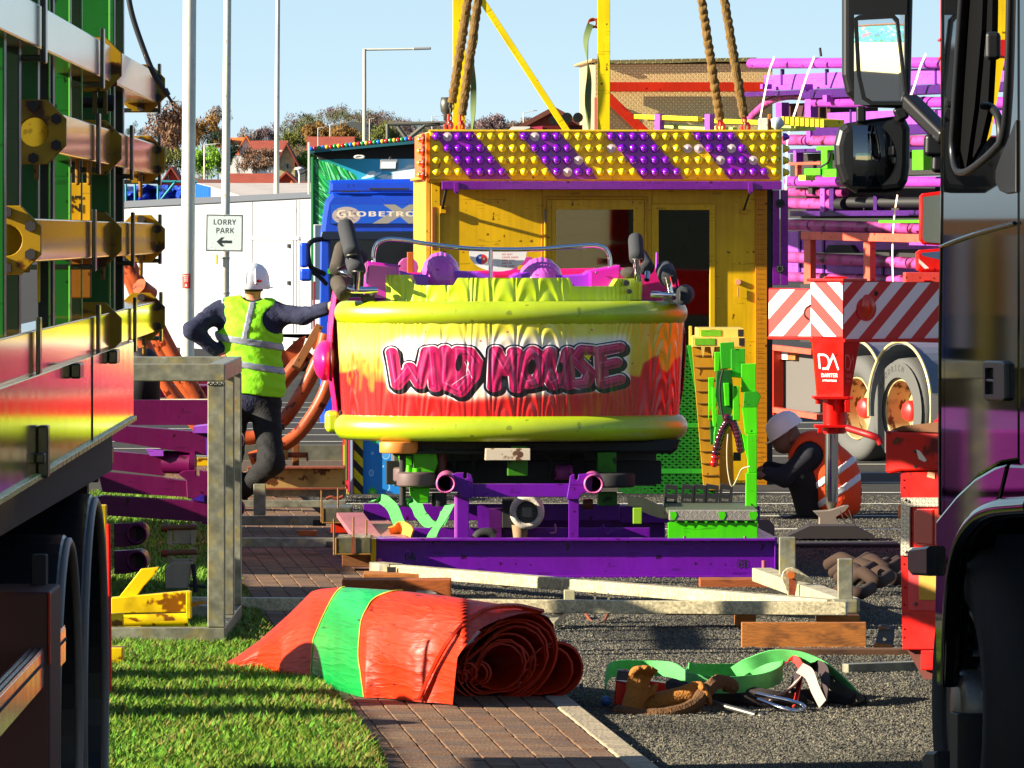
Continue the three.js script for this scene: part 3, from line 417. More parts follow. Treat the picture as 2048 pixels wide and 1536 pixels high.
{// mural trailer with a propped lid of coloured bulbs
const D=96,f=face(620,96,860,95.95),t=thing('mural_trailer','fairground trailer painted with a green palm leaf and sky under a bulb-edged lid','trailer',f.A);
const tx=canvasTex(1024,512,(x,w,h)=>{const g=x.createLinearGradient(0,0,w,0);g.addColorStop(0,'#0a7a50');g.addColorStop(0.3,'#1aa0c0');g.addColorStop(0.6,'#3cb4ea');g.addColorStop(1,'#d8eef8');x.fillStyle=g;x.fillRect(0,0,w,h);const q=rng(3);
x.fillStyle='rgba(250,252,255,0.8)';for(let i=0;i<24;i++){x.beginPath();x.ellipse(480+q()*500,60+q()*130,30+q()*70,8+q()*16,-0.25,0,7);x.fill();}
const leaf=(x0,y0,x1,y1,x2,y2,wd,n)=>{for(let i=0;i<n;i++){const k=i/n,a=(1-k)*(1-k)*x0+2*k*(1-k)*x1+k*k*x2,b=(1-k)*(1-k)*y0+2*k*(1-k)*y1+k*k*y2;x.strokeStyle=['#0a7a30','#12a03c','#2cc860','#0b5a28','#8ee8b0'][Math.floor(q()*5)];x.lineWidth=5+q()*7;x.beginPath();x.moveTo(a,b);x.quadraticCurveTo(a+26+q()*40,b+wd*0.5,a+50+q()*70,b+wd*Math.sin(Math.min(1,k+0.35)*2.6));x.stroke();}};
x.fillStyle='#0b6a34';x.fillRect(0,0,60,h);leaf(10,10,160,10,380,130,160,70);leaf(0,20,60,120,90,480,120,60);leaf(0,160,30,300,40,500,80,30);x.fillStyle='rgba(120,235,225,0.5)';for(let i=0;i<14;i++){x.beginPath();x.arc(140+q()*60,330+q()*170,12+q()*26,0,7);x.fill();}});
obj('mural',f.quad(625,318,860,449,0.01),mat(C(255,255,255),0.45,{map:tx}),t);obj('body',f.rect(624,317,862,449,2.2,0),mat(C(60,110,90),0.6),t);
obj('lower_wall',f.rect(630,450,862,600,2.1,0),mat(C(214,216,218),0.6),t);obj('frame_edge',f.rect(622,314,627,600,0.06,0.03),mat(C(36,130,66),0.5),t);
obj('white_post',f.rect(618.5,285,622.5,390,0.06,0.3),K.white,t);
const dz=0.22;obj('lid',ppoly(D-dz,[[619,300],[822,281],[862,277],[862,284],[822,288],[619,306]],2.4,{}),mat(C(30,96,108),0.5),t);obj('painted_gap_shade',ppoly(D-0.02,[[624,305],[862,286],[862,317],[640,319]],0.3),K.dark,t);  // dark sheet stands in for the shaded gap behind the lid
const bc=[C(40,120,230),C(40,120,230),C(30,150,60),C(30,150,60),C(30,150,60),C(216,40,40),C(216,40,40),C(216,40,40),C(230,190,40),C(230,190,40)].map((c)=>mat(c,0.15,{coat:0.8})),bg=sph(0.032,10,7);
for(let i=0;i<26;i++){const k=i/25,p=at(lerp(622,820,k),lerp(298,278,k),D-dz+0.02),o=new THREE.Mesh(bg,bc[(i*7+Math.floor(i/9))% 10]);o.name='bulb';o.position.copy(p).sub(t.position);t.add(o);}
const fl=thing('floodlight','grey metal floodlight hung in front of the palm mural','floodlight',at(780,340,D-0.5));obj('housing',mv(ry(rx(box(0.22,0.13,0.08,0.01),-0.35),-0.15),X(780,D),Y(331,D),-D+0.5),mat(C(110,112,116),0.5),fl);obj('lens',mv(ry(rx(box(0.18,0.09,0.02,0.004),-0.35),-0.15),X(779,D),Y(331.5,D),-D+0.555),mat(C(190,205,215),0.15),fl);obj('bracket',[cyl(at(775,325,D-0.5),at(781,314,D-0.5),0.01),cyl(at(789,325,D-0.5),at(781,314,D-0.5),0.01)],K.black,fl);
solo('cable_coil','white cable coil lying along the top of the mural','cable',tube(Array.from({length:40},(_,i)=>at(718+9*Math.cos(i*0.8)+i*0.05,314+2.5*Math.sin(i*0.8),D-0.35)),0.012,120,5),K.white,at(718,317,D-0.35));
// wire gantry above the lid
const gt=thing('gantry','thin dark pipe gantry on the roofs left of the yellow mast','gantry',at(775,288,97));for(const[a,b,c,d]of[[775,248,775,292],[775,248,900,246],[795,252,812,276],[818,276,850,250],[850,250,880,247]])obj('pipe',cyl(at(a,b,97),at(c,d,97),0.025,0.025,6),mat(C(96,92,80),0.7),gt);
const bc2=thing('beacon','grey metal beacon lamp beside the left lifting chains','beacon',at(893,262,66));obj('lamp',mv(lathe([[0.001,0.1],[0.05,0.1],[0.058,0.04],[0.052,-0.02],[0.03,-0.05],[0.028,-0.1],[0.001,-0.1]],14),X(893.5,66),Y(218,66),-66),K.steel,bc2);obj('stem',cyl(at(893.5,262,66),at(893.5,222,66),0.012),K.black,bc2);
}
{// blue lorry cab
const D=80,f=face(645,80,1180,80.02),t=thing('blue_lorry','blue lorry cab lettered GLOBETROTTER XL behind the kiosk','lorry',V(X(760,D),0,-D));const blue=mat(C(16,74,222),0.35,{coat:0.5,map:again(T.wear,0.6)}),glass=mat(C(10,14,24),0.08,{coat:0.6});
obj('cab_body',[f.poly([[650,402],[664,384],[1150,384],[1170,440],[1176,900],[640,900],[640,470],[646,424]],2.0,0,{bevel:0.05,bs:2})],blue,t);
obj('roof_deflector',f.poly([[657,388],[658,362],[664,360],[850,357],[1100,357],[1120,390]],1.4,-0.1,{bevel:0.04,bs:2}),blue,t);
obj('roof_seam',f.rect(660,381,1100,383,0.02,0.02,0),K.black,t);obj('marker_lamp_strip',f.rect(738,376,818,380,0.05,0.04),K.dark,t);obj('wiper_rail',f.rect(682,382.5,720,384.5,0.03,0.03),K.dark,t);
const hd=canvasTex(2048,256,(x,w,h)=>{x.fillStyle='#1c56c8';x.fillRect(0,0,w,h);x.fillStyle='#9a948c';const P=(l)=>{x.beginPath();l.forEach((p,i)=>i?x.lineTo(...p):x.moveTo(...p));x.closePath();x.fill();};P([[350,256],[520,90],[440,0],[540,0],[600,60],[660,0],[760,0],[650,110],[760,256],[650,256],[580,160],[480,256]]);P([[700,256],[900,20],[990,20],[830,210],[1060,210],[1040,256]]);x.fillStyle='#b8a8a4';x.beginPath();x.arc(130,150,120,0,7);x.fill();x.fillStyle='#5f5050';for(let i=0;i<30;i++){const q=rng(i)();x.fillRect(40+(i*37)% 180,70+(i*53)% 170,6+q*30,4+q*12);}x.fillStyle='#ead9bc';x.font='bold 150px sans-serif';x.textBaseline='middle';'GLOBETROTTER'.split('').reduce((p,c,i)=>{x.save();x.translate(p,128);x.scale(0.86,i?0.62:0.95);x.fillText(c,0,0);x.restore();return p+x.measureText(c).width*0.86+2;},40);});
obj('header_panel',f.poly([[662,414],[668,409],[1150,407],[1156,446],[661,448]],0.03,0.02),K.black,t);const hq=f.quad(662,409,1148,447,0.03);obj('header_lettering',hq,mat(C(255,255,255),0.3,{map:hd}),t);
obj('sun_visor',f.poly([[644,463],[1172,461],[1174,480],[640,480]],0.14,0.15,{bevel:0.01}),mat(C(24,34,52),0.3),t);
obj('windscreen',f.poly([[662,480],[1160,480],[1164,668],[658,668]],0.03,0.012),glass,t);obj('side_pillar',f.poly([[641,480],[659,480],[661,680],[638,684]],0.1,0.03,{bevel:0.015}),blue,t);
for(const[y0,y1,x0,x1,n]of[[485,535,602,619,'mirror'],[537,562,602,626,'wide_mirror']])obj(n,mv(box((x1-x0)*D/F,(y1-y0)*D/F,0.16,0.03),X((x0+x1)/2,D),Y((y0+y1)/2,D),-D+0.35),blue,t);
obj('mirror_arm',[tube([at(646,478,D-0.1),at(625,482,D-0.3),at(617,490,D-0.35),at(620,530,D-0.35),at(648,548,D-0.1)],0.028,24,7),tube([at(620,540,D-0.35),at(640,555,D-0.2),at(652,568,D-0.1)],0.024,14,7)],K.black,t);
obj('number_sticker',f.rect(654,537,662,548,0.01,0.03),K.green,t);obj('side_reflector',[f.rect(621,563,624,660,0.04,-0.3),f.rect(625,563,629,660,0.04,-0.3)],mat(C(150,40,40),0.5),t);
}
{// yellow lifting mast behind the kiosk
const D=65,y=worn(C(250,224,6),0.55),t=thing('yellow_mast','tall yellow steel goalpost frame with a diagonal strut above the kiosk','mast',at(1063,262,D));const w=25*D/F;
obj('post',bar(at(918,700,D),at(918,-260,D),w,w,0.004),y,t);obj('post',bar(at(1207.5,700,D),at(1207.5,-260,D),w,w,0.004),y,t);
obj('strut',bar(at(945,-28,D+0.02),at(1138,268,D+0.02),0.055,0.055,0.003,V(0,0,1)),y,t);obj('crossbeam',bar(at(918,-200,D),at(1207,-200,D),w,w,0.004),y,t);
const h=thing('hook','rusty eye hook on the left side of the right yellow mast post','hook',at(1186,50,D));obj('eye',[tube(Array.from({length:12},(_,i)=>at(1185+8*Math.cos(i*0.53),46+9*Math.sin(i*0.53),D-0.03)),0.009,30,6,{closed:true})],K.rust,h);obj('pin',[cyl(at(1196,38,D),at(1180,42,D-0.03),0.01),cyl(at(1196,55,D),at(1182,52,D-0.03),0.01)],K.orangeRed,h);
const gs=mat(C(86,104,52),0.8),st=(name,label,pts,wd)=>solo(name,label,'strap',strap(pts,wd,0.006,(q)=>V(Math.cos(q*5),0,Math.sin(q*5)),50),gs,pts[pts.length-1]);
st('hanging_strap','green webbing strap hanging from the hook on the right mast post',[at(1181,48,D-0.05),at(1172,78,D-0.04),at(1174,110,D-0.05),at(1178,150,D-0.05),at(1176,200,D-0.05),at(1180,285,D-0.05)],0.055);
st('hanging_strap','dark green webbing strap hanging beside the left lifting chains',[at(942,30,D-0.3),at(952,75,D-0.3),at(946,120,D-0.3),at(947,180,D-0.3),at(944,285,D-0.3)],0.05);
}
{// chequer plate body of the lorry behind the kiosk
const D=74,fF=face(1192,74,1545,74.03),t=thing('tread_plate_box','lorry body clad in shiny chequer plate behind the right mast post','lorry body',at(1360,300,D));const tm=mat(C(240,206,140),0.3,{metal:0.5,bump:again(T.tread,5),bumpScale:0.01});
obj('front_panel',fF.poly([[1192,129],[1545,127],[1545,420],[1192,420]],2.2),tm,t);const fS=face(1160,76.2,1191,74.03);obj('side_panel',fS.poly([[1160,128],[1191.6,130],[1191.6,420],[1160,420]],0.1,0.004),tm,t);
obj('roof_trim',[fF.poly([[1192,121],[1512,115],[1514,123],[1400,124],[1315,127],[1192,128]],2.3,0.06)],mat(C(150,140,90),0.4,{metal:0.6,bump:again(T.tread,3),bumpScale:0.01}),t);obj('side_trim',fS.rect(1158,123,1193,128,0.1,0.05),mat(C(206,170,110),0.4,{metal:0.5}),t);
obj('rail',fF.rect(1214,165,1536,184,0.12,0.2),K.orangeRed,t);obj('brace',bar(fF.w(1212,192,0.14),fF.w(1300,276,0.14),0.06,0.09,0.004),K.orangeRed,t);obj('side_post',fF.rect(1188,195,1197,300,0.08,0.1),mat(C(214,110,90),0.6),t);
// dark red lorry roof with horns at its left
const l=thing('red_lorry_roof','dark red lorry roof with two black air horns beside the leaning strut','lorry',at(1100,264,70));obj('roof',[ppoly(70,[[1085,252],[1165,250],[1165,300],[1085,300]],2)],mat(C(96,18,18),0.5),l);obj('wind_deflector',ppoly(69.5,[[1018,262],[1030,254],[1040,256],[1085,252],[1085,300],[1018,300]],1.5),mat(C(196,60,90),0.4),l);obj('white_edge',ppoly(69.3,[[1014,262],[1024,253],[1060,253],[1060,256],[1030,264]],0.3),K.white,l);
for(const[x,y,r]of[[1134,236,11],[1156,235,10],[1108,240,10]])obj('horn',[cyl(at(x,y,69.4),at(x+5,y,71),r*70/F,r*0.6*70/F,14)],K.blackGloss,l);
}

// ================================================================ pay kiosk
{
const f=face(850,60,1576,60.15),D=60,t=thing('kiosk','yellow pay kiosk with a purple and yellow bulb-studded fascia','kiosk',V(X(1210,D),0,-D-1.2));
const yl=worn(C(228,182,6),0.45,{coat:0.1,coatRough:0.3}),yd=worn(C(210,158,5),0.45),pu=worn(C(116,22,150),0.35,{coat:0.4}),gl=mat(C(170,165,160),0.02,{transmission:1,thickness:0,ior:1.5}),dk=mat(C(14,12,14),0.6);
// walls, with openings for the door glass and the window
const wall=obj('wall',f.poly([[852,355],[1534,355],[1534,966],[852,966]],0.06,0,{holes:[[[1090,395],[1090,964],[1292,964],[1292,395]],[[1317,419],[1317,880],[1420,880],[1420,419]]]}),yl,t);
const k=D/F,L=f.w(852,900,0),nL=f.u.clone().negate();
const side=face(822,62.45,852,60.0);
obj('side_wall',[f.rect(852,355,855,966,2.4,-0.06),f.rect(1531,355,1534,966,2.4,-0.06)],yl,t);
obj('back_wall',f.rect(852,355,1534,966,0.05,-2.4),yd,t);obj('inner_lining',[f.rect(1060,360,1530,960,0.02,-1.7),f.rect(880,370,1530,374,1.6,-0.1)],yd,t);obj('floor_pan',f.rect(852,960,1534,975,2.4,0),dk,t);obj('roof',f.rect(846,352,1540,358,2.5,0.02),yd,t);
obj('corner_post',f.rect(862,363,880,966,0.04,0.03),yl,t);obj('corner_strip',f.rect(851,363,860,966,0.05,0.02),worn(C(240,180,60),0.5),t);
obj('slot',f.rect(864,414,872,500,0.02,0.035),mat(C(120,60,10),0.6),t);obj('panel_joint',f.rect(1083,372,1084.6,966,0.01,0.006),yd,t);obj('panel_joint',f.rect(1303,372,1304.5,966,0.01,0.006),yd,t);
// door
const fr=(x0,y0,x1,y1,w)=>[[[x0,y0],[x1,y0],[x1,y1],[x0,y1]],[[x0+w,y0+w],[x0+w,y1-w],[x1-w,y1-w],[x1-w,y0+w]]];
obj('door_frame',f.poly([[1088,393],[1294,393],[1294,966],[1088,966]],0.05,0.022,{holes:[[[1093,399],[1093,961],[1289,961],[1289,399]]],bevel:0.004}),yd,t);
const door=obj('door',f.poly([[1093,399],[1289,399],[1289,964],[1093,964]],0.045,0.004,{holes:[[[1112,419],[1112,880],[1267,880],[1267,419]]],bevel:0.004}),yl,t);
obj('door_glass',f.rect(1110,417,1269,882,0.008,-0.02,0),gl,door);obj('hinge',f.rect(1088,418,1092,446,0.02,0.035),K.steel,door);
obj('door_stile',f.rect(1102,399,1104,964,0.01,0.01),yd,door);
const win=obj('window_frame',f.poly([[1304,408],[1430,408],[1430,890],[1304,890]],0.04,0.02,{holes:[[[1317,420],[1317,880],[1419,880],[1419,420]]],bevel:0.004}),yl,t);obj('pane',f.rect(1315,418,1421,882,0.008,-0.02,0),gl,win);
// things on the wall
obj('corner_board',f.rect(1510,372,1534,985,0.05,0.02),worn(C(206,134,14),0.5),t);
const holeG=[];for(let i=0;i<60;i++)for(const dx of[1516,1521.5,1527]){const p=f.w(dx,380+i*9.9,0.022);holeG.push(prep(new THREE.CircleGeometry(0.0045,6)).applyMatrix4(f.M.clone().setPosition(p)));}
stuff('perforation',obj('perforation',holeG,mat(C(90,50,8),0.8)),null,null,t);{const g=t.children[t.children.length-1];g.geometry.translate(-t.position.x,-t.position.y,-t.position.z);}
obj('foot',f.rect(1510,985,1534,1004,0.1,0.02),yd,t);
const jamb=obj('shutter_post',f.rect(1534,374,1545,970,0.1,0.0),dk,t);const pp=obj('shutter',[f.rect(1545,380,1559,570,0.05,0.02)],pu,t),pp2=obj('shutter',[f.rect(1561,380,1576,570,0.05,0.02)],pu,t);
for(const y of[407,538]){const p=f.w(1560,y,0.024);const d=obj('hinge_disc',cyl(p.clone().addScaledVector(f.n,-0.01),p.clone().addScaledVector(f.n,0.012),0.034,0.034,18),K.black,t);const st=[];for(let i=0;i<8;i++){const a=i*0.785;st.push(mv(sph(0.0045,6,4),p.x+Math.cos(a)*0.022,p.y+Math.sin(a)*0.022,p.z+0.014));}stuff('stud',obj('stud',st,K.steel),null,null,d);d.children[0].geometry.translate(-t.position.x,-t.position.y,-t.position.z);}
obj('lock_plate',mv(cyl(V(0,0,-0.01),V(0,0,0.01),0.022,0.022,14),...f.w(1476,564,0.01).toArray()),mat(C(220,150,120),0.4),t);obj('padlock',[mv(box(0.012,0.08,0.012,0.003),...f.w(1476,584,0.02).toArray())],mat(C(210,150,90),0.4,{metal:0.5}),t);
// fascia box
const fas=obj('fascia',f.poly([[858,263],[1560,263],[1560,360],[858,360]],2.5,0.16,{bevel:0.006}),worn(C(240,194,16),0.4,{coat:0.3,coatRough:0.2}),t);
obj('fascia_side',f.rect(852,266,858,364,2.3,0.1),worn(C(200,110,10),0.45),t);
const xs=[[862,945],[1034,1117.5],[1206,1290],[1379,1462]],sh=76;
xs.forEach(([a,b])=>obj('purple_stripe',f.poly([[a,264],[b,264],[b+sh,359],[a+sh,359]],0.006,0.165,{bevel:0.0015}),worn(C(150,26,176),0.35,{coat:0.4}),fas));
for(const[a,b]of xs)for(const e of[a,b])obj('stripe_edge',bar(f.w(e,264,0.167),f.w(e+sh,359,0.167),0.006,0.004,0.001),worn(C(226,170,120),0.4),fas);
obj('fascia_lip',[f.rect(856,260,1562,264,0.04,0.175)],worn(C(244,210,60),0.45),fas);obj('fascia_base',f.rect(860,359,1558,366,0.3,0.15),yd,t);
// bulb caps
const prof=(r,h)=>lathe([[0.0005,h],[r*0.35,h*0.94],[r*0.68,h*0.72],[r*0.9,h*0.4],[r,h*0.08],[r*1.06,0],[0.0005,0]],18).rotateX(Math.PI/2),bulb=prof(0.033,0.036),facet=(()=>{const g=prof(0.033,0.036).clone();const p=g.attributes.position;for(let i=0;i<p.count;i++){const a=Math.atan2(p.getY(i),p.getX(i)),w=1+0.1*Math.cos(a*9)*(p.getZ(i)<0.034?1:0);p.setX(i,p.getX(i)*w);p.setY(i,p.getY(i)*w);}g.computeVertexNormals();return prep(g);})(),socket=lathe([[0.0005,0.012],[0.013,0.012],[0.013,0.002],[0.034,0.006],[0.037,0],[0.0005,0]],16).rotateX(Math.PI/2);
const bp=mat(C(122,8,190),0.12,{coat:1,coatRough:0.05}),by=mat(C(232,206,20),0.14,{coat:1,coatRough:0.05}),bs=mat(C(214,190,190),0.6),bo=mat(C(236,150,14),0.16,{coat:1}),bc=mat(C(196,40,20),0.25,{coat:0.6});
const miss=new Set(['0,1','0,9','2,13','3,12','1,16','1,23','1,24','1,27','2,26','2,29']);const q=rng(44);
for(let j=0;j<4;j++)for(let i=0;i<32;i++){
const x=871.4+i*21.78,y=273.8+j*23.6,e=(y-264)/95*sh,inP=xs.some(([a,b])=>x>a+e&&x<b+e),ms=miss.has(j+','+i);const o=new THREE.Mesh(ms?socket:(!inP&&q()<0.45)?facet:bulb,ms?bs:inP?bp:by);o.name=ms?'empty_bulb_socket':'bulb';const p=f.w(x,y,inP?0.166:0.161);o.position.copy(p).sub(t.position);o.rotation.y=Math.atan2(f.n.x,f.n.z);o.castShadow=o.receiveShadow=true;t.add(o);
}
for(let j=0;j<4;j++)for(let i=0;i<9;i++){const y0=Y(279+j*23.6+i*0.55,D),p=V(L.x+f.u.x*0-0.006+0.012*i,y0,-D+0.06-i*0.25);const o=new THREE.Mesh(bulb,bo);o.name='bulb';o.position.copy(p).sub(t.position);o.rotation.y=-Math.PI/2+0.05;o.scale.set(1.4,1,1.9);t.add(o);if(i % 2===0){const c=new THREE.Mesh(socket,bc);c.name='bulb_collar';c.position.copy(p).sub(t.position).add(V(-0.001,0,0.1));c.rotation.y=-Math.PI/2;c.scale.set(1.25,1.25,4);t.add(c);}}
for(let j=0;j<4;j++){const p=f.w(1564,274+j*23.6,0.08);const o=new THREE.Mesh(bulb,j?by:bp);o.name='bulb';o.position.copy(p).sub(t.position);o.rotation.y=Math.PI/2;o.scale.set(1.1,1,1.5);t.add(o);}
// awning rail with its two stays
const z=0.34;obj('awning_rail',f.rect(880,363,1556,380,0.05,z,0.006),pu,t);obj('awning_panel',f.rect(884,364,1552,367,z,z-0.05,0),yd,t);
for(const[x,yy]of[[909,372],[1494,372]])obj('rail_bracket',[f.rect(x-5,yy-7,x+5,yy+13,0.02,z+0.015),f.rect(x-3,yy+4,x+3,yy+16,0.03,z+0.01)],pu,t);
obj('stay',bar(f.w(889,380,z-0.05),f.w(884,418,0.03),0.02,0.02,0.003),K.dark,t);obj('stay_foot',f.rect(880,412,892,427,0.05,0.05),yd,t);obj('stay',[bar(f.w(1493,386,z-0.05),f.w(1487,420,0.03),0.014,0.014,0.003)],K.dark,t);obj('stay_foot',f.rect(1480,418,1494,428,0.03,0.03),yd,t);
// interior: added yellow boxes that imitate reflections in the glass, a red cable
obj('reflection_box',[f.rect(1130,440,1240,470,0.3,-1.2),f.rect(1190,500,1262,560,0.3,-1.4)],yl,t);obj('reflection_box',f.rect(1320,440,1416,500,0.3,-1.2),yl,t);
solo('roof_box','white plastic box on the kiosk roof beside the right lifting chain','box',pb(60.6,1518,236,1536,262,0.1,0.006),K.white,at(1527,262,60.6));solo('roof_lamp','grey bulkhead camera on the kiosk roof by its right end','camera',[mv(rz(lathe([[0.001,0.06],[0.04,0.05],[0.05,0],[0.05,-0.03],[0.001,-0.04]],14),-1.2),X(1553,60.6),Y(247,60.6),-60.6)],mat(C(180,190,206),0.4),at(1553,262,60.6));solo('timber_offcut','upright timber offcut on the kiosk roof by the white box','timber',pb(60.7,1536,228,1543,262,0.06),K.wood,at(1540,262,60.7));
// lifting chains in padded sleeves
const sl=mat(C(120,92,42),0.95,{map:again(T.wear,4)}),slv=(a,b,r,sd)=>{const n=110,g=prep(new THREE.CylinderGeometry(r,r,a.distanceTo(b),14,n,true));const p=g.attributes.position,Lh=a.distanceTo(b);for(let i=0;i<p.count;i++){const y=p.getY(i)/Lh+0.5,an=Math.atan2(p.getZ(i),p.getX(i));const c=0.82+0.3*Math.abs(Math.sin(y*Lh*46+1.6*Math.sin(an+sd)+2*fbm(y,0.3,9,2)))+0.3*(fbm(y,an/6.283+0.5,20,3)- 0.5);p.setX(i,p.getX(i)*c);p.setZ(i,p.getZ(i)*c);}g.computeVertexNormals();g.rotateX(Math.PI/2);return prep(g.applyMatrix4(basis(a,b)));};
const chain=(name,pts,lab,sleeveTo,linkM,hookM)=>{const[a,b,c]=pts,t2=thing('lifting_chain',lab,'lifting chain',c);obj('sleeve',slv(b,a,0.034,pts[0].x*5),sl,t2);
const nL2=Math.max(2,Math.round(b.distanceTo(c)/0.05));for(let i=0;i<nL2;i++){const p=b.clone().lerp(c,(i+0.5)/nL2),tor=prep(new THREE.TorusGeometry(0.022,0.007,6,12)).scale(0.8,1.25,1);if(i&1)tor.rotateY(Math.PI/2);obj('link',mv(tor,p.x,p.y,p.z),i>nL2*0.55?hookM:linkM,t2);}
const hk=[];for(let i=0;i<=14;i++){const an=-1.2+i*0.33;hk.push(V(c.x+0.03*Math.cos(an)- 0.0,c.y+0.01-0.03*Math.sin(an)*1.2,c.z));}obj('hook',tube(hk,0.011,30,7),hookM,t2);obj('hook_shank',cyl(V(c.x,c.y+0.02,c.z),V(c.x,c.y+0.1,c.z),0.013,0.01,8),hookM,t2);};
const hr=mat(C(226,52,20),0.4,{coat:0.3}),lk=mat(C(84,78,66),0.6,{metal:0.5});
chain('c',[at(942,-40,60.4),at(904,206,60.4),at(897,254,60.4)],'left-hand of the two sleeved chains by the left yellow mast post, with bare links below',1,lk,hr);
chain('c',[at(962,-40,59.9),at(924,230,59.9),at(920,256,59.9)],'right-hand of the two sleeved chains by the left yellow mast post, with a red hook',1,hr,hr);
chain('c',[at(1397,-40,60.3),at(1440,240,60.3),at(1441,256,60.3)],'left-hand of two sleeved chains at the right kiosk roof end',1,hr,hr);
chain('c',[at(1442,-40,60),at(1488,234,60),at(1491,256,60)],'right-hand of two sleeved chains at the right kiosk roof end, with a red shackle',1,hr,hr);
}

// ================================================================ coaster track stacked on the lorry at the right, and the crane lorry's stabiliser
{
const pk=worn(C(178,66,190),0.42,{coat:0.2,coatRough:0.25}),pkD=dirtyM(C(186,78,160),0.5),pan=worn(C(164,80,206),0.5),dkp=worn(C(70,26,110),0.5),D=71;
const base=face(1500,73,1900,69.1),side=(d)=>base.off((71-d)*0.5),at=(x,y,d)=>side(d).w(x,y),pb=(d,x0,y0,x1,y1,dep,b)=>side(d).rect(x0,y0,x1,y1,dep,0,b),ppoly=(d,pts,dep,o)=>side(d).poly(pts,dep,0,o);
const group='purple coaster track sections stacked on the lorry';
const sec=(label)=>thing('track_section',label,'coaster track',at(1700,565,D),group);
const tb=(t,x0,x1,y,r,dz=0,m=pk,y1=y+1)=>{obj('rail_tube',cyl(at(x0,y,D+dz),at(x1,y1,D+dz),r*D/F,r*D/F,16),m,t);};
const joints=(t,y,r,xs,dz=0)=>xs.forEach((x)=>obj('weld_ring',cyl(at(x-1.6,y,D+dz),at(x+1.6,y,D+dz),r*1.05*D/F,r*1.05*D/F,16),dkp,t));
let t=sec('topmost purple track section of the stack, with its long tube against the sky');
tb(t,1502,2100,127,10.5,0,pk,124);obj('tube_end',mv(sph(10.5*D/F,14,10),...at(1503,127,D).toArray()),pk,t);obj('web_panel',pb(D+0.12,1528,138,2100,170,0.05),pan,t);for(const x of[1562,1651,1740,1870])obj('panel_rib',pb(D+0.1,x-1.5,138,x+1.5,170,0.03),dkp,t);joints(t,126,10.5,[1636,1858]);
obj('cross_beam',pb(D-0.1,1484,172,2100,182,0.3),dkp,t);obj('cross_beam',pb(D-0.12,1600,172,2100,188,0.2),dkp,t);obj('lug',pb(D-0.2,1520,168,1525,178,0.1),pan,t);obj('lug',pb(D-0.2,1602,168,1607,180,0.1),pan,t);obj('lug',pb(D-0.2,1645,190,1653,204,0.1),pan,t);obj('bolt_pin',[cyl(at(1642,112,D),at(1640,96,D),0.012)],K.dark,t);
t=sec('second track section from the top, with the curved pink tube at its left');
obj('curved_tube',tube([at(1496,242,D+0.2),at(1515,222,D+0.2),at(1540,202,D+0.2),at(1570,193,D+0.2),at(1610,193,D+0.2),at(1650,197,D+0.2)],8*D/F,40,12),pkD,t);tb(t,1630,2100,204,10.5,0.05);obj('tube_end',mv(sph(10.5*D/F,14,10),...at(1631,204,D+0.05).toArray()),pk,t);obj('web_panel',pb(D+0.16,1654,218,2100,250,0.05),pan,t);for(const x of[1700,1872])obj('panel_rib',pb(D+0.14,x-1.5,218,x+1.5,250,0.03),dkp,t);joints(t,204,10.5,[1848]);
for(const[x,y0,y1]of[[1557,205,250],[1615,198,240]])obj('post',pb(D+0.1,x-6,y0,x+6,y1,0.08),pan,t);obj('cross_beam',pb(D-0.05,1616,250,1920,270,0.2),dkp,t);obj('lug',pb(D-0.1,1612,258,1620,282,0.1),pan,t);
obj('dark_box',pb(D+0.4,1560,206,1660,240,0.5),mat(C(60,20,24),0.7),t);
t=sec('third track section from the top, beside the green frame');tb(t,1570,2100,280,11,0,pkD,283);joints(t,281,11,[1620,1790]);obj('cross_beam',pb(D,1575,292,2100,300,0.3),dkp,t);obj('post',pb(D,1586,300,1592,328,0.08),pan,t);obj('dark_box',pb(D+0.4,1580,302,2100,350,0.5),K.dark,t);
t=sec('fourth track section from the top, level with the bottom of the round mirror');tb(t,1577,2100,363,10.5,-0.1);obj('tube_end',mv(sph(10.5*D/F,14,10),...at(1578,363,D-0.1).toArray()),pk,t);tb(t,1572,1690,384,9,0.1,pkD);for(const x of[1644,1662])obj('post',pb(D-0.02,x-4.5,374,x+4.5,424,0.07),x>1650?dkp:pan,t);obj('lug',pb(D-0.05,1616,374,1624,388,0.1),K.dark,t);
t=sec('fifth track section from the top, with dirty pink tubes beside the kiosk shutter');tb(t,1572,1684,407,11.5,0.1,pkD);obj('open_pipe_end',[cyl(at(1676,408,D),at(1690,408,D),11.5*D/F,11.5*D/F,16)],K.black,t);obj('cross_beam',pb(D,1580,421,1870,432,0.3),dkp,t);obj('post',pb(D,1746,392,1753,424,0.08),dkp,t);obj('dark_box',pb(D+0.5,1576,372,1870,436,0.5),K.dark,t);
for(const x of[1700,1760,1800])obj('dark_pipe',cyl(at(x,405,D+0.1),at(x+60,405,D+0.3),0.05,0.05,12),K.black,t);
t=sec('sixth track section from the top, just above the red rack');tb(t,1572,1900,449,11,0,pkD,459);joints(t,450.5,11,[1624]);joints(t,457,11,[1794]);obj('web_panel',pb(D+0.25,1574,462,1900,505,0.04),pan,t);for(const x of[1598,1645])obj('panel_rib',pb(D+0.22,x-2,462,x+2,505,0.03),dkp,t);obj('dark_box',ppoly(D+0.15,[[1656,490],[1700,490],[1712,506],[1648,506]],0.1),K.dark,t);obj('dark_box',ppoly(D+0.1,[[1730,500],[1840,498],[1840,520],[1730,520]],0.1),K.dark,t);
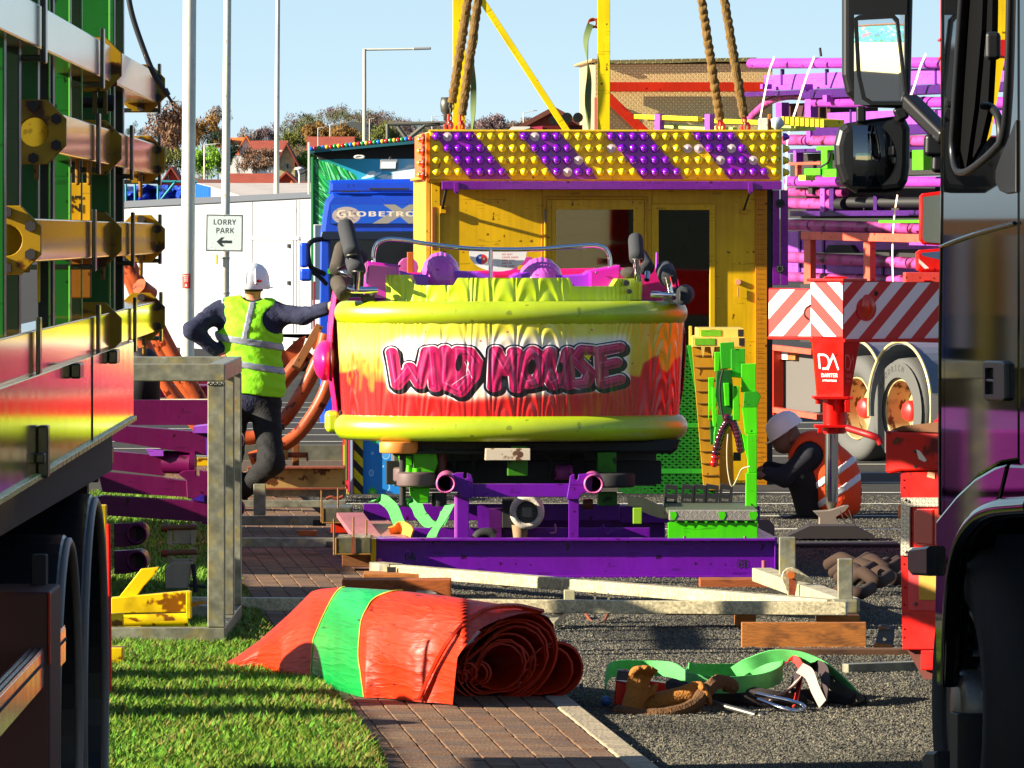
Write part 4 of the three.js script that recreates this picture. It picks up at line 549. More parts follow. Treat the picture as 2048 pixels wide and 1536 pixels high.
t=sec('seventh track section from the top, behind the posts of the red rack');tb(t,1572,1900,514,11.5,0,pkD,530);joints(t,517,11.5,[1626]);joints(t,525,11.5,[1742,1794]);obj('web_panel',pb(D+0.25,1574,526,1900,560,0.04),pan,t);for(const x of[1598,1646,1764])obj('panel_rib',pb(D+0.22,x-2,526,x+2,560,0.03),dkp,t);
t=sec('lowest track section, just above the red and white beam');tb(t,1572,1900,554,10.5,0,pkD,564);joints(t,556,10.5,[1620]);joints(t,561,10.5,[1742,1794]);
const rk=thing('red_rack','pale red square tube rack in front of the lowest track tubes','rack',at(1700,575,70.6)),sal=worn(C(226,96,76),0.5);obj('top_rail',bar(at(1608,471,70.6),at(1850,477,70.6),0.07,0.075),sal,rk);for(const[x,y1]of[[1614,580],[1733,572]])obj('post',pb(70.6,x-6.5,474,x+6.5,y1,0.06),sal,rk);
const gf=thing('machine_frame','bright green machine frame lying among the purple tracks','frame',at(1650,362,70.4)),gm=worn(C(86,214,30),0.5);obj('top_plate',pb(70.4,1632,292,1700,300,0.2),gm,gf);obj('leg',pb(70.4,1642,300,1654,340,0.06),gm,gf);obj('foot_beam',pb(70.2,1608,337,1640,350,0.2),gm,gf);obj('foot_block',pb(70,1597,350,1611,361,0.1),worn(C(190,230,60),0.5),gf);obj('foot_block',pb(70,1645,338,1672,354,0.1),gm,gf);obj('leg',pb(70.4,1824,300,1846,340,0.1),gm,gf);obj('cable',tube([at(1660,305,70.2),at(1657,322,70.2),at(1642,334,70.2)],0.012,16,6),K.dark,gf);obj('flat_strip',pb(70.2,1757,440,1850,446,0.1),gm,gf);
const rb=thing('red_bar_frame','thin red angle frame between the third and fourth track sections','frame',at(1610,350,70.5));obj('bar',pb(70.5,1577,324,1640,330,0.05),sal,rb);obj('upright',pb(70.5,1590,330,1594,352,0.05),sal,rb);
const yg=thing('yellow_grating','yellow grating and rails stacked above the kiosk roof','grating',at(1500,260,66)),yb=worn(C(240,214,40),0.5);for(const[x0,x1,y0,y1,dz]of[[1273,1400,229,238,0],[1300,1556,233,246,0.2],[1322,1470,247,259,0.3]])obj('beam',bar(at(x0,y0+4,66+dz),at(x1,y1,66+dz),0.05,0.04),x0===1322?worn(C(206,236,120),0.5):yb,yg);for(const x of[1314,1414])obj('upright',pb(65.9,x-5,228,x+5,262,0.05),pan,yg);for(let i=0;i<9;i++)obj('slat',pb(66.4,1560+i*10,233+i*0.8,1567+i*10,250+i*0.6,0.2),yb,yg);obj('green_plate',pb(66.6,1540,248,1590,262,0.2),worn(C(206,236,120),0.5),yg);
const ws=mat(C(250,214,190),0.7),tie=(label,pts,w=0.02)=>solo('ratchet_strap',label,'ratchet strap',strap(pts.map(([x,y])=>at(x,y,D-0.35)),w*1.6,0.003,base.u,40),ws,at(...pts[pts.length-1],D-0.35));
tie('pale orange ratchet strap nearest the kiosk over the top purple tube',[[1549,114],[1540,138],[1530,185],[1521,235]]);tie('long pale ratchet strap running down the purple stack beside the kiosk',[[1629,114],[1618,140],[1598,200],[1578,265],[1574,290],[1573,345],[1571,386]]);tie('pale ratchet strap right of the upper lorry mirror',[[1852,108],[1842,130],[1826,180],[1808,222]]);tie('yellow ratchet strap hanging down over the red rack',[[1795,390],[1789,430],[1785,500],[1786,566]],0.018);
}
{// carrying lorry: chassis and wheels
const sal=worn(C(226,96,76),0.5),fb=face(1690,68.3,1900,66.2),at=(x,y,d)=>fb.off((67-d)*0.4).w(x,y),pb=(d,x0,y0,x1,y1,dep,b)=>fb.off((67-d)*0.4).rect(x0,y0,x1,y1,dep,0,b),ppoly=(d,pts,dep,o)=>fb.off((67-d)*0.4).poly(pts,dep,0,o),at0=(px,py,D)=>V((px-CX)*D/F,EYE -(py-CY)*D/F,-D);
const lo=thing('carrying_lorry','lorry carrying the purple track stack, with twin wheels under grey mudguards','lorry',V(X(1745,67),0,-67));const Dl=67,tyre=mat(C(86,86,84),0.85,{bump:again(T.grain,6),bumpScale:0.001}),rimM=mat(C(206,186,140),0.45,{metal:0.3,map:again(T.dirty,2)}),hubM=mat(C(226,44,40),0.4);
const ax=V(-0.9,0,0.43).normalize();
const gw=canvasTex(512,512,(x)=>{x.fillStyle='#6e6e6c';x.fillRect(0,0,512,512);x.translate(256,256);x.fillStyle='#3a3a3a';x.font='bold 44px sans-serif';x.textAlign='center';'GOODRICH'.split('').forEach((c,i)=>{x.save();x.rotate(-0.95+i*0.17);x.fillText(c,0,-206);x.restore();});});
const tyreW=mat(C(190,190,186),0.8,{map:gw});
const wheel=(c,r,lettered)=>{const m=new THREE.Matrix4().makeBasis(V(ax.z,0,-ax.x),V(0,1,0),ax).setPosition(c);const prof=[[0.56,-0.13],[0.62,-0.17],[0.9,-0.17],[0.985,-0.13],[1,-0.06],[1,0.06],[0.985,0.13],[0.9,0.165],[0.75,0.175],[0.62,0.15],[0.59,0.1]].map(([a,b])=>[a*r,b]);const ty=obj('tyre',lathe(prof,40).rotateX(Math.PI/2).applyMatrix4(m),tyre,lo);if(lettered)obj('tyre_lettering',prep(new THREE.RingGeometry(0.63*r,0.93*r,40)).translate(0,0,0.176).applyMatrix4(m),tyreW,ty);
const rim=obj('rim',[lathe([[0.6,0.135],[0.585,0.15],[0.56,0.14],[0.52,0.02],[0.5,-0.06],[0.42,-0.07],[0.4,-0.02],[0.36,-0.05],[0.06,-0.06]].map(([a,b])=>[a*r,b]),36).rotateX(Math.PI/2).applyMatrix4(m)],rimM,lo);obj('hub',[lathe([[0.2*r,-0.06],[0.2*r,0.06],[0.17*r,0.1],[0.001,0.11]],8).rotateX(Math.PI/2).applyMatrix4(m)],hubM,rim);
const st=[];for(let i=0;i<10;i++){const a=i*0.628;st.push(mv(cyl(V(0,0,0),V(0,0,0.03),0.013,0.013,6),Math.cos(a)*0.29*r,Math.sin(a)*0.29*r,-0.055).applyMatrix4(m));}const sx=obj('wheel_nut',st,K.steel,rim);sx.userData.kind='stuff';};
const guard=(c,r)=>{const pts=[];for(let i=0;i<=20;i++){const a=-0.25+i*(Math.PI+0.4)/20;pts.push([Math.cos(a)*r,Math.sin(a)*r]);}const inn=pts.map(([a,b])=>[a*0.965,b*0.965]).reverse();const m=new THREE.Matrix4().makeBasis(V(ax.z,0,-ax.x),V(0,1,0),ax).setPosition(c);const mg=obj('mudguard',mv(extr([...pts,...inn],0.42),0,0,0.22).applyMatrix4(m),mat(C(110,116,128),0.35),lo);obj('mudguard_lit_edge',[tube(pts.map(([a,b])=>V(a,b,0.225).applyMatrix4(m)),0.014,40,6)],mat(C(240,216,150),0.3,{metal:0.4}),mg);};  // pale tube colour stands in for the sunlit mudguard edge
const c1=at0(1742,824,66.5),c2=at0(1832,831,65.4);c1.y=0.455;c2.y=0.455;wheel(c1,0.455,0);wheel(c2,0.455,1);guard(c1.clone().add(V(0.06,0.03,0)),0.56);guard(c2.clone().add(V(0.06,0.03,0)),0.56);
for(const c of[c1,c2])obj('mudflap',mv(box(0.03,0.3,0.42),0,0,0).applyMatrix4(new THREE.Matrix4().makeBasis(V(ax.z,0,-ax.x),V(0,1,0),ax).setPosition(c.clone().add(V(0.25,0.08,0.3)))),K.black,lo);
obj('chassis_rail',pb(67.5,1712,683,1900,712,0.2),worn(C(170,186,160),0.5),lo);for(const x of[1748,1800])obj('slot_recess',ppoly(67.45,[[x,682],[x+32,682],[x+32,690],[x+26,695],[x+4,695],[x,690]],0.03),worn(C(170,150,100),0.6),lo);obj('chassis_side',pb(67.9,1700,708,1900,800,0.2),worn(C(70,66,54),0.6),lo);obj('lamp_bracket',pb(66.8,1848,684,1866,706,0.1),K.red,lo);
obj('bed',pb(69,1600,570,1920,690,1.6),K.dark,lo);obj('underframe',pb(68.5,1544,700,1640,822,2),mat(C(92,88,84),0.8),lo);
obj('red_frame',pb(68.2,1542,690,1547,830,0.1),K.orangeRed,lo);obj('red_frame',bar(at(1540,694,68.2),at(1628,704,68.2),0.06,0.05),sal,lo);obj('red_frame',bar(at(1540,818,68.2),at(1640,834,68.2),0.07,0.05),sal,lo);obj('packing_timber',pb(68.4,1576,705,1590,720,0.1),K.wood,lo);obj('packing_block',pb(68.4,1554,703,1575,719,0.1),K.white,lo);
}
{// crane lorry stabiliser: striped beam, tapered leg, chrome ram and foot
const t=thing('stabiliser','red crane lorry stabiliser leg with red and white stripes and a chrome ram','stabiliser',V(X(1665,51),0,-51)),D=51,st=(w,h,n,dir,a,b)=>canvasTex(w,h,(x)=>{x.fillStyle=a;x.fillRect(0,0,w,h);x.fillStyle=b;const p=w/n;for(let i=-4;i<n+4;i++){x.beginPath();const s=dir*h*0.86;x.moveTo(i*p,h);x.lineTo(i*p+p*0.5,h);x.lineTo(i*p+p*0.5+s,0);x.lineTo(i*p+s,0);x.fill();}const q=rng(9);for(let i=0;i<60;i++){x.fillStyle=['rgba(60,20,10,0.35)','rgba(255,255,255,0.2)'][i&1];x.fillRect(q()*w,q()*h,1+q()*5,1+q()*8);}});
const fL=face(1622,51.13,1686,51.0),fR=face(1686,51.0,1905,51.5),f0=face(1536,52.4,1630,52.2);
const r1='#c81e14',wh='#eceae4';
const body=obj('beam',[fL.poly([[1622,562],[1686,560],[1686,676],[1622,674]],0.3,0),fR.poly([[1686,560],[1905,566],[1905,686],[1686,677]],0.35,0)],K.red,t);
obj('stripes',fL.quad(1622,564,1686,673,0.004),mat(C(255,255,255),0.45,{map:st(256,448,1.25,-1,wh,r1)}),body);obj('stripes',fR.quad(1687,564,1905,680,0.005),mat(C(255,255,255),0.45,{map:st(880,448,4.15,1,r1,wh)}),body);
obj('outer_beam',f0.poly([[1538,576],[1630,578],[1630,678],[1538,676]],0.25),K.red,t);obj('stripes',f0.quad(1538,579,1628,672,0.004),mat(C(255,255,255),0.45,{map:st(400,420,1.55,1,r1,wh)}),body);obj('lip',[fR.rect(1686,677,1905,684,0.4,0.02),f0.rect(1538,673,1630,679,0.3,0.02)],K.red,t);obj('top_plate',[fL.rect(1616,557,1690,563,0.32,0.02)],K.red,t);obj('cap_plate',ppoly(51.1,[[1648,557],[1652,553],[1690,553],[1700,559]],0.2),K.red,t);
{const p=fR.w(1732,613,0.01);obj('beacon_lamp',mv(sph(0.065,14,10).scale(0.8,1.25,0.5),p.x,p.y,p.z),mat(C(206,60,20),0.25,{coat:0.6}),t);obj('beacon_base',cyl(fR.w(1731,618,0),fR.w(1731,618,0.012),0.08,0.08,20),K.red,t);const h=fR.w(1750,587,0.006);obj('bolt_hole',cyl(h,h.clone().add(V(0,0,0.004)),0.018,0.018,12),K.black,t);}
obj('hose_hook',tube([at(1622,610,50.9),at(1611,618,50.9),at(1609,630,50.9),at(1618,640,50.9)],0.008,16,6),mat(C(110,60,50),0.5),t);
// tapered leg
const lf=[fL.w(1625,676,-0.004),fL.w(1686,677,-0.004),fL.w(1682,797,-0.03),fL.w(1632,796,-0.03)],rg=[fL.w(1686,677,-0.004),fR.w(1722,680,-0.01),fR.w(1704,798,-0.03),fL.w(1682,797,-0.03)];
const pr=(q,d)=>{const g=new THREE.BufferGeometry(),b=q.map((p)=>p.clone().add(V(0,0,-d))),P=[];const qd=(a,c,e,h)=>{for(const w of[a,c,e,a,e,h])P.push(w.x,w.y,w.z);};qd(q[3],q[2],q[1],q[0]);for(let i=0;i<4;i++){const j=(i+1)% 4;qd(q[i],q[j],b[j],b[i]);}g.setAttribute('position',new THREE.Float32BufferAttribute(P,3));g.computeVertexNormals();return uvBox(g);};
obj('leg',[pr(lf,0.28),pr(rg,0.26)],K.red,t);
const logo=(c)=>canvasTex(256,320,(x)=>{x.clearRect(0,0,256,320);x.strokeStyle=c;x.fillStyle=c;x.lineWidth=17;x.lineJoin='miter';x.beginPath();x.moveTo(36,40);x.lineTo(36,160);x.stroke();x.beginPath();x.moveTo(30,40);x.lineTo(84,40);x.bezierCurveTo(150,44,148,156,84,160);x.lineTo(60,160);x.stroke();x.beginPath();x.moveTo(112,168);x.lineTo(178,44);x.lineTo(232,168);x.stroke();x.font='bold 47px sans-serif';x.textAlign='center';x.fillText('DANTER',132,232,210);x.font='bold 24px sans-serif';x.fillText('ATTRACTIONS',132,270,212);});
const lg=(q,u0,u1,v0,v1,c)=>{const pt=(u,v)=>q[0].clone().lerp(q[1],u).lerp(q[3].clone().lerp(q[2],u),v).add(V(0,0,0.004));const a=pt(u0,v0),b=pt(u1,v0),e=pt(u1,v1),h=pt(u0,v1),g=new THREE.BufferGeometry();g.setAttribute('position',new THREE.Float32BufferAttribute([a,h,b,b,h,e].flatMap((p)=>p.toArray()),3));g.setAttribute('uv',new THREE.Float32BufferAttribute([0,1,0,0,1,1,1,1,0,0,1,0],2));g.computeVertexNormals();return obj('maker_lettering',prep(g),decal(logo(c)),t);};
lg(lf,0.02,0.9,0.2,0.82,'#f2f0ee');lg(rg,0.02,0.92,0.2,0.82,'#e8574a');
obj('leg_collar',[pb(D-0.05,1628,793,1706,799,0.34)],K.red,t);obj('ram_housing',cyl(V(X(1671,D),Y(866,D),-D-0.1),V(X(1671,D),Y(798,D),-D-0.1),0.077,0.08,24),K.red,t);obj('flange',[pb(D-0.04,1630,850,1702,856,0.22)],K.red,t);obj('ram_gland',cyl(V(X(1670,D),Y(868,D),-D-0.1),V(X(1670,D),Y(852,D),-D-0.1),0.07,0.07,20),K.red,t);
for(const x of[1636,1693])obj('bolt',cyl(at(x,808,D-0.02),at(x,797,D-0.02),0.018),K.red,t);obj('flange_tab',[pb(D-0.05,1690,800,1700,825,0.1),pb(D-0.05,1636,856,1646,866,0.08)],K.red,t);
obj('lever',[tube([at(1694,856,D-0.1),at(1720,864,D-0.15),at(1745,872,D-0.2),at(1757,878,D-0.2),at(1762,888,D-0.2)],0.024,26,8)],mat(C(150,16,14),0.45),t);
obj('chrome_ram',cyl(V(X(1664.5,D),Y(1005,D),-D-0.1),V(X(1664.5,D),Y(866,D),-D-0.1),0.044,0.044,28),K.chrome,t);obj('ram_end',cyl(V(X(1664,D),Y(1020,D),-D-0.1),V(X(1664,D),Y(1004,D),-D-0.1),0.022,0.044,20),K.steel,t);
obj('foot_bracket',[ppoly(D-0.1,[[1628,1024],[1658,1022],[1690,1012],[1698,1012],[1690,1022],[1672,1034],[1672,1064],[1640,1064],[1640,1036]],0.25)],mat(C(120,108,96),0.6),t);obj('foot_plate',ppoly(gD(1076,0.02),[[1576,1072],[1620,1052],[1710,1052],[1750,1072],[1750,1077],[1576,1077]],0.35),K.dark,t);
for(const[a,b,c,d]of[[1680,1022,1692,1048],[1690,1026,1712,1050],[1698,1020,1705,1040]])obj('wire_end',cyl(at(a,b,D-0.12),at(c,d,D-0.12),0.004,0.004,5),K.steel,t);
// red mast and jib of the crane, behind the black cab
const m=thing('red_crane_mast','red crane mast with flanges behind the black lorry mirror','crane mast',V(X(1900,56),0,-56));obj('column',ppoly(56,[[1883,-60],[1912,-60],[1912,430],[1890,430],[1883,120]],0.2),K.red,m);for(const y of[79,116])obj('flange',pb(55.9,1879,y-2.5,1916,y+2,0.3),K.red,m);obj('cross_rail',pb(56,1900,79,2100,116,0.12),K.red,m);
const j=thing('yellow_jib','yellow crane jib leaning behind the black lorry window','crane jib',at(1976,260,57));obj('jib_beam',ppoly(57,[[2006,-40],[2046,-40],[2018,70],[1978,290],[1960,290],[1984,60]],0.2),worn(C(252,214,20),0.5),j);
const rt=thing('red_lorry','red lorry with a red framed mirror beside the black cab','lorry',V(X(1880,46),0,-46));obj('mirror',ppoly(46,[[1840,392],[1846,387],[1900,380],[1900,492],[1846,489],[1839,480]],0.1,{bevel:0.01}),K.red,rt);obj('mirror_glass',ppoly(45.99,[[1846,394],[1900,387],[1900,488],[1850,484],[1845,476]],0.01),mat(C(120,126,128),0.15,{metal:0.8}),rt);obj('lower_mirror',ppoly(46,[[1833,505],[1840,500],[1900,496],[1900,544],[1842,544],[1834,540]],0.15,{bevel:0.015}),K.red,rt);obj('lower_mirror_glass',ppoly(45.95,[[1841,506],[1900,500],[1900,524],[1846,512]],0.02),mat(C(70,90,130),0.15,{metal:0.6}),rt);obj('step_beam',pb(45.8,1811,545,1940,565,0.3),worn(C(214,70,60),0.5),rt);obj('painted_glint',ppoly(45.94,[[1838,518],[1858,536],[1850,538],[1838,526]],0.01),K.white,rt);obj('cab',pb(46.2,2250,350,2900,900,2.4,0.05),K.red,rt);obj('pillar_marker',pb(45.7,1846,560,1862,562,0.1),K.red,rt);  // white sliver on the lower mirror is a painted glint
}

// ================================================================ the coaster car (barrel shaped, lettered WILD MOUSE)
const CAR_D=45.5,CK=CAR_D/F;
{
const A=350*CK,Bz=0.6,x0=X(1029,CAR_D),t=thing('coaster_car','barrel shaped roller coaster car lettered WILD MOUSE in magenta','coaster car',V(x0,0.55,-CAR_D-0.9));
// plan curve: half ellipse front, straight flanks; arc length s measured from the middle
const LF=1.35,N=400,cum=[0];const pl=(f,off=0)=>V(x0+(A+off)*Math.sin(f),0,-CAR_D-Bz+(Bz+off)*Math.cos(f)),nrm=(f)=>V((Bz)*Math.sin(f),0,A*Math.cos(f)).normalize();
for(let i=1;i<=N;i++)cum.push(cum[i-1]+pl((i-1)/N*Math.PI/2).distanceTo(pl(i/N*Math.PI/2)));const S1=cum[N];
const atS=(s,off=0)=>{const a=Math.abs(s),g=Math.sign(s)||1;if(a<=S1){let i=0;while(i<N-1&&cum[i+1]<a)i++;const f=(i+(a-cum[i])/(cum[i+1]- cum[i]))/N*Math.PI/2*g;const p=pl(f),n=nrm(f);return{p:p.addScaledVector(n,off),n};}return{p:V(x0+g*(A+off),0,-CAR_D-Bz -(a-S1)),n:V(g,0,0)};};
const sOf=(px)=>{const v=clamp((px-1029)/350,-1,1),f=Math.asin(v),k=Math.abs(f)/(Math.PI/2)*N,i=Math.min(N-1,Math.floor(k));return Math.sign(v)*lerp(cum[i],cum[i+1],k-i);};
// carved wood relief: vertical planks with cathedral grain
const PW=0.147,grain=(s,y0)=>{const y=y0+0.11*(fbm(((s*0.31)% 1+1)% 1,((y0*0.9)% 1+1)% 1,8,3)- 0.5);const k=Math.floor(s/PW),c=(s/PW-k-0.5)*PW,h1=hash2(k&255,7),h2=hash2(k&255,19),edge=PW/2-Math.abs(c);const xc=(h1-0.5)*0.05,up=h2>0.5?1:-1,q=c-xc;const type=hash2(k&255,33);let ph=type<0.62?(y*up*(7+7*h1)+q*q*1300*(0.5+h2)):(q*150+3*Math.sin(y*9+h1*6));if(type>0.5&&type<0.8){const dy=(y-0.75 -(h2-0.5)*0.3)*3.2;ph=Math.hypot(dy*0.05,q)*210;}return 0.0024*Math.sin(ph*1.3+h1*6)*sstep(edge,0,0.012)- 0.006*(1-sstep(edge,0,0.007));};
function panel(s0,s1,ns,yb,yt,ny,off,uvf,depth=0,rel=1){
const P=[],U=[],I=[];const put=(s,y,o)=>{const q=atS(s,o);P.push(q.p.x,y,q.p.z);const w=uvf(s,y);U.push(w[0],w[1]);return P.length/3-1;};const G=[];
for(let j=0;j<=ny;j++){const row=[];for(let i=0;i<=ns;i++){const s=lerp(s0,s1,i/ns),y=lerp(yb(s),yt(s),j/ny);row.push(put(s,y,(typeof off==='function'?off(s,y):off)+grain(s,y)*rel));}G.push(row);}
for(let j=0;j<ny;j++)for(let i=0;i<ns;i++)I.push(G[j][i],G[j][i+1],G[j+1][i+1],G[j][i],G[j+1][i+1],G[j+1][i]);
if(depth){const b=[],tp=[];for(let i=0;i<=ns;i++){const s=lerp(s0,s1,i/ns),o=(typeof off==='function'?off(s,0):off);b.push(put(s,yt(s),o));tp.push([put(s,yt(s),o-depth),put(s,yb(s),o-depth)]);}for(let i=0;i<ns;i++)I.push(b[i],b[i+1],tp[i+1][0],b[i],tp[i+1][0],tp[i][0],tp[i][0],tp[i+1][0],tp[i+1][1],tp[i][0],tp[i+1][1],tp[i][1]);}
const g=new THREE.BufferGeometry();g.setAttribute('position',new THREE.Float32BufferAttribute(P,3));g.setAttribute('uv',new THREE.Float32BufferAttribute(U,2));g.setIndex(I);g.computeVertexNormals();return prep(g);
}
const yTop=Y(640,CAR_D),yBot=Y(842,CAR_D),SW=S1+0.35;
const paint=canvasTex(2048,512,(x,w,h)=>{
const cx=(px)=>(sOf(px)+SW)/(2*SW)*w,cy=(py)=>(py-640)/202*h,q=rng(12);
let g=x.createLinearGradient(0,0,0,h);g.addColorStop(0,'#e8dc2c');g.addColorStop(0.3,'#f0e070');g.addColorStop(0.5,'#ee9a34');g.addColorStop(0.66,'#e23a20');g.addColorStop(1,'#cc1420');x.fillStyle=g;x.fillRect(0,0,w,h);
g=x.createLinearGradient(cx(1180),0,cx(1300),0);g.addColorStop(0,'rgba(226,190,16,0)');g.addColorStop(1,'rgba(226,190,16,1)');x.fillStyle=g;x.fillRect(cx(1180),0,w,cy(790));
// red flames rising from the foot
x.fillStyle='#d41e1c';x.filter='blur(5px)';x.beginPath();x.moveTo(0,h);x.lineTo(0,cy(752));const tops=[[690,748],[715,738],[730,762],[770,768],[840,792],[900,796],[960,790],[1000,800],[1060,794],[1120,790],[1180,790],[1230,776],[1260,752],[1285,756],[1292,728],[1312,716],[1322,712],[1330,740],[1345,748],[1360,722],[1374,716],[1380,726]];for(const[a,b]of tops)x.lineTo(cx(a),cy(b));x.lineTo(w,cy(700));x.lineTo(w,h);x.fill();
x.fillStyle='rgba(240,120,40,0.8)';for(let i=0;i<24;i++){const a=cx(688+q()*90),b=cy(720+q()*60);x.beginPath();x.ellipse(a,b,4+q()*10,14+q()*40,0.1,0,7);x.fill();}
// white halo
x.filter='blur(12px)';x.fillStyle='#fdeecf';x.beginPath();for(const[a,b]of[[766,690],[800,672],[960,676],[1000,668],[1120,676],[1255,668],[1262,700],[1258,776],[1100,790],[1000,794],[930,802],[860,792],[780,786],[764,750]])x.lineTo(cx(a),cy(b));x.fill();x.filter='none';
// letters: fat strokes, black shadow, magenta body, white glints
const L={W:[[[780,706],[790,770]],[[790,770],[815,740]],[[815,735],[835,768]],[[835,768],[850,704]]],I:[[[861,702],[866,774]]],L:[[[886,700],[887,768]],[[887,770],[906,778]]],D:[[[912,702],[934,704],[948,724],[942,752],[916,784]],[[914,704],[914,776]]],M:[[[988,702],[984,774]],[[988,704],[1008,742],[1028,704]],[[1024,704],[1030,776]]],O:[[[1062,702],[1046,716],[1042,746],[1054,768],[1072,764],[1082,738],[1078,712],[1062,702]]],U:[[[1098,704],[1094,750],[1104,770],[1118,764],[1130,720],[1134,704]],[[1132,708],[1136,770]]],S:[[[1184,702],[1162,700],[1150,718],[1166,734],[1180,748],[1172,766],[1150,768]]],E:[[[1240,696],[1200,702],[1202,734],[1206,768],[1242,760]],[[1204,732],[1234,726]]]};
const stroke=(ox,oy,lw,col)=>{x.lineWidth=lw;x.strokeStyle=col;x.lineCap=x.lineJoin='round';for(const k in L)for(const s of L[k]){x.beginPath();s.forEach(([a,b],i)=>i?x.lineTo(cx(a)+ox,cy(b)+oy):x.moveTo(cx(a)+ox,cy(b)+oy));x.stroke();}};
stroke(2,3,92,'#fdf4f8');stroke(9,12,76,'#0c0208');stroke(0,0,75,'#0c0208');stroke(-1,-3,56,'#f6e6ee');stroke(1,1,52,'#a80e48');stroke(-3,-4,32,'#c4145c');stroke(8,12,10,'rgba(90,4,40,0.6)');stroke(-10,-13,6,'rgba(240,130,170,0.5)');
x.strokeStyle='rgba(250,230,240,0.85)';x.lineWidth=3;for(const[a,b,c,d]of[[926,724,940,756],[900,770,932,748],[1210,712,1240,706],[1210,756,1236,750],[1056,722,1068,726],[1146,776,1160,780]]){x.beginPath();x.moveTo(cx(a),cy(b));x.lineTo(cx(c),cy(d));x.stroke();}
x.fillStyle='#140810';for(const[a,b,c,d]of[[914,726,4,22],[1061,734,5,20],[1118,736,4,14]]){x.beginPath();x.ellipse(cx(a),cy(b),c*3,d*2,0.1,0,7);x.fill();}x.fillStyle='#e8d020';x.beginPath();x.moveTo(cx(1166),cy(712));x.lineTo(cx(1182),cy(710));x.lineTo(cx(1178),cy(722));x.fill();
x.fillStyle='#c86a60';for(const[a,b]of[[848,664],[958,682],[1012,664],[1182,660],[1300,672],[1330,706],[1268,728]]){x.beginPath();x.arc(cx(a),cy(b),5,0,7);x.fill();}
});
const uvp=(s,y)=>[(s+SW)/(2*SW),(y-yBot)/(yTop-yBot)];
const taper=(s,y)=>0.0-0.03*(1 -(y-yBot)/(yTop-yBot))- 0.0;
const pM=mat(C(255,255,255),0.3,{map:paint,coat:1,coatRough:0.2}),lime=mat(C(188,212,6),0.42,{coat:1,coatRough:0.3,map:again(T.wear,0.7)}),limeW=mat(C(196,218,22),0.4,{coat:0.8,coatRough:0.25}),pink=mat(C(216,18,116),0.35,{coat:0.4,coatRough:0.15}),mag=mat(C(206,20,170),0.35,{coat:0.6}),vio=mat(C(150,50,206),0.35,{coat:0.6});
obj('body_panel',panel(-SW+0.02,SW-0.02,420,()=>yBot,()=>yTop,92,taper,uvp),pM,t);
// flanks and rear so that the barrel is a closed tub
for(const g of[-1,1])obj('flank',panel(g*(S1+0.3),g*(S1+LF),90,()=>yBot,()=>Y(560,CAR_D),60,(s,y)=>0.045*Math.sin(clamp((y-yBot)/0.8,0,1)*Math.PI)- 0.01,(s,y)=>[s,y],0.03),pink,t);
obj('rear_wall',mv(box(2*A,Y(600,CAR_D)- yBot,0.06,0.02),x0,(Y(600,CAR_D)+yBot)/2,-CAR_D-Bz-LF),pink,t);obj('tub_floor',mv(box(2*A-0.14,0.06,LF-0.1,0.01),x0,yBot+0.08,-CAR_D-Bz-LF/2),K.black,t);
// bumper rings
const ring=(name,y,r,e,m,squash=1)=>{const pts=[];const sm=S1+e;for(let i=0;i<=80;i++){const s=lerp(-sm,sm,i/80),q=atS(s,-0.042);pts.push(V(q.p.x,y,q.p.z));}const g=tube(pts,r,160,20),p=g.attributes.position;for(let i=0;i<p.count;i++)p.setY(i,y+(p.getY(i)- y)*squash);const gs=[g];for(const sg of[-1,1]){const q=atS(sg*sm,-0.042);gs.push(mv(sph(r,18,12).scale(1,squash,1),q.p.x,y,q.p.z));}const g2=mergeGeometries(gs.map(prep));g2.computeVertexNormals();const nn=g.attributes.normal;return obj(name,gs,m,t);};
ring('upper_bumper',Y(628,CAR_D),0.066,0.02,lime,1.14);ring('lower_bumper',Y(858,CAR_D),0.066,0.02,lime,1.15);
obj('bumper_end',mv(box(0.09,0.13,0.35,0.03),X(670,CAR_D),Y(850,CAR_D),-CAR_D-Bz-0.3),lime,t);obj('bumper_gasket',mv(box(0.012,0.14,0.3,0.004),X(685,CAR_D),Y(851,CAR_D),-CAR_D-Bz-0.28),K.black,t);
obj('side_bumper',mv(sph(0.17,20,14).scale(0.42,0.72,1.5),X(656,CAR_D),Y(727,CAR_D),-CAR_D-Bz-0.5),pink,t);obj('side_bumper_gasket',mv(sph(0.17,18,12).scale(0.16,0.73,1.5),X(668,CAR_D),Y(728,CAR_D),-CAR_D-Bz-0.5),mat(C(90,20,50),0.5),t);
// top board with its notches
const bt=[[748,552],[756,550],[818,550],[825,568],[835,571],[905,571],[914,556],[1139,556],[1146,573],[1228,573],[1238,558],[1299,557],[1305,558]];const topY=(s)=>{let px=1029,q=atS(s,-0.12).p;px=CX+q.x/(-q.z)*F;let i=0;while(i<bt.length-2&&px>bt[i+1][0])i++;const a=bt[i],b=bt[i+1];return Y(lerp(a[1],b[1],clamp((px-a[0])/(b[0]- a[0]),0,1)),CAR_D);};
const sb=(px)=>sOf(px)*0.955;obj('top_board',panel(sOf(735),sOf(1318),300,()=>Y(604,CAR_D),topY,26,-0.13,(s,y)=>[s,y],0.05,1.1),limeW,t);obj('board_base',panel(sOf(733),sOf(1320),80,()=>Y(607,CAR_D),()=>Y(603,CAR_D),1,-0.12,(s,y)=>[s,y],0.08,0),K.dark,t);obj('deck',mv(box(1.7,0.03,1.4,0.01),x0,Y(606,CAR_D),-CAR_D-1.0),K.black,t);
for(const[x,y,r]of[[1253,566,6],[1259,583,5]]){const q=at(x,y,CAR_D+0.28);obj('board_hole',cyl(q,q.clone().add(V(0,0,0.09)),r*CK,r*CK,12),K.black,t);}
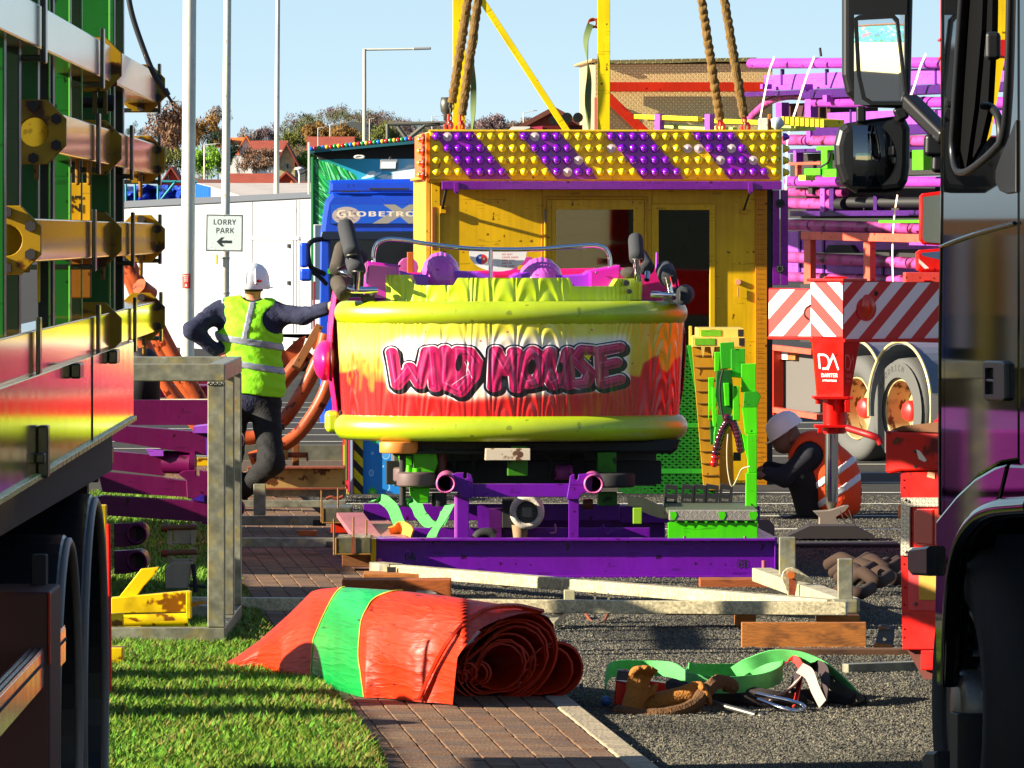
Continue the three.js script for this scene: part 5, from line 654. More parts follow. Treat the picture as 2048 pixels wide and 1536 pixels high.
// seats: cheek blocks, ribbed domed headrests, backs
const ribbed=(px,py,rx0,ry0,D,m,lean)=>{const g=sph(1,60,20),p=g.attributes.position;for(let i=0;i<p.count;i++){const a=Math.atan2(p.getX(i),Math.max(-1,p.getY(i)));const w=1+0.02*Math.cos(a*26);p.setXYZ(i,p.getX(i)*rx0*CK*w,p.getY(i)*ry0*CK*w,p.getZ(i)*0.2);}g.computeVertexNormals();return obj('headrest',mv(g,X(px,D),Y(py,D),-D),m,t);};
const dome=worn(C(216,96,214),0.35,{coat:0.6});ribbed(888,560,42,57,CAR_D+0.6,dome);ribbed(1088,570,48,56,CAR_D+0.6,dome);
obj('cheek_block',ppoly(CAR_D+0.35,[[737,522],[800,530],[803,556],[800,600],[733,600]],0.5,{bevel:0.012,bs:2}),mag,t);obj('cheek_block',ppoly(CAR_D+0.35,[[1182,541],[1243,530],[1246,548],[1230,580],[1182,590]],0.5,{bevel:0.012,bs:2}),mag,t);for(const[x,y]of[[801,532],[1195,545]])obj('rivet',mv(sph(0.008,8,6),X(x,CAR_D+0.33),Y(y,CAR_D+0.33),-CAR_D-0.33),K.steel,t);
obj('seat_side',ppoly(CAR_D+0.45,[[800,540],[830,548],[880,550],[893,541],[960,543],[990,552],[990,600],[800,600]],0.3,{bevel:0.01}),vio,t);obj('seat_side',ppoly(CAR_D+0.45,[[1024,553],[1040,545],[1092,544],[1100,552],[1170,548],[1184,541],[1184,600],[1024,600]],0.3,{bevel:0.01}),vio,t);obj('seat_back',ppoly(CAR_D+0.9,[[830,545],[1240,535],[1360,538],[1372,604],[830,604]],0.12,{bevel:0.01}),pink,t);obj('seat_trim',ppoly(CAR_D+0.85,[[1000,550],[1180,548],[1180,560],[1000,560]],0.05),mat(C(214,20,70),0.4),t);
obj('side_post',ppoly(CAR_D+1.1,circ(832,535,20,12).map(([a,b])=>[a,b]).concat([]),0.2),worn(C(206,100,180),0.5),t);obj('orange_post',pb(CAR_D+1.0,828,504,840,550,0.06),worn(C(206,110,40),0.5),t);obj('seat_bracket',[pb(CAR_D+1,1036,512,1048,540,0.1),pb(CAR_D+1,1050,514,1078,530,0.1)],worn(C(190,70,160),0.5),t);obj('purple_peg',[cyl(at(1327,545,CAR_D+1),at(1328,505,CAR_D+1),0.008)],vio,t);
obj('rear_flank_edge',ppoly(CAR_D+1,[[1350,540],[1361,540],[1372,600],[1360,600]],0.06),worn(C(230,200,60),0.5),t);
// chrome grab rail with its notice
const D1=CAR_D+0.4;obj('grab_rail',tube([at(752,545,D1),at(750,510,D1),at(757,488,D1),at(775,479,D1),at(800,479,D1),at(860,488,D1),at(940,497,D1),at(1000,499,D1),at(1080,498,D1),at(1150,493,D1),at(1196,491,D1),at(1214,497,D1),at(1222,512,D1),at(1224,535,D1)],4.6*D1/F,120,14),K.chrome,t);obj('rail_post',cyl(at(985,556,D1),at(985,497,D1),4.6*D1/F,4.6*D1/F,14),K.chrome,t);
const nt=canvasTex(512,210,(x)=>{x.fillStyle='#eceaea';x.fillRect(0,0,512,210);x.fillStyle='#2046b0';x.beginPath();x.arc(112,84,52,Math.PI/2,Math.PI*1.5);x.fill();x.fillStyle='#d82a24';x.beginPath();x.arc(112,84,52,-Math.PI/2,Math.PI/2);x.fill();x.fillStyle='#f0e8e8';x.beginPath();x.arc(98,70,12,0,7);x.arc(132,82,10,0,7);x.fill();x.fillStyle='#c82820';x.font='bold 25px sans-serif';['DO NOT','LEAVE ARMS','AND LEGS','OUT OF','THE CARS!'].forEach((s,i)=>x.fillText(s,292,44+i*30));});
{const sh=[];sh.push([942,502],[1058,502]);for(let i=0;i<=16;i++){const a=i/16*Math.PI;sh.push([1000+57*Math.cos(a),508+35*Math.sin(a)]);}const pd=D1+0.05;const g=ppoly(pd,sh,0.012);const u=g.attributes.uv,p=g.attributes.position;for(let i=0;i<u.count;i++){u.setXY(i,(p.getX(i)- X(942,pd))/(116*pd/F),(p.getY(i)- Y(543,pd))/(41*pd/F));}obj('notice',g,mat(C(255,255,255),0.5,{map:nt}),t);}
// lap restraints: padded rollers on bent chrome tubes
const roller=(a,b,r,m=K.foam)=>{const d=b.clone().sub(a),L=d.length();const pf=[[0.001,0],[r*0.55,0],[r*0.98,0.012],[r,0.03],[r,L-0.03],[r*0.9,L-0.008],[r*0.55,L],[0.001,L]];const g=lathe(pf,22),q=new THREE.Quaternion().setFromUnitVectors(V(0,1,0),d.normalize());return obj('foam_roller',mv(g.applyQuaternion(q),a.x,a.y,a.z),m,t);};
const tubeC=(pts,r=0.019)=>obj('restraint_tube',tube(pts,r,40,12),K.chrome,t),washer=(a,b)=>obj('washer',cyl(a,a.clone().lerp(b,0.25/3),0.034,0.034,16),K.steel,t);
const Dr=CAR_D+0.3,P=(x,y,d=0)=>at(x,y,Dr+d),fm2=mat(C(72,64,54),0.7,{bump:again(T.grain,8),bumpScale:0.003});
roller(P(706,510,-0.08),P(693,446,0.1),17*CK);roller(P(676,545,0.06),P(692,490,0.2),17*CK,fm2);roller(P(727,520,0.2),P(700,480,0.4),16*CK);roller(P(715,545,-0.1),P(708,516,0.02),18*CK);roller(P(690,590,-0.02),P(678,560,0.12),17*CK,fm2);obj('foam_joint',mv(sph(19*CK,16,12).scale(1,0.95,1.2),X(684,Dr),Y(572,Dr),-Dr-0.1),fm2,t);
tubeC([P(702,512,-0.04),P(706,535,-0.05)],0.02);tubeC([P(680,536,0.06),P(690,546,0),P(706,552,0)],0.02);tubeC([P(715,540,-0.1),P(714,560,-0.08),P(713,578,-0.06)],0.02);tubeC([P(694,576,-0.06),P(705,579,-0.06),P(755,580,-0.02)],0.021);washer(P(703,509,-0.09),P(706,535,-0.1));washer(P(715,541,-0.13),P(714,570,-0.13));washer(P(682,534,0.03),P(690,546,0.03));obj('rubber_boot',ppoly(Dr,[[722,590],[750,586],[752,604],[728,606]],0.1,{bevel:0.01}),fm2,t);
roller(P(1275,520,-0.06),P(1275,474,0.1),15.5*CK);roller(P(1300,540,0.1),P(1284,508,0.25),16*CK);obj('foam_joint',mv(sph(17*CK,14,10).scale(1.1,0.7,1),X(1262,Dr),Y(546,Dr),-Dr-0.05),fm2,t);tubeC([P(1275,518,-0.05),P(1276,545,-0.04),P(1278,562,-0.02)],0.02);washer(P(1275,517,-0.09),P(1276,545,-0.09));roller(P(1338,556,-0.04),P(1336,538,0.25),19*CK);tubeC([P(1336,553,-0.07),P(1340,570,-0.06),P(1343,585,-0.06)],0.02);tubeC([P(1305,589,-0.02),P(1340,590,-0.06),P(1362,591,-0.04)],0.02);roller(P(1364,591,-0.08),P(1376,588,0.14),20*CK);washer(P(1336,553,-0.09),P(1340,570,-0.09));washer(P(1361,591,-0.1),P(1352,591,-0.1));tubeC([P(1298,545,0.04),P(1296,560,0)],0.017);
obj('grease_guard',ppoly(Dr+0.1,[[1325,604],[1345,588],[1352,606]],0.1),worn(C(190,190,186),0.5),t);
// skirt under the tub and running gear
const D2=CAR_D+0.25,gr=worn(C(80,196,14),0.45,{coat:0.1}),grD=dirtyM(C(60,130,24),0.6);
obj('skirt',ppoly(D2,[[774,880],[1362,880],[1356,900],[1346,908],[790,906],[776,896]],1.4,{bevel:0.02}),mat(C(26,24,24),0.7),t);const ribG=[];for(let i=0;i<72;i++)ribG.push(pb(D2-0.012,800+i*3.4,884,801.8+i*3.4,898,0.02,0));const rb=obj('skirt_ribs',ribG,mat(C(60,56,50),0.7),t);rb.userData.kind='stuff';obj('skirt_pipe',cyl(at(800,903,D2-0.05),at(970,905,D2-0.05),0.012),K.rubber,t);
{const w=obj('guide_wheel',mv(lathe([[0.02,0.035],[0.1,0.035],[0.115,0.028],[0.115,-0.028],[0.1,-0.035],[0.02,-0.035]],26),X(798,D2),Y(894,D2),-D2+0.02),mat(C(220,130,50),0.5),t);w.userData.label='orange guide wheel';}
obj('tow_block',pb(CAR_D+0.02,968,897,1058,921,0.12,0.004),mat(C(226,214,196),0.55,{map:again(T.dirty,2)}),t);{const q=at(1037,909,CAR_D);obj('bore',cyl(q,q.clone().add(V(0,0,0.012)),6.5*CK,6.5*CK,16),mat(C(90,60,44),0.6),t);}obj('tow_bracket',[pb(CAR_D+0.1,1014,920,1054,952,0.1),pb(CAR_D+0.05,1020,893,1052,898,0.08)],grD,t);
obj('bogie_bracket',[ppoly(D2,[[828,896],[872,896],[877,926],[868,950],[829,952]],0.12,{bevel:0.006})],gr,t);obj('bogie_bracket',[ppoly(D2+0.1,[[800,912],[826,910],[826,946],[804,940]],0.1,{bevel:0.005})],gr,t);obj('bogie_bracket',[ppoly(D2,[[820,975],[860,975],[858,1006],[836,1006],[822,992]],0.12,{bevel:0.006})],gr,t);
obj('bogie_bracket',[pb(D2,1196,905,1234,950,0.12)],grD,t);obj('bogie_bracket',[pb(D2,1198,985,1236,1012,0.12)],grD,t);
const wheel2=(x,y,r,m,dz)=>obj('side_wheel',mv(lathe([[0.03,0.045],[r*0.6,0.045],[r*0.92,0.042],[r,0.03],[r,-0.03],[r*0.92,-0.042],[0.03,-0.045]],30),X(x,D2),Y(y,D2),-D2+dz),m,t);const gw=mat(C(96,76,74),0.6);wheel2(832,958,0.115,gw,0.05);wheel2(815,950,0.08,gw,-0.1);wheel2(1222,960,0.145,K.rubber,0.03);wheel2(870,962,0.1,K.dark,-0.15);
obj('axle_nut',[cyl(at(818,945,D2-0.05),at(818,930,D2-0.05),0.022,0.016,8)],gr,t);obj('axle_nut',[cyl(at(833,945,D2-0.08),at(833,936,D2-0.08),0.026,0.026,8)],gr,t);obj('axle_nut',[cyl(at(806,1010,D2),at(806,900,D2),0.02)],K.dark,t);
obj('spring_pipe',[cyl(at(883,950,D2+0.1),at(883,905,D2+0.1),0.04)],mat(C(90,36,24),0.5),t);obj('damper',[cyl(at(880,1012,D2+0.05),at(880,985,D2+0.05),0.045)],K.black,t);
obj('shade_filler',pb(D2+0.7,800,904,1326,972,0.5),mat(C(84,84,80),0.8),t);obj('cross_axle',bar(at(780,945,D2+0.4),at(1330,945,D2+0.4),0.1,0.14),K.black,t);obj('coil',[tube(Array.from({length:60},(_,i)=>at(1118+i*0.55,945+12*Math.cos(i*0.9),D2+0.3+0.04*Math.sin(i*0.9))),0.011,160,6)],worn(C(176,80,160),0.5),t);obj('gear_clutter',[pb(D2+0.3,898,930,920,950,0.1),pb(D2+0.25,960,925,965,952,0.05),pb(D2+0.3,1150,905,1175,960,0.1)],K.dark,t);for(const x of[905,945,1100])obj('hose',tube([at(x,905,D2+0.1),at(x+6,930,D2+0.15),at(x-2,955,D2+0.1)],0.012,16,6),K.rubber,t);  // filler block added behind the running gear to deepen the shade there
t.rotation.y=0.05;t.position.x -=0.035;
}
{// purple transport frame 6A / 6B carrying the car
const D=43.8,t=thing('transport_frame','purple steel transport frame stencilled 6A and 6B under the coaster car','steel frame',V(X(1150,D),0.1,-D-1.5)),pu=K.purple,k=D/F;
const yT=Y(1077,D),yB=Y(1156,D),hh=yT-yB,web=obj('front_beam',[mv(box(802*k,hh-0.02,0.012,0.001),X(1150,D),(yT+yB)/2,-D-0.07),mv(box(802*k,0.014,0.15,0.003),X(1150,D),yT-0.007,-D-0.075),mv(box(802*k,0.014,0.15,0.003),X(1150,D),yB+0.007,-D-0.075)],pu,t);web.userData.label='front I-beam stencilled 6A and 6B';
const sten=(s)=>canvasTex(256,160,(x)=>{x.clearRect(0,0,256,160);x.fillStyle='#120418';x.font='bold 150px sans-serif';x.textAlign='center';x.fillText(s,128,136);x.clearRect(62,0,9,160);x.clearRect(180,0,9,160);});for(const[s,a,b,y0,y1]of[['6A',804,836,1102,1124],['6B',1468,1502,1116,1140]])obj('stencil',prep(new THREE.PlaneGeometry((b-a)*k,(y1-y0)*k)).translate(X((a+b)/2,D),Y((y0+y1)/2,D),-D-0.0605),decal(sten(s),0.6),web);
obj('stud',cyl(at(759,1134,D-0.02),at(759,1117,D-0.02),0.013),worn(C(190,90,150),0.5),t);obj('stud',cyl(at(1528,1140,D-0.02),at(1528,1121,D-0.02),0.013),worn(C(190,90,110),0.5),t);
obj('end_plate',pb(D-0.01,741,1077,752,1158,0.16),K.yellowDirt,t);obj('end_plate',pb(D+0.02,1549,1078,1552,1156,0.14),pu,t);
// side members run back from the front beam
const sideB=(x)=>{const p=V(X(x,D),yT-0.08,-D-0.15),q=V(X(x,D)- 0.14,yT-0.08,-D-3.4);return[bar(p,q,0.12,0.16)];};obj('side_beam',sideB(775),pu,t);obj('side_beam',sideB(1535),pu,t);
obj('rear_beam',pb(46.6,727,1008,1240,1041,0.1),pu,t);obj('rear_beam',pb(46.8,1240,1012,1520,1046,0.1),pu,t);obj('middle_beam',pb(45.2,780,1056,1300,1078,0.1),pu,t);obj('diagonal_plate',[bar(V(X(735,D),yT-0.02,-D-0.3),at(700,1030,45.8),0.16,0.03)],worn(C(176,110,120),0.6),t);obj('diagonal_plate',[bar(at(780,1078,D+0.2),at(744,1043,46.4),0.2,0.02)],worn(C(190,128,120),0.6),t);
// carriage saddle: posts, cross rail, two open pipe ends
const Ds=44.6;for(const[a,b]of[[914,938],[1137,1158]])obj('post',pb(Ds,a,985,b,1078,0.08),pu,t);obj('post_rib',pb(Ds+0.02,909,990,915,1078,0.06),K.violet,t);
obj('cross_rail',pb(Ds-0.01,940,968,1142,994,0.1),pu,t);obj('saddle_plate',ppoly(Ds-0.03,[[914,946],[927,946],[927,956],[930,959],[934,956],[934,946],[942,950],[946,962],[945,996],[922,996],[918,984],[900,984],[900,950]],0.1,{bevel:0.003}),pu,t);obj('saddle_plate',ppoly(Ds-0.03,[[1140,953],[1146,949],[1149,949],[1149,957],[1153,961],[1156,957],[1157,949],[1186,947],[1184,984],[1166,986],[1160,992],[1158,999],[1133,999],[1138,970]],0.1,{bevel:0.003}),pu,t);
for(const x of[892,1187]){const r=20*Ds/F,r2=15*Ds/F,q=at(x,x<1000?966:967,Ds);obj('pipe_end',lathe([[r2,-0.1],[r2,0.12],[r,0.12],[r,-0.5],[r2,-0.5]],26).rotateX(Math.PI/2).translate(q.x,q.y,q.z),worn(C(190,86,150),0.5),t);obj('pipe_bore',cyl(q.clone().add(V(0,0,-0.32)),q.clone().add(V(0,0,-0.3)),r2,r2,20),K.black,t);}obj('pipe_stub',cyl(at(1166,1008,Ds+0.1),at(1186,1008,Ds+0.1),0.03),worn(C(96,50,30),0.6),t);
obj('plate_post',[ppoly(45,[[954,1012],[966,1012],[978,1018],[979,1077],[976,1077],[955,1052]],0.06)],pu,t);obj('channel',[pb(45.1,966,1018,1004,1077,0.2)],worn(C(80,20,100),0.5),t);
{// drive motor seen end on
const q=at(1054,1024,44.9),r=35*44.9/F;const mo=obj('motor',lathe([[0.001,-0.3],[r,-0.3],[r,0.02],[r*0.94,0.06],[r*0.64,0.065],[r*0.62,0.03],[0.001,0.03]],30).rotateX(Math.PI/2).translate(q.x,q.y,q.z),worn(C(214,206,190),0.5),t);obj('motor_grille',[prep(new THREE.RingGeometry(r*0.02,r*0.62,24)).translate(q.x,q.y,q.z+0.035)],K.black,mo);const sp=[];for(let i=0;i<24;i++){const a=i*0.2618;sp.push(bar(q.clone().add(V(Math.cos(a)*r*0.3,Math.sin(a)*r*0.3,0.04)),q.clone().add(V(Math.cos(a)*r*0.62,Math.sin(a)*r*0.62,0.04)),0.004,0.004,0));}const s2=obj('grille_bar',sp,K.steel,mo);s2.userData.kind='stuff';obj('motor_cap',mv(box(0.06,0.06,0.02,0.004),q.x,q.y,q.z+0.05),K.steel,mo);obj('motor_body',pb(45,1004,1000,1040,1056,0.3),K.black,t);obj('gearbox',[cyl(at(1040,1076,45),at(1040,1050,45),0.04,0.05,14)],mat(C(150,120,90),0.6),t);}
obj('dark_tray',pb(46.9,990,1010,1330,1078,0.1),pu,t);obj('hook',[tube([at(1206,1050,44.8),at(1210,1066,44.8),at(1216,1070,44.8),at(1224,1062,44.8)],0.01,16,6)],pu,t);obj('hook',[tube([at(1110,1048,44.8),at(1111,1064,44.8),at(1100,1066,44.8)],0.006,16,6)],worn(C(200,120,160),0.5),t);obj('cable_bundle',[tube([at(950,1080,45),at(960,1068,45),at(980,1066,45),at(990,1072,45)],0.03,20,8)],K.rubber,t);
// galvanised stacking feet at the left with thin rod hoops
const Dg=43.9;for(const[x0,y0,x1,y1,D3]of[[671,1075,742,1108,43.6],[645,1015,703,1045,46.2]]){const g=obj('stacking_foot',[pb(D3,x0+2,y0,x1,y1,0.5,0.008)],worn(C(176,176,160),0.5,{metal:0.3,map:again(T.galv,1.4)}),t);obj('foot_edge',[pb(D3-0.004,x0-1,y0+1,x0+3,y1+2,0.1),pb(D3-0.004,x0,y1-1,x1,y1+2,0.1)],worn(C(150,110,50),0.6),g);}
for(const[x,y0,y1,D3]of[[668,1038,1110,43.5],[707,1034,1074,43.6],[643,981,1044,46.1],[676,976,1016,46.1],[733,1040,1076,43.9]])obj('hoop_rod',cyl(at(x,y1,D3),at(x,y0,D3),0.006,0.006,6),worn(C(140,100,56),0.6),t);
obj('rust_streak',[pb(43.59,703,1074,709,1108,0.004,0)],K.rust,t);
// bright green chequered step box at the right
const g2=worn(C(70,208,10),0.45),Dp=43.9,pf=thing('green_platform','bright green steel step box with a tread edge on the right of the purple frame','platform',at(1425,1083,Dp));obj('fascia',pb(Dp,1336,1045,1515,1083,0.03,0.003),g2,pf);obj('bottom_flange',pb(Dp-0.03,1336,1079,1515,1083,0.08,0.002),g2,pf);obj('tread_edge',pb(Dp-0.02,1338,1021,1516,1041,0.12,0.004),worn(C(150,146,140),0.5,{bump:again(T.tread,5),bumpScale:0.003}),pf);obj('painted_edge_shade',pb(Dp+0.01,1340,1040,1514,1046,0.05,0),mat(C(40,90,20),0.6),pf);for(const[x0,x1]of[[1340,1354],[1437,1452],[1498,1516]])obj('paint_patch',ppoly(Dp-0.023,[[x0,1024],[x1-3,1023],[x1,1030],[x1-5,1040],[x0+2,1038]],0.004),g2,pf);  // dark green strip below the tread edge stands in for its shade
const zig=[];for(let i=0;i<9;i++)zig.push([1342+i*20,1042],[1352+i*20,1046]);obj('grating_edge',[ppoly(Dp-0.015,[[1340,1041],...zig.filter((_,i)=>i&1).flatMap(([a,b])=>[[a-4,1042],[a,1047],[a+4,1042]]),[1514,1041]],0.01)],g2,pf);for(const x of[1369,1490])obj('bolt',[cyl(at(x,1080,Dp-0.03),at(x,1072,Dp-0.03),0.008)],K.steel,pf);obj('deck',mv(box(180*k,0.02,1.6),X(1426,Dp),Y(1022,Dp)- 0.01,-Dp-0.85),mat(C(70,80,56),0.6),pf);obj('ramp_plate',ppoly(Dp+0.6,[[1254,992],[1290,996],[1340,1020],[1340,1042],[1300,1030],[1256,1010]],0.03),grey3(),pf);obj('support',[pb(Dp+0.5,1266,1016,1284,1048,0.06)],worn(C(140,190,40),0.5),pf);
function grey3(){return worn(C(74,80,70),0.45,{metal:0.3});}
for(const[i,x]of[1328,1362,1386,1410,1438].entries()){const D4=45.2;obj('cable_bracket',ppoly(D4,[[x+3,968],[x+28,972],[x+26,1016],[x,1014]],0.1,{holes:[[[x+8,978],[x+6,990],[x+22,991],[x+23,980]],[[x+6,997],[x+5,1003],[x+21,1004],[x+22,998]]]}),K.black,pf);}
}

// ================================================================ lorry at the left edge, seen along its flank
{
const f=face(-60,17.2,335,30.6),t=thing('left_lorry','lorry at the left edge stacked with green frames and glossy yellow beams','lorry',V(-2.5,0,-24));const YB=[2.523,2.244,1.936,1.632];
const yb=mat(C(240,176,30),0.085,{metal:0.75,map:again(T.wear,0.8)}),ybSky=mat(C(226,214,190),0.12,{metal:0.6,map:again(T.wear,0.8)}),fl=dirtyM(C(160,126,10),0.6),gd=worn(C(20,96,28),0.5),gdk=worn(C(14,34,17),0.5),clampM=worn(C(22,34,24),0.45,{coat:0.4});  // pale beam colour holds the sky reflected in the top beam
const xs=(D)=>-1.085-0.0100*D,pt=(D,y,z=0)=>V(xs(D)+z,y,-D),dirU=V(-0.01,0,-1).normalize();
const bx=(D0,D1,y0,y1,z0,z1,b=0.006)=>{const p=pt(D0,(y0+y1)/2,(z0+z1)/2),q=pt(D1,(y0+y1)/2,(z0+z1)/2);return bar(p,q,Math.abs(z1-z0),Math.abs(y1-y0),b);};
// long square beams in pairs, with bolted octagonal flanges
const oct=(D,y,r,thick=0.016)=>{const c=pt(D,y,-0.06);return mv(extr(circ(0,0,r,8).map(([a,b])=>{const k=Math.PI/8;return[a*Math.cos(k)- b*Math.sin(k),a*Math.sin(k)+b*Math.cos(k)];}),thick,{bevel:0.002,holes:[circ(0,0,r*0.42,20)]}),c.x,c.y,c.z);};
const flange=(D,y,par,bolts)=>{const g=obj('flange',[oct(D,y,0.1),oct(D+0.02,y,0.1)],fl,par);if(bolts)for(let i=0;i<6;i++){const a=i*1.047+0.52,c=pt(D,y,-0.06);obj('bolt',cyl(V(c.x+Math.cos(a)*0.075,c.y+Math.sin(a)*0.075,c.z+0.022),V(c.x+Math.cos(a)*0.075,c.y+Math.sin(a)*0.075,c.z-0.01),0.016,0.016,6),K.dark,g);}return g;};
YB.forEach((y,i)=>{const near=i===1?22:i===2?20.6:17;const m=i===0?ybSky:yb;const b1=obj('beam',bx(near,25.8,y-0.06,y+0.06,-0.12,0),m,t);const b2=obj('beam',bx(26,30.1,y-0.06,y+0.06,-0.12,0),m,t);flange(25.85,y,b1,0);flange(30.0,y,b2,1);if(i===1||i===2)flange(near-0.03,y,b1,1);});
// hook clamps and hanging pins
const cl=(D,y)=>obj('clamp',[bx(D-0.05,D+0.05,y-0.1,y+0.095,0.004,0.016,0.003),bx(D-0.05,D+0.05,y-0.095,y-0.078,-0.2,0.004,0.003)],clampM,t);
for(const[D,i]of[[21.2,0],[24.9,0],[30.05,0],[24.6,1],[27.3,1],[30.05,1],[24.3,2],[27.4,2],[30.1,2],[20.9,3],[24.6,3],[27.6,3],[30.2,3]])cl(D,YB[i]);
for(const[px,y0,y1,D]of[[73,318,356,22.4],[155,318,366,24],[178,318,366,24.4],[281,350,392,29],[206,512,556,26],[282,506,548,29],[212,696,736,26.2],[288,676,706,29]])obj('pin',[cyl(at(px,y1,D),at(px,y0,D),0.0075,0.0085,10),mv(sph(0.0075,10,6),X(px,D),Y(y1,D),-D)],worn(C(128,92,20),0.5),t);
obj('lifting_plate',[pb(22.9,2,430,60,545,0.02)],fl,t);obj('lifting_plate',[pb(21.5,-20,578,38,870,0.03)],dirtyM(C(200,170,40),0.6),t);{const q=at(10,488,22.88);obj('bore',cyl(q,q.clone().add(V(0,0,0.01)),0.035,0.035,20),K.black,t);}
const p21=obj('number_plate',pb(24.8,121,366,182,446,0.02),worn(C(206,164,24),0.6),t);const t21=canvasTex(160,256,(x)=>{x.clearRect(0,0,160,256);x.save();x.translate(80,128);x.rotate(-Math.PI/2);x.fillStyle='#15120a';x.font='bold 150px sans-serif';x.textAlign='center';x.textBaseline='middle';x.fillText('21',0,0);x.clearRect(-100,-5,200,8);x.restore();});obj('number',prep(new THREE.PlaneGeometry(44*24.8/F,62*24.8/F)).translate(X(149,24.8),Y(406,24.8),-24.797),decal(t21),p21);obj('number_plate',pb(24.85,120,514,182,596,0.02),worn(C(130,84,20),0.6),t);
obj('shackle_pin',[cyl(at(166,205,26),at(226,206,26),0.018,0.018,12),cyl(at(214,206,26),at(228,206,26),0.028,0.028,12)],K.dark,t);for(const x of[189,209])obj('lug',pb(25.9,x-4,172,x+5,228,0.06),worn(C(110,90,30),0.6),t);obj('rust_flange',ppoly(25.9,[[170,84],[215,84],[234,96],[233,172],[150,170],[160,120]],0.04,{holes:[circ(198,128,22,16)]}),K.rust,t);
// green frame columns behind the beams; the darkest ones are shaded gaps painted in
for(const[x0,x1,D,m,y1]of[[-40,8,20,gd,700],[8,38,21,gdk,700],[38,76,22.5,gd,520],[76,106,23.3,gdk,700],[106,140,24.5,gd,700],[140,162,25,gdk,700],[160,228,26.5,gd,690],[226,246,27.5,gdk,690]])obj('column_and_gap_shade',[pb(D,x0,-120,x1,y1,0.1,0.004)],m,t);
for(const[x,D]of[[98,22],[139,24],[163,24.6],[219,26.2]])obj('column_edge',[pb(D,x-1.6,-120,x+1.6,690,0.02,0.002)],worn(C(96,190,50),0.4),t);
obj('yellow_upright',pb(23.2,74,515,80,605,0.02),K.yellow,t);
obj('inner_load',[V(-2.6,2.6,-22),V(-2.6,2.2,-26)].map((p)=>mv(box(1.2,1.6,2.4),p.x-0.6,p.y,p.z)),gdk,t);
// glossy side board, its lip and hinges
const bd=obj('side_board',bx(15,27.2,1.31,1.575,-0.03,0.02,0.004),mat(C(196,186,110),0.13,{metal:0.8,rmap:again(T.rough,0.7),bump:again(T.rough,0.6,0.05),bumpScale:0.0004}),t);obj('board_lip',bx(15,27.2,1.295,1.312,-0.03,0.032,0.003),worn(C(190,206,120),0.4),t);obj('board_seam',bx(23.9,23.93,1.31,1.575,0.02,0.023,0),K.dark,bd);
obj('latch',[bx(20.6,20.7,1.3,1.44,0.02,0.05),bx(20.5,20.8,1.34,1.37,0.02,0.045)],clampM,t);for(const D of[22.6,25.2])obj('stake_pocket',bx(D-0.12,D+0.12,1.53,1.575,0.02,0.05),clampM,t);
// bed, chassis, cross members with amber markers
obj('bed',[mv(box(2.4,0.14,9.4),-2.56,1.22,-21.5)],mat(C(60,30,24),0.8),t);obj('chassis_rail',[mv(box(0.12,0.3,9.4),-2.1,1.0,-21.5),mv(box(0.12,0.3,9.4),-3,1.0,-21.5)],mat(C(60,22,18),0.7),t);
for(const[x0,y0,x1,y1,D]of[[60,896,224,930,26.6],[-60,956,110,992,23.6]]){obj('cross_member',pb(D,x0,y0,x1,y1,0.12),mat(C(70,24,18),0.6),t);obj('marker_lamp',pb(D-0.01,x1-6,y0+2,x1+1,y1-3,0.05),mat(C(226,120,20),0.3),t);}
obj('hanger_bracket',[pb(26.8,178,930,196,965,0.08),pb(26,110,940,175,990,0.1),pb(26,122,985,165,1015,0.1)],mat(C(36,14,12),0.7),t);
// mudguards and wheels on both sides
const guard=(D,z,r,w,nm)=>{const g=new THREE.CylinderGeometry(r,r,w,36,1,true,-Math.PI/2-0.35,Math.PI+0.7);g.rotateZ(Math.PI/2);const top=prep(g);top.rotateX(Math.PI);const yy=0.5;return{top,yy};};
const wheelAt=(D,x,side)=>{const p=V(x,0.5,-D),tyM=mat(C(24,24,26),0.8);const ty=obj('tyre',lathe([[0.3,-0.14],[0.44,-0.15],[0.49,-0.12],[0.5,-0.06],[0.5,0.06],[0.49,0.12],[0.44,0.15],[0.3,0.14]],36).rotateZ(Math.PI/2).translate(p.x,p.y,p.z),tyM,t);obj('rim',lathe([[0.001,0.02],[0.2,0.02],[0.27,0.1],[0.3,0.13],[0.3,-0.1],[0.001,-0.1]],24).rotateZ(-Math.PI/2).translate(p.x,p.y,p.z),K.steel,t);};
for(const[D,r]of[[22.62,0.6],[24.4,0.66]]){const xr=xs(D),arc=[],th=0.02;for(let i=0;i<=30;i++){const a=-0.45+i*(Math.PI+0.9)/30;arc.push([Math.cos(a)*r,Math.sin(a)*r]);}const m4=(x)=>new THREE.Matrix4().makeBasis(V(0,0,1),V(0,1,0),V(-1,0,0)).setPosition(V(x,0.47,-D));const inn=arc.map(([a,b])=>[a*0.96,b*0.96]).reverse();const mg=obj('mudguard',mv(extr([...arc,...inn],0.62,{bevel:0.006}),0,0,0).applyMatrix4(new THREE.Matrix4().makeBasis(V(0,0,-1),V(0,1,0),V(1,0,0)).setPosition(V(xr,0.47,-D))),mat(C(26,28,34),0.4,{coat:0.4}),t);obj('mudguard_rim',tube(arc.map(([a,b])=>V(xr+0.006,0.47+b*0.965,-D-a*0.965)),0.014,60,6),mat(C(128,118,112),0.4),mg);wheelAt(D,xr-0.2,1);wheelAt(D,-3.65,-1);}
obj('side_guard',[bx(16,22,0.73,0.83,-0.02,0.03,0.004)],mat(C(214,206,190),0.22,{metal:0.85,rmap:again(T.rough,1)}),t);for(const z of[-0.012,0.004,0.02])obj('guard_rib',bx(16,22,0.83,0.836,z,z+0.008,0.001),K.alu,t);obj('guard_groove',bx(16,22.002,0.795,0.8,0.03,0.034,0),K.dark,t);
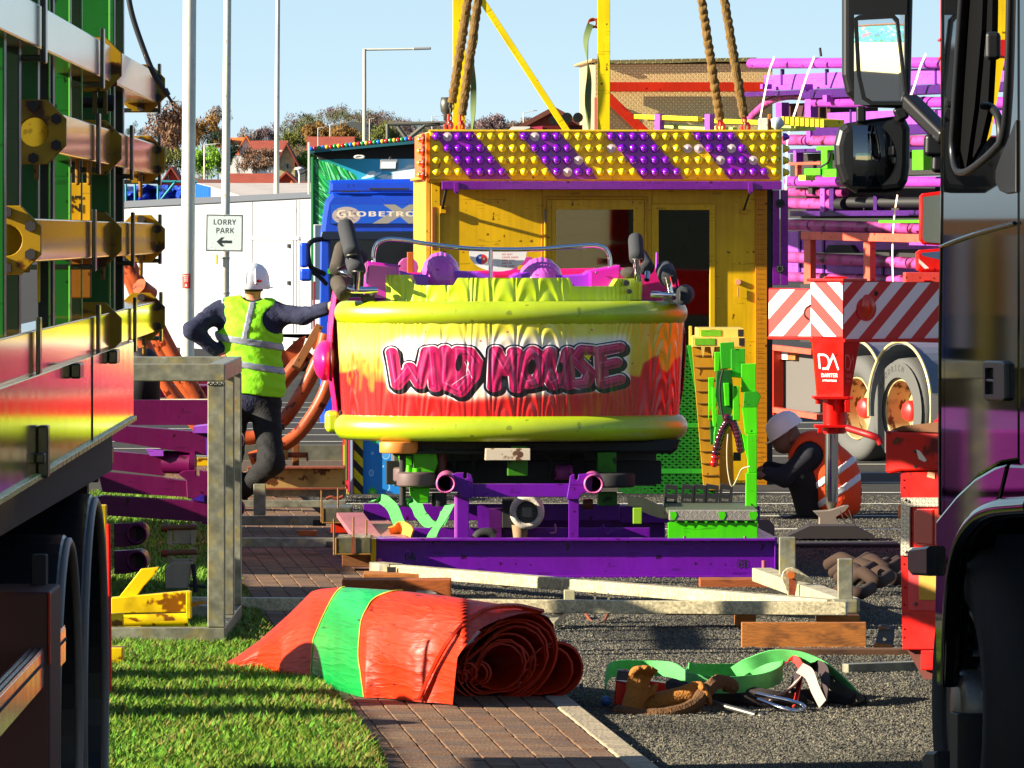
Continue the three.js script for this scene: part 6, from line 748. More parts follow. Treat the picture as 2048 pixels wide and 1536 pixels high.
obj('locker',[pb(20.8,-60,1184,100,1560,0.5,0.01)],mat(C(70,26,20),0.6),t);obj('locker_edge',pb(20.79,96,1184,101,1330,0.02),worn(C(190,50,30),0.5),t);obj('dark_hanger',pb(21.2,62,1110,92,1200,0.1),K.dark,t);
solo('hose','black hose with a metal tip hanging beside the green frames','hose',[tube([at(250,-60,28),at(262,20,28),at(285,92,28),at(308,148,28),at(330,184,28)],0.0105,50,10),cyl(at(328,180,28),at(336,192,28),0.015,0.012,10),cyl(at(335,190,28),at(345,206,28),0.006,0.005,8)],mat(C(22,24,30),0.5),at(345,206,28));
solo('red_rod','thin glossy red rod standing beside the left mudguard','rod',[tube([at(217,1048,31),at(218,1100,31),at(219,1250,31),at(220,1500,31)],0.0085,20,10)],K.red,at(220,1500,31));
}
{// unseen girders added outside the frame to shade the track lengths behind the cage
const t=thing('added_girder_stack','added unseen stack of purple girders beyond the left edge, to cast shade','girders',V(-3.7,0,-38.8));
for(let i=0;i<3;i++)obj('girder',mv(box(1.5,0.3,4.6,0.02),-3.75,0.2+i*0.33,-38.8+(i&1)*0.1),worn(C(170,60,170),0.5),t);
}
{// unseen lorry added outside the frame to give the black cab colours to mirror
const t=thing('added_orange_lorry','added unseen orange and dark green lorry beyond the left edge, for reflections','lorry',V(-7.4,0,-45.5));obj('body',mv(box(2.3,0.6,7,0.02),-7.4,1.75,-45.5),worn(C(246,170,70),0.5),t);for(const[d,w,c,y,h]of[[44.2,0.3,C(210,40,30),1.5,0.9],[45.2,0.3,C(250,236,190),1.55,0.8],[45.8,0.25,C(250,214,60),1.5,0.9],[46.25,0.25,C(240,240,230),1.6,0.7],[46.8,0.4,C(60,110,190),1.5,0.9]])obj('painted_panel',mv(box(0.04,h,w,0.01),-6.22,y,-d),mat(c,0.5),t);obj('skirt',mv(box(2.2,0.9,6.9,0.02),-7.4,1.0,-45.5),worn(C(30,60,34),0.5),t);for(const D of[43.5,44.8,47.5])obj('wheel',mv(lathe([[0.001,-0.14],[0.48,-0.14],[0.5,0],[0.48,0.14],[0.001,0.14]],28).rotateZ(Math.PI/2),-6.3,0.5,-D),K.rubber,t);
}
{// galvanised cage
const t=thing('galvanised_cage','empty galvanised square tube cage standing on the grass','cage',V(-2,0,-37.3)),xr=-1.316,xl=-2.75,D0=35.3,D1=37.5,w=0.08,H=1.359,y0=0.15;const m=K.galv;
const P=(x,y,D)=>V(x,y,-D);const b=(n,p,q,ww=w)=>obj(n,bar(p,q,ww,ww,0.006),m,t);
for(const D of[D0+w/2,D1-w/2]){for(const y of[y0-0.04,H-w/2])b('rail',P(xl,y,D),P(xr,y,D));for(const x of[xl+w/2,xr-w/2])b('post',P(x,y0,D),P(x,H-w,D));}
for(const y of[y0-0.04,H-w/2])for(const x of[xl+w/2,xr-w/2])b('rail',P(x,y,D0+w),P(x,y,D1-w));b('post',P(xr-w/2,y0,(D0+D1)/2+0.1),P(xr-w/2,H-w,(D0+D1)/2+0.1));
const q=at(432,768,D0);obj('weld',Array.from({length:12},(_,i)=>mv(sph(0.006,6,4),q.x-0.035+i*0.0065,q.y+0.004*Math.sin(i*2),-D0+0.001)),K.steel,t).userData.kind='stuff';
}
{// purple track lengths lying behind the cage and the lorry
const mg=worn(C(100,12,72),0.5),pvSunlit=worn(C(168,80,214),0.45),D=40.5,g='purple track lengths stacked behind the cage',L=(l,y)=>thing('track_length',l,'coaster track',at(310,y,D),g);  // dark purple holds the shade of these rails, lavender their sunlit tops
let t=L('upper reddish purple box rail behind the cage with a lavender plate coloured as if sunlit on top',912);obj('box_rail',ppoly(D,[[226,850],[418,866],[418,912],[224,882]],0.2),mg,t);obj('top_plate',[ppoly(D-0.05,[[386,854],[420,850],[420,866],[386,866]],0.4)],pvSunlit,t);obj('end_cap',pb(D-0.02,412,868,424,912,0.2),worn(C(70,20,130),0.5),t);obj('sheet',[ppoly(D+2,[[262,800],[430,800],[430,850],[262,850]],0.05)],mg,t);
t=L('purple box rail with a round pipe flange below the upper rail behind the cage',950);obj('box_rail',ppoly(D+0.1,[[192,900],[328,912],[328,952],[192,936]],0.2),mg,t);obj('pipe_flange',[cyl(at(330,924,D+0.1),at(386,926,D+0.05),0.06,0.06,20),cyl(at(380,926,D),at(390,926,D),0.064,0.064,20)],mg,t);obj('top_plate',ppoly(D,[[292,898],[326,900],[327,912],[300,912]],0.1),pvSunlit,t);
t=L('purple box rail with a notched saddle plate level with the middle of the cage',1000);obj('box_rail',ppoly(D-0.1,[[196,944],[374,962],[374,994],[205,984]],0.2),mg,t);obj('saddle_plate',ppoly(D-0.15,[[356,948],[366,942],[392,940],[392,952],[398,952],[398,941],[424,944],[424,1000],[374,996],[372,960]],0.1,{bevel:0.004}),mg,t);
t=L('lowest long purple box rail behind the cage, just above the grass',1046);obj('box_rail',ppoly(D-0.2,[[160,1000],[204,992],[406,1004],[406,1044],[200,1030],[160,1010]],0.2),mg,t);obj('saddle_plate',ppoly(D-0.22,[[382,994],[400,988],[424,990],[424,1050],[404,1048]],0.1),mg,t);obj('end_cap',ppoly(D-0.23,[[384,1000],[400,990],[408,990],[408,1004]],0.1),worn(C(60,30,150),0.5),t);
for(const[x,y,l]of[[282,1068,'upper of two dark purple pipe ends beside the left mudguard'],[282,1122,'lower of two dark purple pipe ends beside the left mudguard']]){const tt=thing('pipe_section',l,'pipe',at(260,y+25,D-0.4));obj('bracket',ppoly(D-0.4,[[228,y-20],[272,y-22],[272,y+22],[250,y+26],[228,y+26]],0.1),mg,tt);const q=at(x-8,y,D-0.42),r=21*D/F;obj('pipe_end',lathe([[r*0.72,-0.1],[r*0.72,0.05],[r,0.05],[r,-0.3]],24).rotateX(Math.PI/2).translate(q.x,q.y,q.z),mg,tt);obj('bore',cyl(q.clone().add(V(0,0,-0.05)),q.clone().add(V(0,0,-0.03)),r*0.72,r*0.72,20),K.black,tt);}
for(const[x,y,l]of[[466,880,'upper dark red pipe flange between the cage posts'],[468,1016,'lower dark red pipe flange between the cage posts']]){const q=at(x,y,41);solo('pipe_flange',l,'pipe flange',lathe([[0.03,-0.02],[0.03,0.03],[0.055,0.03],[0.058,0.01],[0.058,-0.1]],22).rotateX(Math.PI/2).translate(q.x,q.y,q.z),mg,q);}
// sheets and beams on the ground farther back
for(const[y0,y1,d,l]of[[745,770,62,'farthest of the long purple girders lying behind the cage'],[775,795,58,'middle one of the long purple girders lying behind the cage'],[812,838,53,'nearest of the long purple girders lying behind the cage']]){const tt=thing('purple_girder',l,'girder',at(340,y1,d));obj('girder_body',pb(d,180,y0,446,y1,0.3),worn(C(170,44,120),0.5),tt);obj('girder_top',pb(d-0.1,180,y0-4,446,y0,0.6),mg,tt);}
solo('pale_board','long pale board lying between the purple girders behind the cage','board',pb(56,180,800,430,810,0.4),worn(C(236,220,190),0.7),at(300,810,56));solo('black_drum','round black drum top behind the cage top rail','drum',lathe([[0.001,0.14],[0.06,0.13],[0.1,0.08],[0.115,0],[0.115,-0.2],[0.001,-0.2]],22).translate(X(285,50),Y(738,50),-50),K.black,at(285,760,50));
}
{// valley curve: three parallel bent track tubes
const m=dirtyM(C(180,84,46),0.5,{coat:0.1}),D=57,t=thing('curved_track','three bent pink track tubes forming a valley curve behind the man','coaster track',at(480,1000,D)),p=(l,d=0)=>l.map(([x,y])=>at(x,y,D+d));
obj('rail_tube',tube(p([[222,450],[262,560],[300,650],[345,735],[410,815],[470,838],[530,806],[575,752],[616,702]],0.4),15*D/F,90,14),m,t);obj('rail_tube',tube(p([[255,520],[286,585],[330,680],[385,775],[440,855],[500,876],[560,846],[606,782],[640,712],[652,668]]),14.5*D/F,90,14),m,t);obj('rail_tube',tube(p([[500,918],[550,900],[598,866],[640,806],[668,738]],-0.3),14*D/F,60,14),m,t);obj('rail_tube',tube(p([[258,620],[310,730],[360,810],[415,870],[470,905]],-0.3),14*D/F,60,14),m,t);
obj('end_flange',[cyl(at(278,572,D-0.1),at(302,590,D),0.06,0.06,18)],m,t);obj('tie_plate',ppoly(D+0.2,[[548,716],[562,690],[570,702],[582,690],[598,676],[612,672],[604,700],[560,740]],0.06),m,t);obj('tie_bar',bar(at(590,738,D),at(640,650,D),0.02,0.06),worn(C(150,100,60),0.5),t);obj('tie_plate',ppoly(D+0.1,[[618,676],[626,662],[634,668],[640,660],[646,690],[626,700]],0.06),m,t);obj('square_end',[pb(D-0.5,550,848,569,860,0.1)],K.dark,t);
for(const x of[580])obj('stand_post',pb(D-0.2,585,866,598,952,0.06),worn(C(120,70,30),0.7),t);
const c=thing('screw_jack','rusty screw jack with side handles beside the curved track','jack',at(592,940,D-0.4));obj('screw',cyl(at(562,910,D-0.4),at(612,910,D-0.4),0.02,0.02,10),K.rust,c);obj('nut',cyl(at(560,910,D-0.4),at(576,910,D-0.4),0.036,0.036,10),worn(C(170,120,50),0.6),c);obj('handle',cyl(at(614,905,D-0.4),at(615,922,D-0.4),0.008),K.rust,c);obj('yellow_foot',ppoly(D-0.4,[[552,890],[562,890],[563,925],[576,930],[552,936]],0.08),K.yellowDirt,c);
}
{// yellow towing frame with rack ends, and clamps on the grass
const D=36.2,y=dirtyM(C(240,206,14),0.5),U=12,at=(x,q,d)=>V(X(x,d),Y(q-U,d),-d),pb=(d,x0,y0,x1,y1,dep)=>{const k=d/F;return mv(box((x1-x0)*k,(y1-y0)*k,dep,0.004),X((x0+x1)/2,d),Y((y0+y1)/2-U,d),-d-dep/2);},ppoly=(d,l,dep,o={})=>mv(extr(l.map(([x,q])=>[X(x,d),Y(q-U,d)]),dep,o),0,0,-d),t=thing('yellow_tow_frame','chipped yellow steel tow frame lying on the grass inside the cage','tow frame',V(X(300,D),0.05,-D));obj('main_tube',tube([at(226,1256,D-0.3),at(376,1252,D-0.3)],14*D/F,8,20),y,t);obj('top_channel',ppoly(D-0.2,[[222,1208],[378,1194],[382,1236],[222,1240]],0.12,{bevel:0.004}),y,t);obj('strut',ppoly(D-0.15,[[238,1206],[282,1150],[318,1146],[312,1158],[286,1186],[274,1204]],0.05,{bevel:0.004}),y,t);obj('end_tube',tube([at(214,1262,D-0.6),at(246,1262,D-0.6)],20*D/F,6,18),y,t);obj('foot_bracket',ppoly(D-0.62,[[214,1240],[246,1238],[248,1294],[232,1296],[214,1290]],0.05),y,t);obj('gusset',[ppoly(D-0.4,[[248,1246],[278,1258],[248,1258]],0.02),ppoly(D-0.4,[[248,1266],[282,1264],[280,1270],[248,1272]],0.03)],y,t);obj('end_plate',pb(D-0.35,372,1196,382,1250,0.12),y,t);obj('drawbar_tip',[cyl(at(382,1221,D-0.25),at(412,1216,D-0.25),0.012,0.005,8)],worn(C(190,130,30),0.6),t);
{const D2=33.4,px=203,t2=thing('yellow_stand','yellow stand foot at the edge of the left mudguard','stand',V(X(px,D2),GRASS_Y(X(px,D2),D2),-D2));obj('leg',mv(box(0.045,0.72,0.08,0.004),X(px,D2),0.42,-D2),y,t2);obj('foot_plate',mv(box(0.12,0.09,0.2,0.004),X(px+16,D2),GRASS_Y(X(px,D2),D2)+0.05,-D2),y,t2);}
{const t3=thing('trailer_bogie','three trailer wheels on the grass hidden behind the left mudguards','trailer',V(-2.3,0,-32));for(const D3 of[29.7,31.0,32.3])obj('wheel',mv(lathe([[0.001,-0.12],[0.3,-0.12],[0.32,0],[0.3,0.12],[0.001,0.12]],30).rotateZ(Math.PI/2),-2.15,0.37,-D3),K.rubber,t3);}
const r=thing('ratchet_winch','pair of galvanised ratchet winches bolted end to end on the grass inside the cage','winch',at(362,1190,39.6)),s=worn(C(176,160,140),0.5,{metal:0.3});for(const[y0,y1]of[[1056,1100],[1106,1136]]){obj('cheek_plate',ppoly(39.6,[[336,y0+2],[340,y0],[344,y1],[352,y1+3],[334,y1]],0.02),s,r);obj('cheek_plate',ppoly(39.6,[[384,y0],[394,y0+4],[390,y1],[378,y1+2]],0.02),s,r);obj('spindle',cyl(at(328,y0+12,39.55),at(394,y0+10,39.55),0.014,0.014,12),worn(C(130,80,50),0.5),r);obj('spindle_end',cyl(at(322,y0+13,39.55),at(334,y0+13,39.55),0.018,0.02,12),K.rust,r);obj('crossbar',[pb(39.6,344,y1-6,384,y1,0.03)],s,r);}
obj('base_block',ppoly(39.5,[[330,1148],[346,1136],[384,1136],[376,1190],[330,1190]],0.12,{bevel:0.005}),s,r);obj('arm',ppoly(39.6,[[346,1074],[380,1070],[382,1092],[350,1096]],0.03),s,r);obj('bolt_arm',[cyl(at(386,1140,39.5),at(392,1196,39.5),0.012),cyl(at(378,1182,39.5),at(412,1186,39.5),0.008)],K.dark,r);obj('clip_ring',tube(Array.from({length:12},(_,i)=>at(331+3*Math.cos(i*0.52),1060+6*Math.sin(i*0.52),39.5)),0.002,24,5,{closed:true}),K.steel,r);
}

// ================================================================ people
const skinM=mat(C(206,130,96),0.6),navyM=mat(C(30,34,62),0.9,{bump:again(T.leather,3),bumpScale:0.006}),trouserM=mat(C(9,9,11),0.85,{bump:again(T.leather,3),bumpScale:0.006}),bootM=mat(C(22,20,20),0.6),visM=mat(C(150,236,20),0.75,{bump:again(T.leather,2.4),bumpScale:0.003}),orangeM=mat(C(250,74,12),0.75,{bump:again(T.leather,2.4),bumpScale:0.006}),silverM=mat(C(150,156,166),0.4,{metal:0.3}),hatM=mat(C(246,246,246),0.4,{coat:0.4}),hairM=mat(C(40,28,22),0.9),clothGrey=mat(C(70,78,62),0.9);
function hand(o,dirF,palm,sz=1,curl=0.4){// palm and five bent fingers; dirF along the fingers, palm = normal of the palm
const f=dirF.clone().normalize(),n=palm.clone().sub(f.clone().multiplyScalar(palm.dot(f))).normalize(),s=f.clone().cross(n),P=(a,b,c)=>o.clone().addScaledVector(f,a*sz).addScaledVector(s,b*sz).addScaledVector(n,c*sz),bones=[];
bones.push(cap(P(0,0,0),P(0.055,0,0),0.026*sz,0.032*sz),cap(P(0.04,0.022,0),P(0.08,0.026,0),0.017*sz,0.014*sz),cap(P(0.04,-0.022,0),P(0.078,-0.028,0),0.017*sz,0.013*sz));
[[0.03,0.07],[0.01,0.08],[-0.01,0.074],[-0.03,0.058]].forEach(([b,L])=>{const p0=P(0.08,b,0),a=0.3+curl*0.5,p1=P(0.08+L*0.45*Math.cos(a),b*1.08,L*0.45*Math.sin(a)),p2=P(0.08+L*0.75*Math.cos(a*1.5),b*1.1,L*0.8*Math.sin(a*1.6)),p3=P(0.08+L*0.95*Math.cos(a*1.7),b*1.1,L*1.15*Math.sin(a*1.7));bones.push(cap(p0,p1,0.0095*sz,0.009*sz),cap(p1,p2,0.009*sz,0.008*sz),cap(p2,p3,0.008*sz,0.007*sz));});
bones.push(cap(P(0.015,0.028,0.004),P(0.045,0.055,0.014),0.013*sz,0.011*sz),cap(P(0.045,0.055,0.014),P(0.075,0.06,0.026),0.011*sz,0.008*sz));return bones;
}
const blend=(list,k)=>(x,y,z)=>{let d=9;for(const b of list){const e=b(x,y,z);d=d>8?e:smin(d,e,k);}return d;};
const ell=(c,a,b,e)=>(x,y,z)=>{const px=(x-c.x)/a,py=(y-c.y)/b,pz=(z-c.z)/e,l=Math.hypot(px,py,pz);return(l-1)*Math.min(a,b,e);};
{// man in a hi-vis vest, seen from behind, left hand on hip, right arm reaching to the car
const D=53.2,J=(x,y,d=0)=>at(x,y,D+d),pelvis=J(505,800),t=thing('person','man seen from behind in white hard hat and lime hi-vis vest reaching to the car','person',V(pelvis.x,0.03,-D));
const neck=J(505,598),head=J(505,562),shL=J(436,622),shR=J(556,628,-0.02),elL=J(384,660,-0.12),haL=J(437,706,-0.06),elR=J(606,632,-0.1),wrR=J(655,616,-0.22),chest=J(500,660),waist=J(502,740),hipL=J(470,812),hipR=J(530,812),knL=J(462,900,0.02),anL=J(458,1002,0.06),knR=J(543,925,-0.16),anR=J(478,988,0.2);
const torso=blend([ell(J(500,664),0.215,0.2,0.13),ell(J(502,736),0.19,0.2,0.125),ell(J(502,800),0.18,0.12,0.125),cap(J(462,622),J(540,626),0.075,0.075)],0.08),neckB=cap(J(505,606),J(506,575,-0.01),0.058,0.06);
const headB=blend([ell(J(505,559,-0.01),0.076,0.09,0.094),ell(J(509,572,-0.05),0.058,0.06,0.06)],0.03),ears=blend([ell(J(482,566,-0.01),0.014,0.034,0.022),ell(J(529,566,-0.02),0.014,0.034,0.022),ell(J(512,566,-0.12),0.014,0.02,0.02)],0.008);
const hands=blend([...hand(haL,V(0.8,-0.35,0.1),V(0.3,-0.2,-0.9),1,0.6),...hand(wrR,J(668,612,-0.26).sub(wrR),V(0.2,-0.1,1),1,0.3)],0.012);
const armsB=blend([cap(shL,elL,0.05,0.042),cap(elL,haL,0.04,0.03),cap(shR,elR,0.05,0.042),cap(elR,wrR,0.04,0.03)],0.03),legsB=blend([cap(hipL,knL,0.08,0.056),cap(knL,anL,0.055,0.04),cap(hipR,knR,0.08,0.056),cap(knR,anR,0.055,0.04)],0.05);
const core=blend([torso,neckB,headB],0.035),body=(x,y,z)=>Math.min(smin(smin(core(x,y,z)+0.006,armsB(x,y,z),0.03),legsB(x,y,z),0.05),ears(x,y,z),hands(x,y,z));
const bb=(l,m)=>[[Math.min(...l.map((p)=>p.x))- m,Math.min(...l.map((p)=>p.y))- m,Math.min(...l.map((p)=>p.z))- m],[Math.max(...l.map((p)=>p.x))+m,Math.max(...l.map((p)=>p.y))+m,Math.max(...l.map((p)=>p.z))+m]],box3=(l,m)=>bb(l,m);
let[lo,hi]=box3([head,elL,wrR,anL,anR,J(505,540),J(672,610,-0.3),knR],0.14);const bm=obj('body',sdfMesh(body,lo,hi,0.012),skinM,t);
const wr=(x,y,z,f,a)=>f+a*Math.sin(y*70+x*30+6*fbm(((x*1.3)% 1+1)% 1,((y*1.3)% 1+1)% 1,8,2));
const sleeves=blend([cap(shL,elL,0.072,0.06),cap(elL,haL.clone().lerp(elL,0.12),0.06,0.044),cap(shR,elR,0.075,0.058),cap(elR,wrR,0.056,0.044)],0.03),sweater=(x,y,z)=>smin(wr(x,y,z,sleeves(x,y,z),0.0035),torso(x,y,z)- 0.006,0.05);[lo,hi]=box3([elL,wrR,J(505,606),J(505,815)],0.13);
obj('sweater',sdfMesh((x,y,z)=>Math.max(sweater(x,y,z),y-J(0,592).y),lo,hi,0.013),navyM,bm);
const legs=blend([cap(hipL,knL,0.105,0.082),cap(knL,anL,0.08,0.066),cap(hipR,knR,0.108,0.084),cap(knR,anR,0.08,0.066),ell(J(502,796),0.185,0.12,0.13)],0.06);[lo,hi]=box3([hipL,hipR,anL,anR,knR,knL,J(505,770)],0.16);obj('trousers',sdfMesh((x,y,z)=>Math.max(wr(x,y,z,legs(x,y,z),0.0025),y-J(0,770).y),lo,hi,0.013),trouserM,bm);
for(const[a,d]of[[anL,0],[anR,0.1]]){const f=blend([cap(a.clone().add(V(0,-0.03,0)),a.clone().add(V(0,0.06,0)),0.055,0.06),cap(a.clone().add(V(0,-0.05,0.03)),a.clone().add(V(0.02,-0.06,-0.2)),0.045,0.042)],0.03);const fl=a.y-0.1;obj('boot',sdfMesh((x,y,z)=>Math.max(f(x,y,z),fl-y),[a.x-0.12,a.y-0.14,a.z-0.3],[a.x+0.14,a.y+0.14,a.z+0.12],0.013),bootM,bm);}
// vest: inflated torso, open armholes, with grey tapes
const big=blend([ell(J(500,664),0.232,0.22,0.148),ell(J(502,736),0.218,0.22,0.142),ell(J(504,785),0.23,0.2,0.15),cap(J(464,618),J(538,622),0.088,0.088)],0.07);const yTop=J(0,592).y,hem=(x)=>J(0,786).y-0.03*sstep(x,pelvis.x-0.1,pelvis.x+0.2),holeR=cap(J(552,640,-0.3),J(552,640,0.3),0.092,0.092),holeL=cap(J(430,640,-0.3),J(430,640,0.3),0.075,0.075),nk=ell(J(507,588),0.085,0.06,0.2);
const vest=(e)=>(x,y,z)=>Math.max(wr(x,y,z,big(x,y,z),0.003)- e,hem(x)- y,y-yTop-0.02,-holeR(x,y,z),-holeL(x,y,z),-nk(x,y,z));[lo,hi]=box3([J(425,590),J(575,800)],0.16);lo[2]-=0.06;hi[2]+=0.06;
const ve=obj('vest',sdfMesh(vest(0),lo,hi,0.012),visM,bm);const band=(g)=>obj('reflective_tape',sdfMesh((x,y,z)=>Math.max(vest(0.006)(x,y,z),g(x,y,z)),lo,hi,0.011),silverM,ve);const hw=0.026,yb=(px,py)=>at(px,py,D).y,xb=(px)=>X(px,D),tl=(x)=>(x-xb(500))*-0.16;
band((x,y)=>Math.abs(y-tl(x)- yb(500,684))- hw);band((x,y)=>Math.abs(y-tl(x)- yb(500,731))- hw*0.95);band((x,y)=>Math.max(Math.abs(x-xb(496)-(y-yb(0,650))*0.22)- hw*0.85,yb(0,684)- y));band((x,y)=>Math.max(Math.abs(x-xb(436)-(y-yb(0,640))*0.2)- hw*0.7,yb(0,684)- y));
// hair, hard hat
obj('hair',sdfMesh((x,y,z)=>Math.max(headB(x,y,z)- 0.006,y-yb(0,560),yb(0,583)- y,-(z-head.z+0.02)),[head.x-0.13,head.y-0.12,head.z-0.14],[head.x+0.13,head.y+0.1,head.z+0.14],0.01),hairM,bm);
const hc=J(503,564,-0.01),hat=obj('hard_hat',[mv(lathe([[0.116,-0.012],[0.12,0.004],[0.117,0.03],[0.112,0.065],[0.097,0.1],[0.07,0.124],[0.036,0.136],[0.001,0.139]],30).scale(1,1.22,1.16).rotateY(-0.7),hc.x,hc.y-0.035,hc.z)],hatM,bm);obj('hat_brim',mv(extr(circ(0,0,0.1,22).map(([a,b])=>[a*1.15,b>0?b*0.9:b*1.15]),0.006,{bevel:0.002}).rotateX(-Math.PI/2-0.06).rotateY(-0.9),hc.x+0.05,hc.y-0.032,hc.z-0.045),hatM,hat);for(const a of[-0.035,0.035])obj('hat_rib',tube([V(hc.x+a,hc.y-0.01,hc.z+0.125),V(hc.x+a*0.9,hc.y+0.07,hc.z+0.108),V(hc.x+a*0.7,hc.y+0.122,hc.z+0.03)],0.006,14,6),hatM,hat);obj('hat_badge',mv(sph(1,12,8).scale(0.022,0.01,0.004),hc.x+0.055,hc.y+0.008,hc.z+0.118),mat(C(200,20,20),0.4),hat);
}
{// second worker crouching behind the stabiliser
const D=53,J=(x,y,d=0)=>at(x,y,D+d),t=thing('person','worker in white hard hat and orange vest crouching behind the stabiliser ram','person',V(X(1620,D),0,-D));
const head=J(1572,872),neck=J(1600,893),shF=J(1618,912,-0.14),shB=J(1622,906,0.16),hip=J(1678,985),kn=J(1600,950,-0.1),an=J(1618,1040,-0.06),kn2=J(1612,958,0.16),an2=J(1650,1040,0.14),el=J(1570,955,-0.16),wr=J(1536,948,-0.18),el2=J(1580,950,0.14),wr2=J(1538,936,0.1);
const torso=blend([cap(J(1628,912),J(1660,950),0.15,0.16),cap(J(1660,950),hip,0.16,0.16)],0.06),headB=blend([ell(head,0.095,0.11,0.085),ell(J(1566,886),0.07,0.07,0.07),cap(neck,head,0.062,0.062)],0.03),face2=blend([ell(J(1555,888),0.022,0.026,0.02),ell(J(1582,878,-0.085),0.02,0.034,0.012)],0.01),hands=blend([...hand(wr,V(-1,-0.2,0),V(0,-1,0.2),1,0.5),...hand(wr2,V(-1,-0.3,0),V(0,-1,0),1,0.5)],0.012),armsB=blend([cap(shF,el,0.055,0.045),cap(el,wr,0.043,0.032),cap(shB,el2,0.055,0.045),cap(el2,wr2,0.043,0.032)],0.03),legsB=blend([cap(hip,kn,0.09,0.07),cap(kn,an,0.066,0.045),cap(hip,kn2,0.09,0.07),cap(kn2,an2,0.066,0.045)],0.05);
const body=(x,y,z)=>Math.min(smin(smin(smin(torso(x,y,z)+0.01,headB(x,y,z),0.04),armsB(x,y,z),0.03),legsB(x,y,z),0.05),face2(x,y,z),hands(x,y,z));const L=[J(1520,840),J(1705,1066)],lo=[L[0].x-0.1,L[1].y-0.02,-D-0.45],hi=[L[1].x+0.05,L[0].y+0.1,-D+0.45];
const bm=obj('body',sdfMesh(body,lo,hi,0.013),mat(C(120,84,66),0.7),t);const jk=(x,y,z)=>smin(torso(x,y,z)- 0.008,blend([cap(shF,el,0.078,0.066),cap(el,wr,0.064,0.05),cap(shB,el2,0.078,0.066),cap(el2,wr2,0.064,0.05)],0.03)(x,y,z),0.05);obj('jacket',sdfMesh(jk,lo,hi,0.014),mat(C(24,26,36),0.9),bm);
const lg=blend([cap(hip,kn,0.125,0.1),cap(kn,an,0.096,0.075),cap(hip,kn2,0.125,0.1),cap(kn2,an2,0.096,0.075)],0.05);obj('trousers',sdfMesh((x,y,z)=>Math.max(lg(x,y,z),an.y+0.02-y),lo,hi,0.014),trouserM,bm);for(const a of[an,an2]){const f=blend([cap(a,a.clone().add(V(-0.16,-0.03,0)),0.06,0.05),cap(a.clone().add(V(0,0.06,0)),a,0.062,0.062)],0.03),g=a.y-0.06;obj('boot',sdfMesh((x,y,z)=>Math.max(f(x,y,z),g-y),[a.x-0.28,g-0.02,a.z-0.12],[a.x+0.12,a.y+0.16,a.z+0.12],0.014),bootM,bm);}
const vf=(e)=>(x,y,z)=>Math.max(torso(x,y,z)- 0.028-e,-(blend([cap(shF,el,0.1,0.09),cap(shB,el2,0.1,0.09)],0.02)(x,y,z)));const ve=obj('vest',sdfMesh(vf(0),lo,hi,0.013),orangeM,bm);const ax=hip.clone().sub(J(1628,912)).normalize(),o=J(1628,912);for(const s of[0.17,0.29])obj('reflective_tape',sdfMesh((x,y,z)=>Math.max(vf(0.006)(x,y,z),Math.abs((x-o.x)*ax.x+(y-o.y)*ax.y-s)- 0.024),lo,hi,0.012),mat(C(220,220,220),0.4),ve);
const hc=J(1572,862),q=new THREE.Matrix4().makeRotationZ(0.55).setPosition(hc),hat=obj('hard_hat',lathe([[0.118,0],[0.116,0.03],[0.105,0.075],[0.085,0.108],[0.05,0.128],[0.001,0.134]],28).scale(1.12,1,1).applyMatrix4(q),hatM,bm);obj('hat_brim',extr(circ(-0.06,0,0.11,22),0.007,{bevel:0.002}).rotateX(-Math.PI/2).applyMatrix4(q),hatM,hat);obj('hat_stripe',prep(new THREE.TorusGeometry(0.11,0.008,6,20,1.2).rotateX(Math.PI/2).rotateY(2.4)).translate(0,0.035,0).applyMatrix4(q),mat(C(214,30,20),0.4),hat);
}

